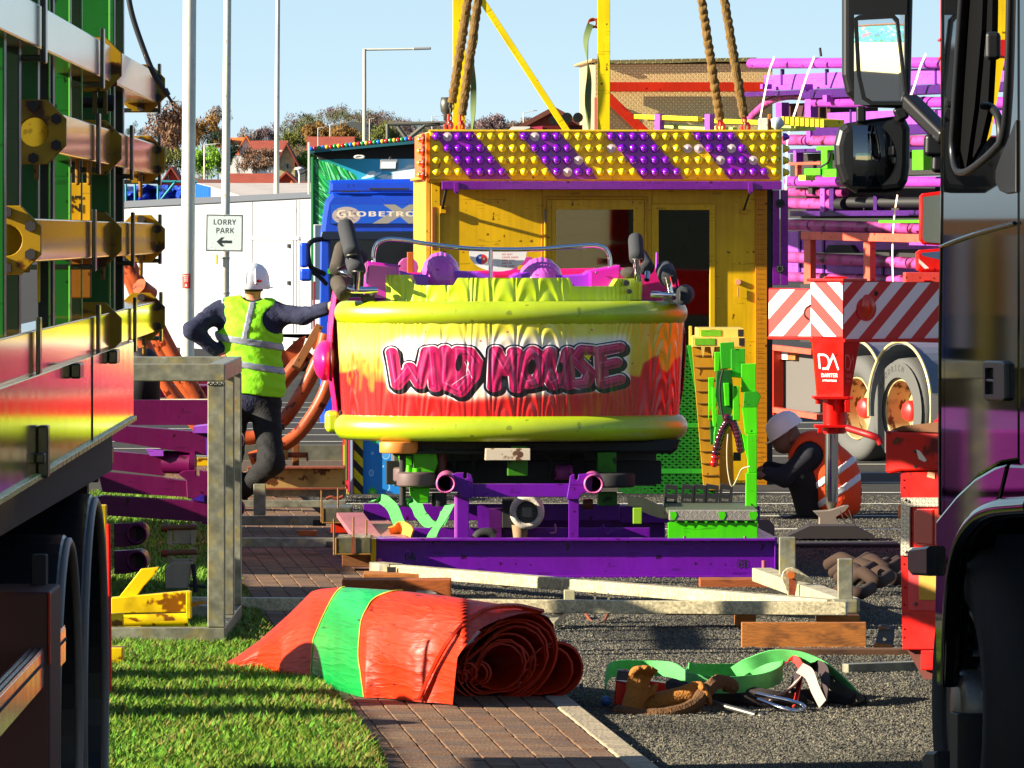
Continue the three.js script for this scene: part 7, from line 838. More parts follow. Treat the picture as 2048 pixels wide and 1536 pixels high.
// ================================================================ black lorry cab and the red lorry tail at the right edge
{
const FD=23.5,x0=X(1884,FD),slope=-0.13,P0=V(x0,0,-FD),f=faceAB(P0,V(P0.x-slope*4,0,-FD+4));
const t=thing('black_lorry','glossy black lorry cab with open door window along the right edge','lorry',V(2.4,0,-22));const bk=mat(C(6,7,9),0.5,{coat:1,coatRough:0.03,specularIntensity:0}),trim=mat(C(20,20,22),0.5),seal=mat(C(30,31,34),0.35);
const W=2.2;
const edge=[[1884,-40],[1884,420],[1880,480],[1880,1030],[1900,1000],[1925,980],[1960,945],[2000,922],[2036,918],[2036,-40]],win=[[1934,-60],[1908,250],[1906,300],[1912,336],[1926,346],[1944,338],[1996,292],[2008,276],[2016,200],[2024,-60]];
const flat=(pts)=>pts.map(([a,b])=>f.p(a,b));const sh=new THREE.Shape(flat([[1884,-160],[1884,420],[1880,480],[1880,1026],[1884,1036],[1925,985],[1960,950],[2000,926],[2036,920],[2036,-160]]).map((p)=>new THREE.Vector2(...p)));
obj('door',mv(extr(sh,0.06,{bevel:0.008,bs:2,holes:[flat([[1933,-110],[1909,240],[1906,300],[1912,338],[1925,347],[1944,340],[1996,294],[2009,274],[2016,190],[2022,-110]])]}),0,0,0).applyMatrix4(f.M),bk,t);
obj('rear_panel',f.poly([[2039,-160],[2039,930],[2060,940],[2300,1000],[2300,-160]],0.06,0,{bevel:0.006}),bk,t);obj('door_gap',f.rect(2034,-160,2040,922,0.05,-0.02),K.black,t);
const sealPts=[[1936,-150],[1910,240],[1907,300],[1913,336],[1925,345],[1944,338],[1996,293],[2008,274],[2016,190],[2025,-150]].map(([a,b])=>f.w(a,b,0.004));obj('window_seal',tube(sealPts,0.011,90,8),seal,t);
obj('front_pillar',[f.poly([[1936,-150],[1958,-150],[1950,60],[1936,215],[1924,300],[1918,342],[1908,300],[1911,240]],0.015,-0.02)],mat(C(3,3,3),0.8,{specularIntensity:0.2}),t);obj('inner_pillar',[f.off(-0.5).poly([[1930,-150],[1987,-150],[1984,60],[1975,225],[1960,290],[1944,320],[1915,338],[1905,215]],0.02)],mat(C(3,3,3),0.9,{specularIntensity:0.2}),t);obj('grab_handle',tube([[1968,212],[1984,216],[1996,234],[2001,262],[2000,290]].map(([a,b])=>f.off(-0.08).w(a,b)),0.013,24,8),trim,t);obj('pillar_knob',mv(box(0.05,0.09,0.06,0.015),...f.off(-0.3).w(1985,92).toArray()),trim,t);obj('dash',[f.off(-0.1).poly([[1950,322],[1968,290],[1980,274],[2004,272],[2006,290],[1955,334]],0.03)],K.black,t);obj('dark_panel',f.poly([[2012,300],[2036,240],[2036,385],[2018,388],[2004,382],[1996,366],[1996,340],[2004,318]],0.012,0.008,{bevel:0.003}),mat(C(6,6,7),0.35),t);
obj('belt_crease',[tube([f.w(1882,494,0.002),f.w(1900,487,0.006),f.w(1960,466,0.008),f.w(2034,446,0.008)],0.006,30,6)],bk,t);obj('front_corner',[tube([f.w(1886,-150,-0.03),f.w(1884,400,-0.03),f.w(1880,700,-0.03),f.w(1880,1030,-0.03)],0.035,40,14)],bk,t);
{const hd=obj('door_handle',f.poly([[1976,724],[1980,721],[2014,722],[2019,727],[2020,796],[2015,802],[1982,801],[1977,796]],0.02,0.016,{bevel:0.005,bs:2,holes:[[[1980,732],[1998,732],[1998,792],[1980,792]]]}),mat(C(24,26,32),0.35),t);obj('handle_recess',f.rect(1979,730,1999,794,0.02,0.001),K.black,hd);obj('handle_grip',f.rect(1978,758,2000,764,0.012,0.014,0.003),mat(C(60,66,76),0.3),hd);}
// wheel arch flare and lower panels
obj('arch_panel',f.poly([[1884,1040],[1925,990],[1962,955],[2002,932],[2026,928],[2010,1000],[1986,1030],[1962,1060],[1948,1100],[1938,1160],[1930,1300],[1928,1372],[1886,1372],[1882,1240],[1884,1100]],0.08,0.02,{bevel:0.012,bs:2}),bk,t);obj('arch_panel',f.poly([[2032,928],[2300,940],[2300,1010],[2014,1006]],0.08,0.02,{bevel:0.01,bs:2}),bk,t);obj('arch_flare',[tube([f.w(1932,1370,0.05),f.w(1936,1250,0.05),f.w(1944,1150,0.05),f.w(1960,1085,0.05),f.w(1990,1040,0.05),f.w(2020,1022,0.05),f.w(2100,1012,0.05)],0.03,50,10)],bk,t);
obj('step_well',[f.rect(1892,1372,1930,1560,0.3,0),f.rect(1932,1425,1948,1560,0.2,0.05)],mat(C(16,16,18),0.5),t);obj('foot_step',f.poly([[1882,1510],[1888,1502],[1908,1502],[1910,1560],[1882,1560]],0.25,0.06,{bevel:0.01}),trim,t);obj('arch_liner',f.off(-0.35).rect(1880,1000,2300,1700,0.02,0,0),mat(C(8,8,8),0.9),t);
{const c=f.off(-0.14).w(2022,1450,0),n=f.n,m=new THREE.Matrix4().makeBasis(f.u,V(0,1,0),n).setPosition(V(c.x,0.53,c.z));obj('tyre',lathe([[0.29,-0.15],[0.44,-0.16],[0.5,-0.12],[0.52,-0.05],[0.52,0.05],[0.5,0.12],[0.44,0.16],[0.33,0.15],[0.3,0.12]],44).rotateX(Math.PI/2).applyMatrix4(m),K.rubber,t);const hs=circ(0,0,0.235,10).map(([a,b])=>circ(a,b,0.035,12));const rim=obj('rim',[extr(circ(0,0,0.3,40),0.012,{holes:hs,bevel:0.003}).translate(0,0,0.09).applyMatrix4(m),lathe([[0.3,0.07],[0.31,0.13],[0.295,0.14],[0.285,0.09]],40).rotateX(Math.PI/2).applyMatrix4(m)],mat(C(150,152,156),0.3,{metal:0.8}),t);obj('hub',lathe([[0.12,0.08],[0.115,0.15],[0.09,0.17],[0.001,0.175]],24).rotateX(Math.PI/2).applyMatrix4(m),K.steel,rim);for(let i=0;i<10;i++){const a=i*0.628+0.3;obj('wheel_nut',cyl(V(Math.cos(a)*0.165,Math.sin(a)*0.165,0.085),V(Math.cos(a)*0.165,Math.sin(a)*0.165,0.12),0.017,0.015,6).applyMatrix4(m),K.chrome,rim);}}
// shell: roof, far side, front, back
const far=(s,y0,y1)=>f.M;const q0=f.s(1884),L=2.1;obj('cab_shell',[[0.05,3.6,0],[0.05,3.6,1]].map(([th],i)=>mv(box(L,1.1,0.05),q0+L/2,1.5,-W).applyMatrix4(f.M)).slice(0,1).concat([mv(box(L,0.05,W),q0+L/2,3.4,-W/2).applyMatrix4(f.M),mv(box(0.05,1.2,W),q0+0.03,1.35,-W/2).applyMatrix4(f.M),mv(box(0.05,2.4,W),q0+L+0.3,2.2,-W/2).applyMatrix4(f.M),mv(box(L,0.05,W-0.2),q0+L/2,0.98,-W/2-0.1).applyMatrix4(f.M)]),bk,t);
// mirrors on their arm
const DM=23.8,hm=mat(C(14,13,15),0.42),hs=thing('lorry_mirror','tall black lorry mirror reflecting a cream trailer and turquoise mural','mirror',at(1755,215,DM));
obj('housing',ppoly(DM,[[1686,-60],[1822,-60],[1826,0],[1822,175],[1816,206],[1800,216],[1740,214],[1712,206],[1694,186],[1686,150]],0.1,{bevel:0.018,bs:3,holes:[]}),hm,hs);const go=[[1716,40],[1786,36],[1793,44],[1802,120],[1810,186],[1804,203],[1746,203],[1732,194],[1722,150]];obj('glass_surround',ppoly(DM-0.03,[[1708,36],[1718,30],[1788,28],[1798,38],[1816,190],[1808,210],[1742,210],[1724,198],[1714,150]],0.02,{holes:[go]}),hm,hs);
{const g=new THREE.PlaneGeometry(108*DM/F,180*DM/F,20,28),p=g.attributes.position;for(let i=0;i<p.count;i++){const a=p.getX(i),b=p.getY(i);p.setZ(i,-(a*a+b*b)/5.2);}g.computeVertexNormals();obj('mirror_glass',prep(g.rotateX(0.03).rotateY(0.03).translate(X(1762,DM),Y(120,DM),-DM+0.012)),mat(C(235,238,240),0.02,{metal:1}),hs);}
obj('arm',bar(at(1816,200,DM),at(1895,278,23.6),0.06,0.05,0.015),hm,hs);obj('link',bar(at(1722,212,DM),at(1722,246,DM),0.03,0.03,0.008),hm,hs);obj('arm_bracket',[bar(at(1848,290,23.65),at(1905,292,23.65),0.07,0.07,0.015),bar(at(1882,250,23.65),at(1878,346,23.65),0.05,0.05,0.015)],hm,hs);
const wm=thing('wide_angle_mirror','rounded square black mirror below the tall lorry mirror','mirror',at(1750,385,DM));obj('housing',ppoly(DM,[[1678,258],[1692,246],[1740,238],[1790,232],[1812,238],[1821,256],[1820,330],[1816,362],[1804,382],[1770,386],[1714,386],[1684,368],[1672,330],[1670,290]],0.12,{bevel:0.025,bs:3}),hm,wm);{const g=sph(1,40,24,[0,Math.PI*2,0,Math.PI]);const c2=at(1752,312,DM);const sg=new THREE.PlaneGeometry(100*DM/F,122*DM/F,16,16),p=sg.attributes.position;for(let i=0;i<p.count;i++){const a=p.getX(i),b=p.getY(i);p.setZ(i,0.04 -(a*a+b*b)*1.4);}sg.computeVertexNormals();obj('mirror_glass',uvKeep(prep(sg.rotateY(0.16).translate(c2.x,c2.y,-DM-0.026))),mat(C(120,122,126),0.04,{metal:1}),wm);}obj('link_arm',bar(at(1796,214,DM),at(1808,240,DM),0.05,0.04,0.01),hm,wm);
function uvKeep(g){return g;}
obj('side_marker',[f.poly([[1846,1100],[1852,1096],[1886,1092],[1886,1152],[1852,1150],[1846,1142]],0.1,0.05,{bevel:0.008})],mat(C(22,26,34),0.3),t,'small dark side lamp');
}
{// trailer behind the camera, seen only in the tall mirror
const c=V(5.2,0,6),t=thing('mirrored_trailer','cream trailer with a turquoise mural, standing behind the camera','trailer',c,0,0);const cream=mat(C(238,226,170),0.5),g=(w,h,d,x,y,z,a)=>mv(ry(box(w,h,d,0.02),a),x,y,z),a=Math.PI+0.9;obj('body',g(12,2.3,2.4,c.x,1.6,c.z,a),cream,t);const cv=canvasTex(1024,256,(x)=>{const q=rng(6);x.fillStyle='#1aa0a8';x.fillRect(0,0,1024,256);for(let i=0;i<160;i++){x.strokeStyle=['#0c7a50','#38c8d0','#8ee8e0','#d8c880','#c04a70','#2060b0'][Math.floor(q()*6)];x.lineWidth=4+q()*16;x.beginPath();const px=q()*1024,py=q()*256;x.moveTo(px,py);x.quadraticCurveTo(px+40*q(),py-60*q(),px+100*(q()- 0.3),py+70*(q()- 0.5));x.stroke();}});const pl=prep(new THREE.PlaneGeometry(12,1.3));obj('mural',mv(ry(pl,a),c.x-Math.sin(0.9)*-1.22*-1,3.4,c.z-Math.cos(0.9)*1.22),mat(C(255,255,255),0.5,{map:cv,side:THREE.DoubleSide}),t);obj('mural_board',g(12,1.3,0.1,c.x-Math.sin(0.9)*1.15,3.4,c.z-Math.cos(0.9)*1.15,a),cream,t);obj('lid',g(12,0.1,2.6,c.x,4.1,c.z,a),K.wood,t);
}
{// tail of the red lorry
const D=30.6,f=face(1770,30.75,2000,30.5),t=thing('red_lorry_tail','red lorry tail corner with rust chips, tread plate and a tail lamp','lorry',V(2.4,0,-32));const rd=worn(C(210,16,8),0.4,{coat:0.1,coatRough:0.25}),rdd=dirtyM(C(214,22,8),0.5);
obj('bumper_beam',f.poly([[1770,862],[1890,868],[1890,940],[1800,942],[1778,947],[1770,944]],0.4,0,{bevel:0.008,bs:2}),rdd,t);obj('top_mount',f.poly([[1857,842],[1864,838],[1866,812],[1895,810],[1895,848],[1857,846]],0.2,-0.05),rd,t);obj('top_plate',f.poly([[1775,861],[1800,852],[1895,842],[1895,866]],0.3,-0.02),dirtyM(C(110,70,40),0.8),t);for(const y of[903,933]){const q=f.w(1831,y,0);obj('bolt_hole',cyl(q,q.clone().addScaledVector(f.n,0.003),0.0065,0.0065,12),K.black,t);}obj('scrape',f.poly([[1833,899],[1840,902],[1854,920],[1850,924],[1838,918]],0.003,0.003),mat(C(230,214,190),0.7),t);obj('rust_patch',f.poly([[1784,884],[1794,874],[1808,878],[1800,888],[1788,890]],0.002,0.002),K.rust,t);
obj('rear_panel',f.poly([[1796,942],[1895,942],[1895,1300],[1800,1300],[1797,1180]],0.1,-0.02,{bevel:0.004}),rd,t);obj('label_patch',f.poly([[1852,944],[1866,946],[1866,958],[1850,954]],0.003,-0.016),mat(C(226,150,110),0.7),t);
const tp=mat(C(200,190,170),0.3,{metal:0.7,bump:again(T.tread,9),bumpScale:0.004});obj('tread_frame',f.poly([[1799,995],[1895,995],[1895,1112],[1799,1112]],0.012,-0.008,{bevel:0.002,holes:[[[1818,1014],[1818,1095],[1890,1095],[1890,1014]]]}),tp,t);for(const[x,y]of[[1810,1000],[1816,1003],[1811,1104],[1820,1106]])obj('rivet',mv(sph(0.006,8,6),...f.w(x,y,-0.006).toArray()),K.steel,t);obj('lamp_box',f.rect(1816,1012,1892,1097,0.05,-0.03),K.black,t);const tl=obj('tail_lamp',f.poly([[1830,1022],[1836,1018],[1871,1018],[1871,1091],[1836,1090],[1830,1084]],0.06,0.016,{bevel:0.008,bs:2}),mat(C(190,10,6),0.12,{coat:1}),t);obj('indicator',f.rect(1871,1018,1895,1091,0.06,0.014,0.006),mat(C(200,50,10),0.15,{coat:1}),tl);obj('side_lamp',f.rect(1791,1010,1799,1036,0.05,-0.02),mat(C(230,110,20),0.3),t);
obj('sticker_board',f.rect(1813,1116,1895,1222,0.006,-0.014),worn(C(226,70,76),0.45),t);obj('reflector_board',f.rect(1835,1138,1895,1201,0.004,-0.01),mat(C(186,140,24),0.6,{bump:again(T.weave,8),bumpScale:0.001}),t);for(const[x,y]of[[1824,1127],[1828,1208]])obj('rivet',mv(sph(0.007,8,6),...f.w(x,y,-0.008).toArray()),K.steel,t);for(const y of[960,975,1128,1175,1210,1258,1275])obj('rivet',mv(sph(0.004,6,4),...f.w(1803+(y % 3),y,-0.016).toArray()),rd,t);
obj('lower_frame',f.poly([[1799,1298],[1834,1360],[1895,1362],[1895,1345],[1840,1345],[1836,1298]],0.12,-0.06),dirtyM(C(90,30,16),0.7),t);obj('step_block',f.rect(1834,1300,1895,1342,0.12,-0.03,0.006),rd,t);obj('tail_body',[mv(box(1.9,0.9,2.2),2.75,0.82,-32)],K.dark,t);for(const x of[2.0,3.3])obj('wheel',mv(lathe([[0.001,-0.14],[0.44,-0.14],[0.46,0],[0.44,0.14],[0.001,0.14]],28).rotateZ(Math.PI/2),x+0.25,0.46,-33.2),K.rubber,t);
}

// ================================================================ between car and kiosk, and what lies on the ground
{// blue mural board and hazard striped edge behind the car on the left
const D=58,t=thing('blue_board','blue painted board with stars and bubbles and a black and yellow hazard edge','board',at(760,1005,D));const q=rng(2);
const bl=canvasTex(256,384,(x)=>{x.fillStyle='#1486d8';x.fillRect(0,0,256,384);const glow=(a,b,r,c1,c2)=>{const g=x.createRadialGradient(a,b,0,a,b,r);g.addColorStop(0,c1);g.addColorStop(0.45,c2);g.addColorStop(1,'rgba(20,134,216,0)');x.fillStyle=g;x.fillRect(a-r,b-r,2*r,2*r);};glow(66,318,46,'#d8f060','#38c81c');glow(86,8,56,'#e0f080','#40d020');x.strokeStyle='rgba(220,236,250,0.75)';for(const[a,b,r]of[[158,106,26],[58,208,16],[66,100,7],[140,172,4],[190,372,18]]){x.lineWidth=4;x.beginPath();x.arc(a,b,r,0,7);x.stroke();x.fillStyle='rgba(230,245,255,0.25)';x.fill();}x.lineWidth=7;x.strokeStyle='rgba(210,226,240,0.8)';x.beginPath();[[176,250],[184,292],[160,316],[206,322],[232,356],[256,330]].forEach((p,i)=>i?x.lineTo(...p):x.moveTo(...p));x.moveTo(176,250);x.lineTo(256,272);x.stroke();});
obj('board',pb(D,726,870,800,1010,0.04,0.002),mat(C(20,110,190),0.5),t);obj('painting',prep(new THREE.PlaneGeometry(74*D/F,140*D/F)).translate(X(763,D),Y(940,D),-D+0.004),mat(C(255,255,255),0.5,{map:bl}),t);
obj('edge_board',pb(D-0.03,707,866,726,1012,0.05),K.black,t);for(let i=0;i<4;i++){const y=862+i*36;obj('hazard_stripe',ppoly(D-0.033,[[707,Math.max(866,y)],[726,y+20],[726,Math.min(1012,y+39)],[707,Math.min(1012,y+19)]],0.003),worn(C(240,222,30),0.5),t);}
const s=thing('banner','red and multicoloured fringed fabric edge left of the hazard stripes','banner',at(694,1000,D-0.1));obj('cloth',ppoly(D-0.05,[[685,870],[708,870],[707,1000],[697,990],[686,966]],0.03),mat(C(214,50,40),0.8),s);for(const[x,y0,y1,c]of[[692,872,960,C(120,130,60)],[698,872,985,C(206,40,90)],[703,870,995,C(150,180,206)],[689,890,930,C(190,190,40)]])obj('stripe',pb(D-0.06,x-2,y0,x+2,y1,0.01,0.001),mat(c,0.8),s);for(let i=0;i<6;i++)obj('fringe',pb(D-0.06,686+i*3.4,968+i*5,688+i*3.4,984+i*5.5,0.01,0),mat(C(230,200,70),0.8),s);
solo('green_flap','green plastic flap at the left foot of the fringed banner','flap',ppoly(D-0.1,[[684,948],[687,966],[686,980],[677,986],[679,956]],0.02),K.green,at(682,986,D-0.1));
}
{// green mesh panel, plank stack and the green lamp prop on the right of the car; they shade the crouching worker
const D=52.8,gm=worn(C(40,150,40),0.5),mesh=thing('mesh_panel','leaning dark green expanded metal panel between the car and the kiosk','mesh panel',at(1330,1000,D));const o=[[1236,690],[1380,690],[1400,760],[1432,985],[1236,985]];const bars=[];for(let i=0;i<56;i++){const y=692+i*5.3,xr=y<760?1380+(y-690)*0.28:1400+(y-760)*0.142;for(let k=0;k<14;k++){const a=1238+k*14.2+(i&1)*7;if(a+10>xr)continue;bars.push(bar(at(a,y,D),at(a+9,y+2.6,D),0.01,0.014,0),bar(at(a+9,y+2.6,D),at(a+14,y+0.4,D),0.01,0.014,0));}}obj('mesh',bars,worn(C(26,110,30),0.5),mesh).userData.kind='stuff';obj('backing',ppoly(D+0.05,o,0.01),mat(C(12,60,22),0.7),mesh);for(const y of[850,942])obj('cross_bar',ppoly(D-0.01,[[1236,y-4],[1412+(y-850)*0.14,y-4],[1413+(y-850)*0.14,y+5],[1236,y+5]],0.03),gm,mesh);obj('frame_edge',bar(at(1380,690,D-0.02),at(1432,985,D-0.02),0.03,0.04),gm,mesh);obj('frame_edge',bar(at(1398,690,D),at(1420,800,D),0.02,0.03),gm,mesh);
const yp=thing('leaning_board','tall dull yellow perforated board leaning beside the green mesh panel','perforated board',at(1400,970,D));obj('board',ppoly(D-0.15,[[1384,690],[1432,690],[1440,980],[1408,980]],0.9),worn(C(190,140,30),0.55),yp);for(let i=0;i<11;i++)obj('groove',pb(D-0.16,1388+i*1.6,710+i*24,1424+i,711.5+i*24,0.01,0),mat(C(120,84,20),0.7),yp);obj('bright_board',ppoly(D+0.3,[[1440,830],[1464,860],[1468,965],[1434,985]],0.03),worn(C(250,214,60),0.5),yp);
const pk=thing('plank_stack','two yellow and green painted aluminium planks lying above the yellow board','planks',at(1436,700,D-0.1));for(const[x0,x1,y0,y1,d]of[[1396,1488,657,676,0],[1384,1490,674,694,-0.1]]){const pl=obj('plank',pb(D-0.1+d,x0,y0,x1,y1,0.9,0.003),worn(C(236,208,100),0.45),pk);obj('open_end',[pb(D-0.105+d,x1-12,y0+2,x1-1,y1-3,0.02,0)],K.black,pl);obj('green_patch',[pb(D-0.104+d,x0+6,y0+3,x0+46,y1-4,0.01,0)],worn(C(110,190,40),0.5),pl);}obj('hazard_edge',pb(D+0.1,1378,652,1384,705,0.05),mat(C(190,170,40),0.6),pk);for(const[x,y0,y1]of[[1406,694,716],[1425,694,720]])obj('drip',ppoly(D-0.2,[[x-4,y0],[x+4,y0],[x,y1]],0.01),worn(C(230,200,110),0.5),pk);
const pr=thing('lamp_prop','bright green cactus-like prop of overlapping plates with a row of dark lamps in its mouth','fairground prop',at(1450,1020,44.9)),D2=45,g1=worn(C(78,214,18),0.45),g2=worn(C(50,160,30),0.5),g3=worn(C(26,90,30),0.5);
const pl=(d,pts,m,th=0.05)=>obj('plate',ppoly(D2+d,pts,th,{bevel:0.003}),m,pr);pl(-0.05,[[1440,686],[1468,684],[1469,736],[1442,738]],g2);pl(-0.12,[[1462,698],[1490,697],[1490,757],[1462,754]],g2);pl(-0.18,[[1483,728],[1512,727],[1512,786],[1482,784]],g1);pl(-0.2,[[1488,784],[1514,782],[1522,792],[1514,815],[1486,815]],g2);pl(-0.2,[[1484,815],[1514,815],[1515,868],[1490,868]],g1);pl(0.05,[[1429,704],[1441,704],[1438,745],[1429,742]],g1);pl(0,[[1417,755],[1429,755],[1427,790],[1417,840]],g1);pl(-0.06,[[1424,774],[1434,777],[1432,818],[1424,818]],g1);pl(-0.1,[[1424,817],[1434,818],[1434,856],[1426,852]],g1);pl(-0.14,[[1434,742],[1462,740],[1470,800],[1462,830],[1440,828],[1430,790]],g3,0.12);pl(-0.18,[[1447,766],[1458,766],[1459,812],[1450,812]],g1);pl(-0.2,[[1466,772],[1478,772],[1480,842],[1466,840]],g1);pl(0.02,[[1420,838],[1434,852],[1430,888],[1421,890]],g3);
pl(-0.22,[[1494,868],[1514,868],[1514,946],[1496,946]],g1);pl(-0.24,[[1492,946],[1514,946],[1514,1020],[1491,1020]],g1);pl(-0.2,[[1484,868],[1494,872],[1498,930],[1490,900]],g1);pl(-0.1,[[1434,830],[1470,832],[1484,870],[1486,892],[1470,842],[1450,834],[1436,868],[1430,930],[1428,930],[1428,868]],g2,0.14);
const arch=[];for(let i=0;i<=22;i++){const a=i/22,ang=Math.PI*(1-a);arch.push([1455+21*Math.cos(ang)*(1+0.35*(1-Math.sin(ang))),906-62*Math.sin(ang)+(a<0.5?20*(1-a*2):-8)]);}const lm=mat(C(70,14,34),0.2,{coat:0.8}),lr=mat(C(214,24,20),0.2,{coat:0.8}),lg=lathe([[0.001,0.03],[0.02,0.024],[0.026,0.01],[0.024,0],[0.001,0]],12).rotateX(Math.PI/2);arch.forEach(([a,b],i)=>{const m=new THREE.Mesh(lg,i<2?lr:lm),p=at(a,b,D2-0.16);m.name='lamp';m.position.copy(p).sub(pr.position);m.rotation.y=i<11?0.7:-0.7;m.castShadow=true;pr.add(m);});obj('junction_box',pb(D2-0.05,1467,905,1482,922,0.06),K.dark,pr);obj('cable',tube([at(1456,868,D2-0.2),at(1454,900,D2-0.2),at(1456,944,D2-0.2),at(1464,973,D2-0.2),at(1474,958,D2-0.2),at(1484,938,D2-0.24),at(1500,933,D2-0.26)],0.0045,40,6),mat(C(190,170,140),0.6),pr);obj('cable',tube([at(1446,740,D2-0.2),at(1440,770,D2-0.22),at(1442,812,D2-0.2),at(1446,836,D2-0.2)],0.006,30,6),K.dark,pr);
solo('grey_post','rounded grey timber post end behind the green step box','post',ppoly(46.5,[[1518,1040],[1540,1040],[1549,1052],[1550,1090],[1518,1090]],0.15),mat(C(120,96,88),0.8),at(1534,1090,46.5));
}
{// galvanised ground frames
const m=K.galv,w=0.066,mm=mat(C(216,206,172),0.5,{metal:0.15,map:again(T.stone,1.2)}),blk=mat(C(26,26,26),0.7);const f1=thing('base_frame','galvanised base frame before the purple frame with a diagonal brace and two pegs','base frame',V(X(1200,38.6),0.06,-39));const yf=0.105;
const g=(x,py)=>at(x,py,F*(EYE-yf)/(py-CY));obj('front_beam',[bar(g(380,1207),g(1694,1217),w,w,0.005)],mm,f1);obj('diagonal_brace',bar(V(X(756,42.9),0.09,-42.9),V(X(1668,38.72),0.085,-38.72),0.085,0.064,0.005),mm,f1);obj('side_beam',bar(V(X(1524,42.4),0.08,-42.4),V(X(1698,38.6),0.092,-38.6),0.11,0.075,0.006),mm,f1);obj('brace_end',bar(V(X(753,42.95),0.09,-42.95),V(X(792,42.7),0.09,-42.7),0.092,0.074,0.005),m,f1);
const k=(D)=>D/F;for(const[x0,x1,yt,yb,D]of[[1558,1591,1074,1150,41.6],[1675,1705,1117,1206,38.55]])obj('peg',mv(box((x1-x0)*k(D),(yb-yt)*k(D),0.08,0.006),X((x0+x1)/2,D),Y((yt+yb)/2,D),-D),m,f1);obj('peg_foot',mv(box(0.13,0.07,0.16,0.012),X(1690,38.5),0.095,-38.5),m,f1);obj('peg_plate',mv(box(0.16,0.008,0.2),X(1682,38.5),0.055,-38.5),m,f1);
obj('hinge_plate',ppoly(40.2,[[1563,1155],[1566,1143],[1574,1136],[1586,1134],[1598,1140],[1628,1160],[1626,1168],[1596,1162],[1590,1192],[1576,1194],[1574,1184]],0.02,{bevel:0.003}),mm,f1);obj('hinge_pin',[cyl(at(1582,1150,40.15),at(1584,1150,40.3),0.02,0.02,14)],worn(C(190,100,40),0.6),f1);obj('rust_web',[ppoly(40.19,[[1578,1156],[1592,1158],[1590,1190],[1578,1190]],0.004)],K.rust,f1);
for(const x of[1008,1193]){const D=lerp(42.9,38.72,(x-756)/912)- 0.05,yy=Y(lerp(1139,1210,(x-756)/912),D);for(const dx of[-5,6])obj('lug',mv(lathe([[0.012,0.02],[0.012,-0.02],[0.001,-0.024]],10),X(x+dx,D),yy+0.012,-D+0.03),mm,f1);obj('lug_foot',mv(box(0.07,0.012,0.05),X(x,D),yy-0.035,-D+0.02),mm,f1);}for(const[x,y0]of[[1190,1190],[1217,1192]])obj('bracket',[mv(box(0.01,0.05,0.03),X(x,38.9),Y(y0+4,38.9),-38.9),mv(box(0.04,0.006,0.03),X(x+2,38.9),Y(y0,38.9),-38.9)],m,f1);obj('clamp_block',[pb(38.6,1128,1181,1150,1222,0.12,0.004)],worn(C(190,186,150),0.5),f1);obj('drop_leg',bar(at(1126,1225,38.4),at(1100,1250,38),0.05,0.03),mm,f1);obj('tape_mark',pb(38.36,1498,1207,1534,1226,0.01,0),blk,f1);obj('tape_mark',pb(42.6,774,1134,792,1150,0.01,0),blk,f1);
const fr=(label,D,x0,x1,y0,y1,extra)=>{const t=thing('base_frame',label,'base frame',at((x0+x1)/2,y1,D));obj('beam',pb(D,x0,y0,x1,y1,0.07,0.005),m,t);extra?.(t);return t;};
fr('galvanised ground beam with an upright peg behind the cage',49.5,440,648,1032,1051,(t)=>{obj('peg',pb(49.4,507,968,531,1031,0.08,0.005),m,t);obj('tape_mark',pb(49.49,626,1040,652,1052,0.01,0),blk,t);});fr('galvanised ground beam nearest behind the tarpaulin, ending at the stacking feet',46,440,669,1076,1095,(t)=>obj('tape_mark',pb(45.99,652,1083,669,1094,0.01,0),blk,t));fr('thin galvanised ground beam just behind the pegged one',52,440,692,1001,1015);fr('dark galvanised ground beam under the rusty girder',54.5,440,692,978,993,(t)=>obj('top_edge',pb(54.4,490,976,690,979,0.1,0),K.rust,t));
const rg=thing('rusty_girder','rust stained steel girder lying behind the man','girder',at(600,976,56));obj('girder_body',pb(56,494,938,690,976,0.2),worn(C(176,140,84),0.7,{map:again(T.dirty,1.3)}),rg);obj('flange',pb(55.9,494,934,690,938,0.3),K.rust,rg);const gp=thing('grey_plate_girder','pale grey steel girder behind the screw jack','girder',at(630,942,60));obj('plate',pb(60,480,890,692,922,0.1),worn(C(176,176,170),0.55,{map:again(T.galv,0.8)}),gp);obj('flange',pb(59.9,480,921,692,942,0.2),worn(C(120,108,100),0.6),gp);solo('yellow_bar','yellow bar lying behind the man at knee height','bar',pb(57,392,916,476,932,0.15),K.yellowDirt,at(434,932,57));solo('chain_bits','dark chain and scraps lying on the far ground beam','scraps',[tube([at(652,998,51),at(662,994,51),at(674,997,51),at(686,993,51)],0.012,20,6)],K.rust,at(668,1000,51));
}
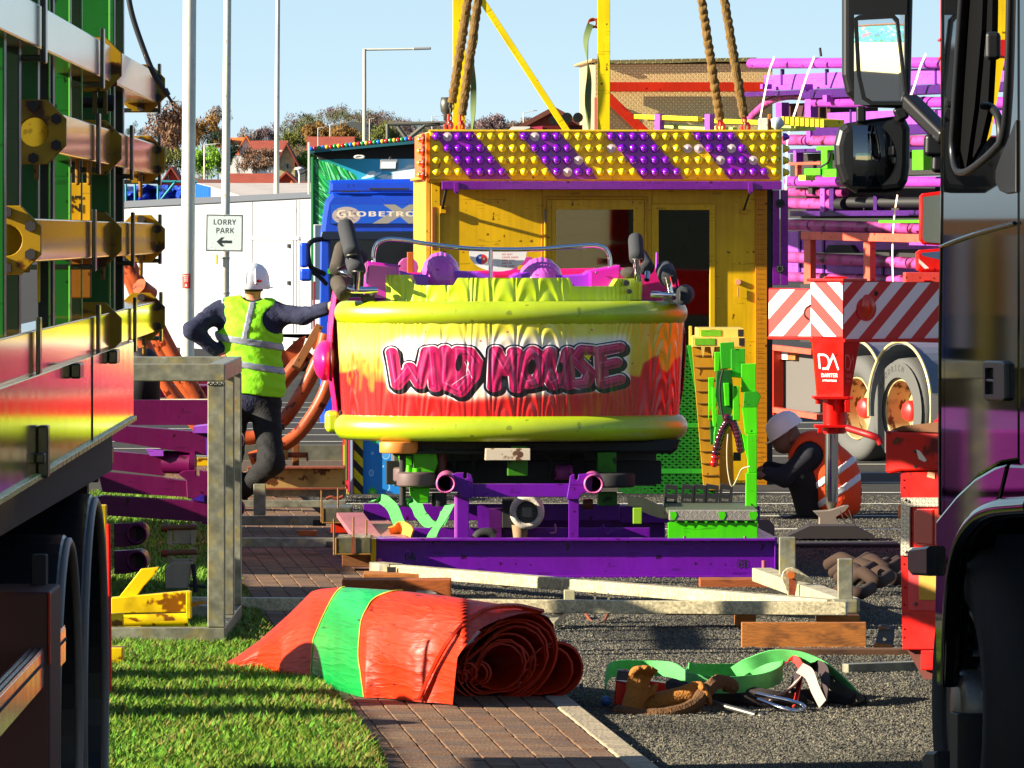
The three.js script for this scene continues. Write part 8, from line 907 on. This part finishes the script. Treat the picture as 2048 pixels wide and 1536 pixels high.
{// timbers
const tm=(label,D,x0,y0,x1,y1,dep,m=K.wood,rot=0)=>{const c=V(X((x0+x1)/2,D),Y(y1,D),-D-dep/2),g=pb(D,x0,y0,x1,y1,dep,0.004);if(rot){mv(g,-c.x,-c.y,-c.z);g.rotateY(rot);mv(g,c.x,c.y,c.z);}return solo('timber',label,'timber',g,m,c);};
tm('thick varnished plank standing on edge in the right foreground',36.4,1483,1245,1733,1322,0.06);tm('short timber block under the right end of the diagonal brace',38.2,1472,1226,1512,1254,0.3);tm('thin split board under the peg foot at the right',38.1,1633,1231,1720,1244,0.25);tm('timber packing block under the right end of the purple frame',42.6,1400,1159,1556,1192,0.3,mat(C(190,104,44),0.75,{map:again(T.wood,1.6,3)}));tm('long timber packer under the left end of the purple frame',41.4,684,1160,902,1202,0.3,mat(C(206,112,40),0.75,{map:again(T.wood,1.6,3)}));tm('thin upper board under the left end of the purple frame',42.4,726,1148,838,1156,0.4);tm('dark thin board below the upper one under the purple frame',42.3,736,1156,820,1166,0.3,K.woodDark);tm('timber block under the left stacking foot',43.8,684,1108,742,1134,0.3,K.woodDark);tm('long timber baulk behind the strap pile at the right',35.7,1552,1298,1822,1330,0.12,mat(C(120,84,56),0.85,{map:again(T.wood,1.6,3)}),0.02);tm('flat timber strip under the front beam',38.3,1330,1222,1484,1230,0.1);tm('orange timber offcut on the far paving',47.2,596,1061,634,1072,0.1);
solo('galvanised_bar','galvanised square bar lying in front of the long timber baulk','bar',bar(at(1690,1342,34.3),at(1900,1334,34.5),0.065,0.065,0.005),K.galv,at(1790,1356,34.4));const ab=thing('angle_bracket','grey steel angle bracket with a bolt hole standing by the red lorry tail','bracket',at(1768,1300,36.2));obj('plate',ppoly(36.2,[[1758,1252],[1764,1249],[1790,1252],[1786,1299],[1750,1292]],0.015,{holes:[circ(1769,1278,4,10)]}),worn(C(96,104,118),0.5,{metal:0.3}),ab);obj('wood_wedge',[ppoly(36.15,[[1757,1253],[1780,1257],[1758,1259]],0.04),ppoly(36.1,[[1749,1287],[1785,1290],[1784,1299],[1748,1297]],0.04)],K.wood,ab);solo('red_brick_block','red block on the far paving beside the stacking feet','block',pb(46.4,662,1047,702,1066,0.1),K.orangeRed,at(682,1066,46.4));
}
{// folded orange-red tarpaulin with a green band
const t=thing('folded_tarpaulin','folded orange-red tarpaulin with a green band, rolled at its right end','tarpaulin',V(X(820,33.5),0.05,-34));const rM=mat(C(198,48,10),0.5,{coat:0.2,coatRough:0.35,specularIntensity:0.4,bump:again(T.crease,1.3),bumpScale:0.006,map:again(T.chip,0.8),side:THREE.DoubleSide}),gM=mat(C(8,160,70),0.36,{coat:0.5,coatRough:0.25,bump:again(T.crease,1.3),bumpScale:0.006,map:again(T.chip,0.8),side:THREE.DoubleSide}),eM=mat(C(150,40,20),0.6),seam=mat(C(190,170,60),0.7);
const ip=(l,x)=>{let i=0;while(i<l.length-2&&x>l[i+1][0])i++;return lerp(l[i][1],l[i+1][1],clamp((x-l[i][0])/(l[i+1][0]- l[i][0]),0,1));};
const top=[[430,1334],[470,1316],[520,1280],[580,1226],[624,1182],[640,1178],[684,1174],[805,1182],[900,1192],[1000,1208],[1060,1218],[1095,1232],[1116,1262]],bot=[[430,1340],[450,1346],[520,1352],[560,1362],[622,1368],[730,1394],[820,1402],[930,1412],[1116,1396]],DB=(x)=>lerp(34.6,33.0,clamp((x-430)/500,0,1));
const fold=(x,v)=>0.05*Math.exp(-(((x-585)/40)**2))*Math.sin(v*3.1)*-1.6+0.03*Math.sin(x*0.055+v*2)*(1-v)+0.02*Math.sin(x*0.021-v*5)+0.05*(fbm(((x*0.002)% 1+1)% 1,v*0.6,7,4)- 0.5);
const P=(x,v)=>{// v 0 front foot .. 1 ridge .. 1.25 over the back
const yb=ip(bot,x),yt=ip(top,x),Df=gD(yb,0.05),h=Math.min(1,v),w=Math.sin(h*Math.PI/2),bulge=0.10*Math.sin(h*Math.PI);const dep=0.42*(1-Math.cos(h*Math.PI/2))*clamp((yb-yt)/180,0.1,1)- bulge*0.5;const D=Df+dep+(v>1?(v-1)*1.6:0),py=lerp(yb,yt,w);const p=at(x,py,D);p.z+=fold(x,h);if(v>1)p.y -=(v-1)*0.5;return p;};
const bL=[[0,620],[0.3,625],[0.6,655],[1,690],[1.3,700]],bR=[[0,728],[0.25,716],[0.5,722],[0.72,746],[1,805],[1.3,830]];
const patch=(name,fl,fr,m,n)=>{const ps=[],uv=[],I=[],nv=30;for(let j=0;j<=nv;j++)for(let i=0;i<=n;i++){const v=j/nv*1.25,x=lerp(fl(v),fr(v),i/n),p=P(x,v);ps.push(p.x,p.y,p.z);uv.push(p.x,p.y+v);}for(let j=0;j<nv;j++)for(let i=0;i<n;i++){const a=j*(n+1)+i;I.push(a,a+1,a+n+2,a,a+n+2,a+n+1);}const g=new THREE.BufferGeometry();g.setAttribute('position',new THREE.Float32BufferAttribute(ps,3));g.setAttribute('uv',new THREE.Float32BufferAttribute(uv,2));g.setIndex(I);g.computeVertexNormals();return obj(name,prep(g),m,t);};
patch('red_sheet',()=>432,(v)=>ip(bL,v),rM,60);const gb=patch('green_band',(v)=>ip(bL,v),(v)=>ip(bR,v),gM,30);patch('red_sheet',(v)=>ip(bR,v),(v)=>ip([[0,905],[0.3,915],[0.5,955],[0.7,1020],[0.85,1070],[1,1108]],Math.min(1,v)),rM,80);for(const b of[bL,bR])obj('seam',tube(Array.from({length:14},(_,i)=>P(ip(b,i/13),i/13).add(V(0,0.002,0.006))),0.0035,50,5),seam,gb);
const q=rng(17),ax=V(-0.42,0,-0.9).normalize(),D=31.95;const spiral=(cx,cy,a,b,turns,gap,rot,a0,sgn)=>{const l=[],n=Math.floor(turns*26);for(let i=0;i<=n;i++){const th=a0+sgn*i/n*turns*6.283,k=1-i/n*gap,sq=1+0.1*Math.cos(th*2+0.6)+0.025*Math.sin(th*3.7+a);const ex=Math.cos(th)*a*k*sq,ey=Math.sin(th)*b*k*sq;const x=cx+ex*Math.cos(rot)- ey*Math.sin(rot),y=cy+ex*Math.sin(rot)+ey*Math.cos(rot);l.push(at(x,y,D).addScaledVector(ax,0.32));}return l;};
const roll=(pts,w)=>obj('rolled_layer',strap(pts,w,0.009,ax,pts.length*2),rM,t);
roll(spiral(1012,1326,106,78,2.2,0.42,-0.34,2.4,1),0.72);roll(spiral(1016,1334,64,44,1.9,0.55,-0.3,2.2,1),0.66);roll(spiral(1120,1346,54,42,2.1,0.62,-0.35,2.8,1),0.6);roll(spiral(1010,1330,97,71,1.05,0.08,-0.34,2.0,1),0.68);roll(spiral(1013,1332,74,52,1.05,0.08,-0.32,2.6,1),0.7);roll(spiral(1122,1346,46,35,1.3,0.1,-0.35,2.2,1),0.62);roll(spiral(1018,1338,46,30,1.6,0.4,-0.25,3.2,1),0.64);roll(spiral(1014,1334,82,58,1.05,0.1,-0.3,2.1,1),0.64);
obj('folded_edge',strap([P(838,0.0),P(860,0.15),P(905,0.42),P(960,0.66),P(1030,0.86),P(1085,0.97)].map((p)=>p.add(V(0,0.012,0.03))),0.02,0.012,V(0,0.4,1),40),rM,t);obj('eyelet_rope',tube([at(1118,1392,32.4),at(1150,1398,32.4),at(1166,1386,32.5),at(1162,1370,32.6)],0.008,20,6),K.dark,t);
}
{// pile of lifting straps, gloves and tools on the tarmac
const g=mat(C(96,206,110),0.7,{map:again(T.wear,5),bump:again(T.weave,9),bumpScale:0.002}),D=32.2,gy=(px,py,h=0)=>{const d=gD(py,h);return at(px,py,d);};
const U=V(0,1,0.15);const S=(name,label,pts,w,m,wide=U,n=70)=>{const p=pts.map(([x,y,d])=>at(x,y,D+d));return solo(name,label,'strap',strap(p,w,0.005,wide,n),m,p[0]);};
S('lifting_sling','pale green webbing sling looped in an oval on top of the strap pile',[[1374,1350,0.1],[1380,1362,-0.25],[1440,1370,-0.4],[1510,1366,-0.35],[1558,1350,-0.05],[1556,1334,0.25],[1500,1342,0.4],[1430,1344,0.35],[1376,1342,0.15]],0.07,g,U,110);S('lifting_sling','long pale green sling arching over the right end of the strap pile',[[1470,1346,0.3],[1500,1328,0.2],[1545,1312,0.15],[1595,1314,0.1],[1640,1330,0],[1672,1352,-0.1],[1700,1378,-0.2],[1720,1400,-0.3]],0.06,g,V(0,0.8,0.6));S('lifting_sling','pale green sling curving round the left end of the strap pile',[[1212,1386,-0.4],[1212,1358,-0.2],[1236,1336,0.2],[1290,1336,0.3],[1345,1340,0.2],[1372,1356,0.1]],0.065,g);
const br=mat(C(56,40,40),0.75),rs=mat(C(206,44,36),0.7),gs=mat(C(160,140,130),0.7);const rb=(label,pts,m=br,w=0.05)=>S('black_red_strap',label,pts,w,m,V(0.6,0.5,0.6),50);
rb('black and red ratchet strap folded over the right of the pile',[[1552,1400,-0.3],[1580,1380,-0.3],[1600,1340,-0.1],[1628,1330,0],[1650,1350,-0.2],[1646,1410,-0.4]]);rb('grey strap with red edges hanging down the front of the pile',[[1600,1336,-0.2],[1620,1350,-0.35],[1632,1380,-0.45],[1646,1408,-0.5]],gs);rb('dark strap end lying at the right of the pile',[[1650,1350,0],[1680,1380,-0.2],[1720,1404,-0.35],[1700,1412,-0.4]],mat(C(64,60,44),0.8));rb('red strap tail in the middle of the pile',[[1566,1330,0.1],[1584,1318,0.1],[1600,1330,0],[1590,1410,-0.5]],rs,0.03);rb('grey and red strap crossing to the chrome hook',[[1544,1396,-0.5],[1570,1384,-0.45],[1590,1366,-0.3],[1606,1344,-0.15]],gs);
for(const[x,y,d]of[[1566,1390,-0.4],[1640,1390,-0.3],[1600,1356,0]]){const h=x;}
const rbx=thing('ratchet_tool','red and grey ratchet box with a slotted top at the left of the strap pile','ratchet tool',at(1280,1412,D-0.5));obj('body',[ppoly(D-0.5,[[1232,1362],[1262,1366],[1264,1412],[1228,1410]],0.12,{bevel:0.005}),ppoly(D-0.5,[[1300,1362],[1330,1366],[1336,1392],[1302,1394]],0.1,{bevel:0.005})],K.red,rbx);obj('top',ppoly(D-0.52,[[1236,1340],[1286,1346],[1290,1362],[1232,1360]],0.1,{bevel:0.004}),worn(C(84,80,84),0.5),rbx);for(const[x,y]of[[1250,1346],[1266,1347],[1280,1349]])obj('stud',mv(box(0.018,0.012,0.03,0.003),X(x,D-0.5),Y(y-4,D-0.5),-D+0.47),K.red,rbx);obj('blue_cap',mv(sph(0.022,14,10),X(1212,D-0.5),Y(1402,D-0.5),-D+0.5),mat(C(40,90,140),0.4),rbx);
const glv=mat(C(150,96,30),0.9,{bump:again(T.leather,6),bumpScale:0.01}),gdk2=mat(C(96,64,30),0.9,{bump:again(T.leather,6),bumpScale:0.01}),rope=(name,label,cat,pts,r,m)=>{const p=pts.map(([x,y,d])=>at(x,y,D+d)),tb=tube(p,r,60,10),a=tb.attributes.position;for(let i=0;i<a.count;i++){const k=1+0.35*(fbm(((a.getX(i)*5)% 1+1)% 1,((a.getY(i)*5+a.getZ(i)*3)% 1+1)% 1,5,3)- 0.5);a.setY(i,p[0].y+(a.getY(i)- p[0].y)*k);}tb.computeVertexNormals();return solo(name,label,cat,tb,m,p[0]);};
const glove=(label,o,dir,n)=>{const p=at(o[0],o[1],D+o[2]),f=blend([...hand(p,dir,n,1.15,0.5),cap(p,p.clone().addScaledVector(dir,-0.12),0.045,0.055)],0.02);return solo('work_glove',label,'glove',sdfMesh(f,[p.x-0.3,p.y-0.16,p.z-0.3],[p.x+0.32,p.y+0.2,p.z+0.3],0.011),glv,p);};
glove('tan work glove with curled fingers at the front of the strap pile',[1350,1398,-0.75],V(0.8,0.25,0.1).normalize(),V(0,-0.4,1));glove('tan work glove lying on the ratchet box',[1268,1402,-0.8],V(0.2,0.9,-0.1).normalize(),V(0.4,0,1));
rope('brown_rope','brown crumpled sling end along the front edge of the pile','rope',[[1234,1424,-0.8],[1290,1432,-0.9],[1350,1426,-0.9],[1390,1408,-0.85],[1410,1384,-0.8],[1440,1364,-0.7],[1465,1374,-0.6]],0.03,gdk2);rope('dark_sling','dark sling bundle in the middle of the pile','rope',[[1340,1380,-0.2],[1400,1392,-0.3],[1470,1392,-0.3],[1540,1404,-0.4],[1600,1412,-0.3]],0.05,mat(C(40,30,26),0.9));rope('dark_sling','dark sling bundle under the right end of the pile','rope',[[1580,1396,-0.1],[1640,1402,-0.1],[1690,1404,-0.2],[1716,1408,-0.3]],0.045,mat(C(34,28,26),0.9));
solo('chrome_hook','chrome snap hook lying in front of the strap pile','hook',[tube([at(1512,1388,D-0.6),at(1540,1394,D-0.65),at(1580,1402,D-0.7),at(1604,1410,D-0.72),at(1608,1418,D-0.75),at(1590,1422,D-0.8),at(1550,1412,D-0.75),at(1516,1400,D-0.65)],0.009,60,10)],K.chrome,at(1560,1420,D-0.7));solo('steel_bar','grey steel pry bar in front of the strap pile','bar',[cyl(at(1412,1402,D-0.75),at(1512,1430,D-0.95),0.012,0.012,10),mv(sph(0.022,10,8),X(1524,D-0.95),Y(1434,D-0.95),-D+0.95)],K.steel,at(1460,1420,D-0.85));
// slings hanging over the purple frame, and the brown heap in shade behind the lorry tail
const hs=(label,pts,m=g)=>{const p=pts.map(([x,y,d])=>at(x,y,44+d));solo('frame_sling',label,'strap',strap(p,0.07,0.006,V(1,0.35,0.3),60),m,p[0]);};hs('left green sling draped over the purple rear beam',[[738,1005,2.3],[760,998,2.3],[778,1008,2.2],[796,1042,1.6],[808,1068,1]]);hs('middle green sling draped over the purple rear beam',[[798,1006,2.3],[822,1006,2.3],[842,1030,1.8],[866,1050,1.3],[884,1044,1.2],[892,1020,1.4]]);hs('right green sling hanging down by the left pipe end',[[900,1010,1.2],[884,1040,1.1],[868,1064,0.8],[862,1078,0.6]]);solo('orange_rag','orange cloth rag tucked beside the green slings','rag',strap([at(780,1066,44.4),at(800,1060,44.4),at(816,1066,44.3),at(822,1076,44.2)],0.1,0.01,V(0.3,0.6,0.5),30),mat(C(226,140,50),0.8),at(800,1076,44.4));
const q=rng(71),hp=thing('brown_sling_heap','heap of brown slings in the shade behind the red lorry tail','slings',at(1740,1190,40));for(let i=0;i<9;i++){const x=1690+q()*90,y=1120+q()*66,d=gD(y+18,0.05);obj('sling',tube([at(x-40,y+10,d),at(x-14,y-12*q(),d-0.1),at(x+14,y+8,d-0.2),at(x+40,y-4,d)],0.028+0.014*q(),30,9),mat(C(52,32,18),0.9),hp);}
solo('rusty_link','rusty bent steel hook on the tarmac under the front beam','hook',tube([at(1172,1228,39.2),at(1186,1244,38.9),at(1204,1246,38.8),at(1214,1232,39),at(1218,1222,39.2)],0.008,30,6),K.rust,at(1195,1248,38.9));solo('ground_mat','flat dark rubber strip lying across the tarmac near the stabiliser','mat',pb(48,1400,1088,1800,1094,0.5),K.rubber,at(1600,1094,48));
}
renderer.render(scene,camera);
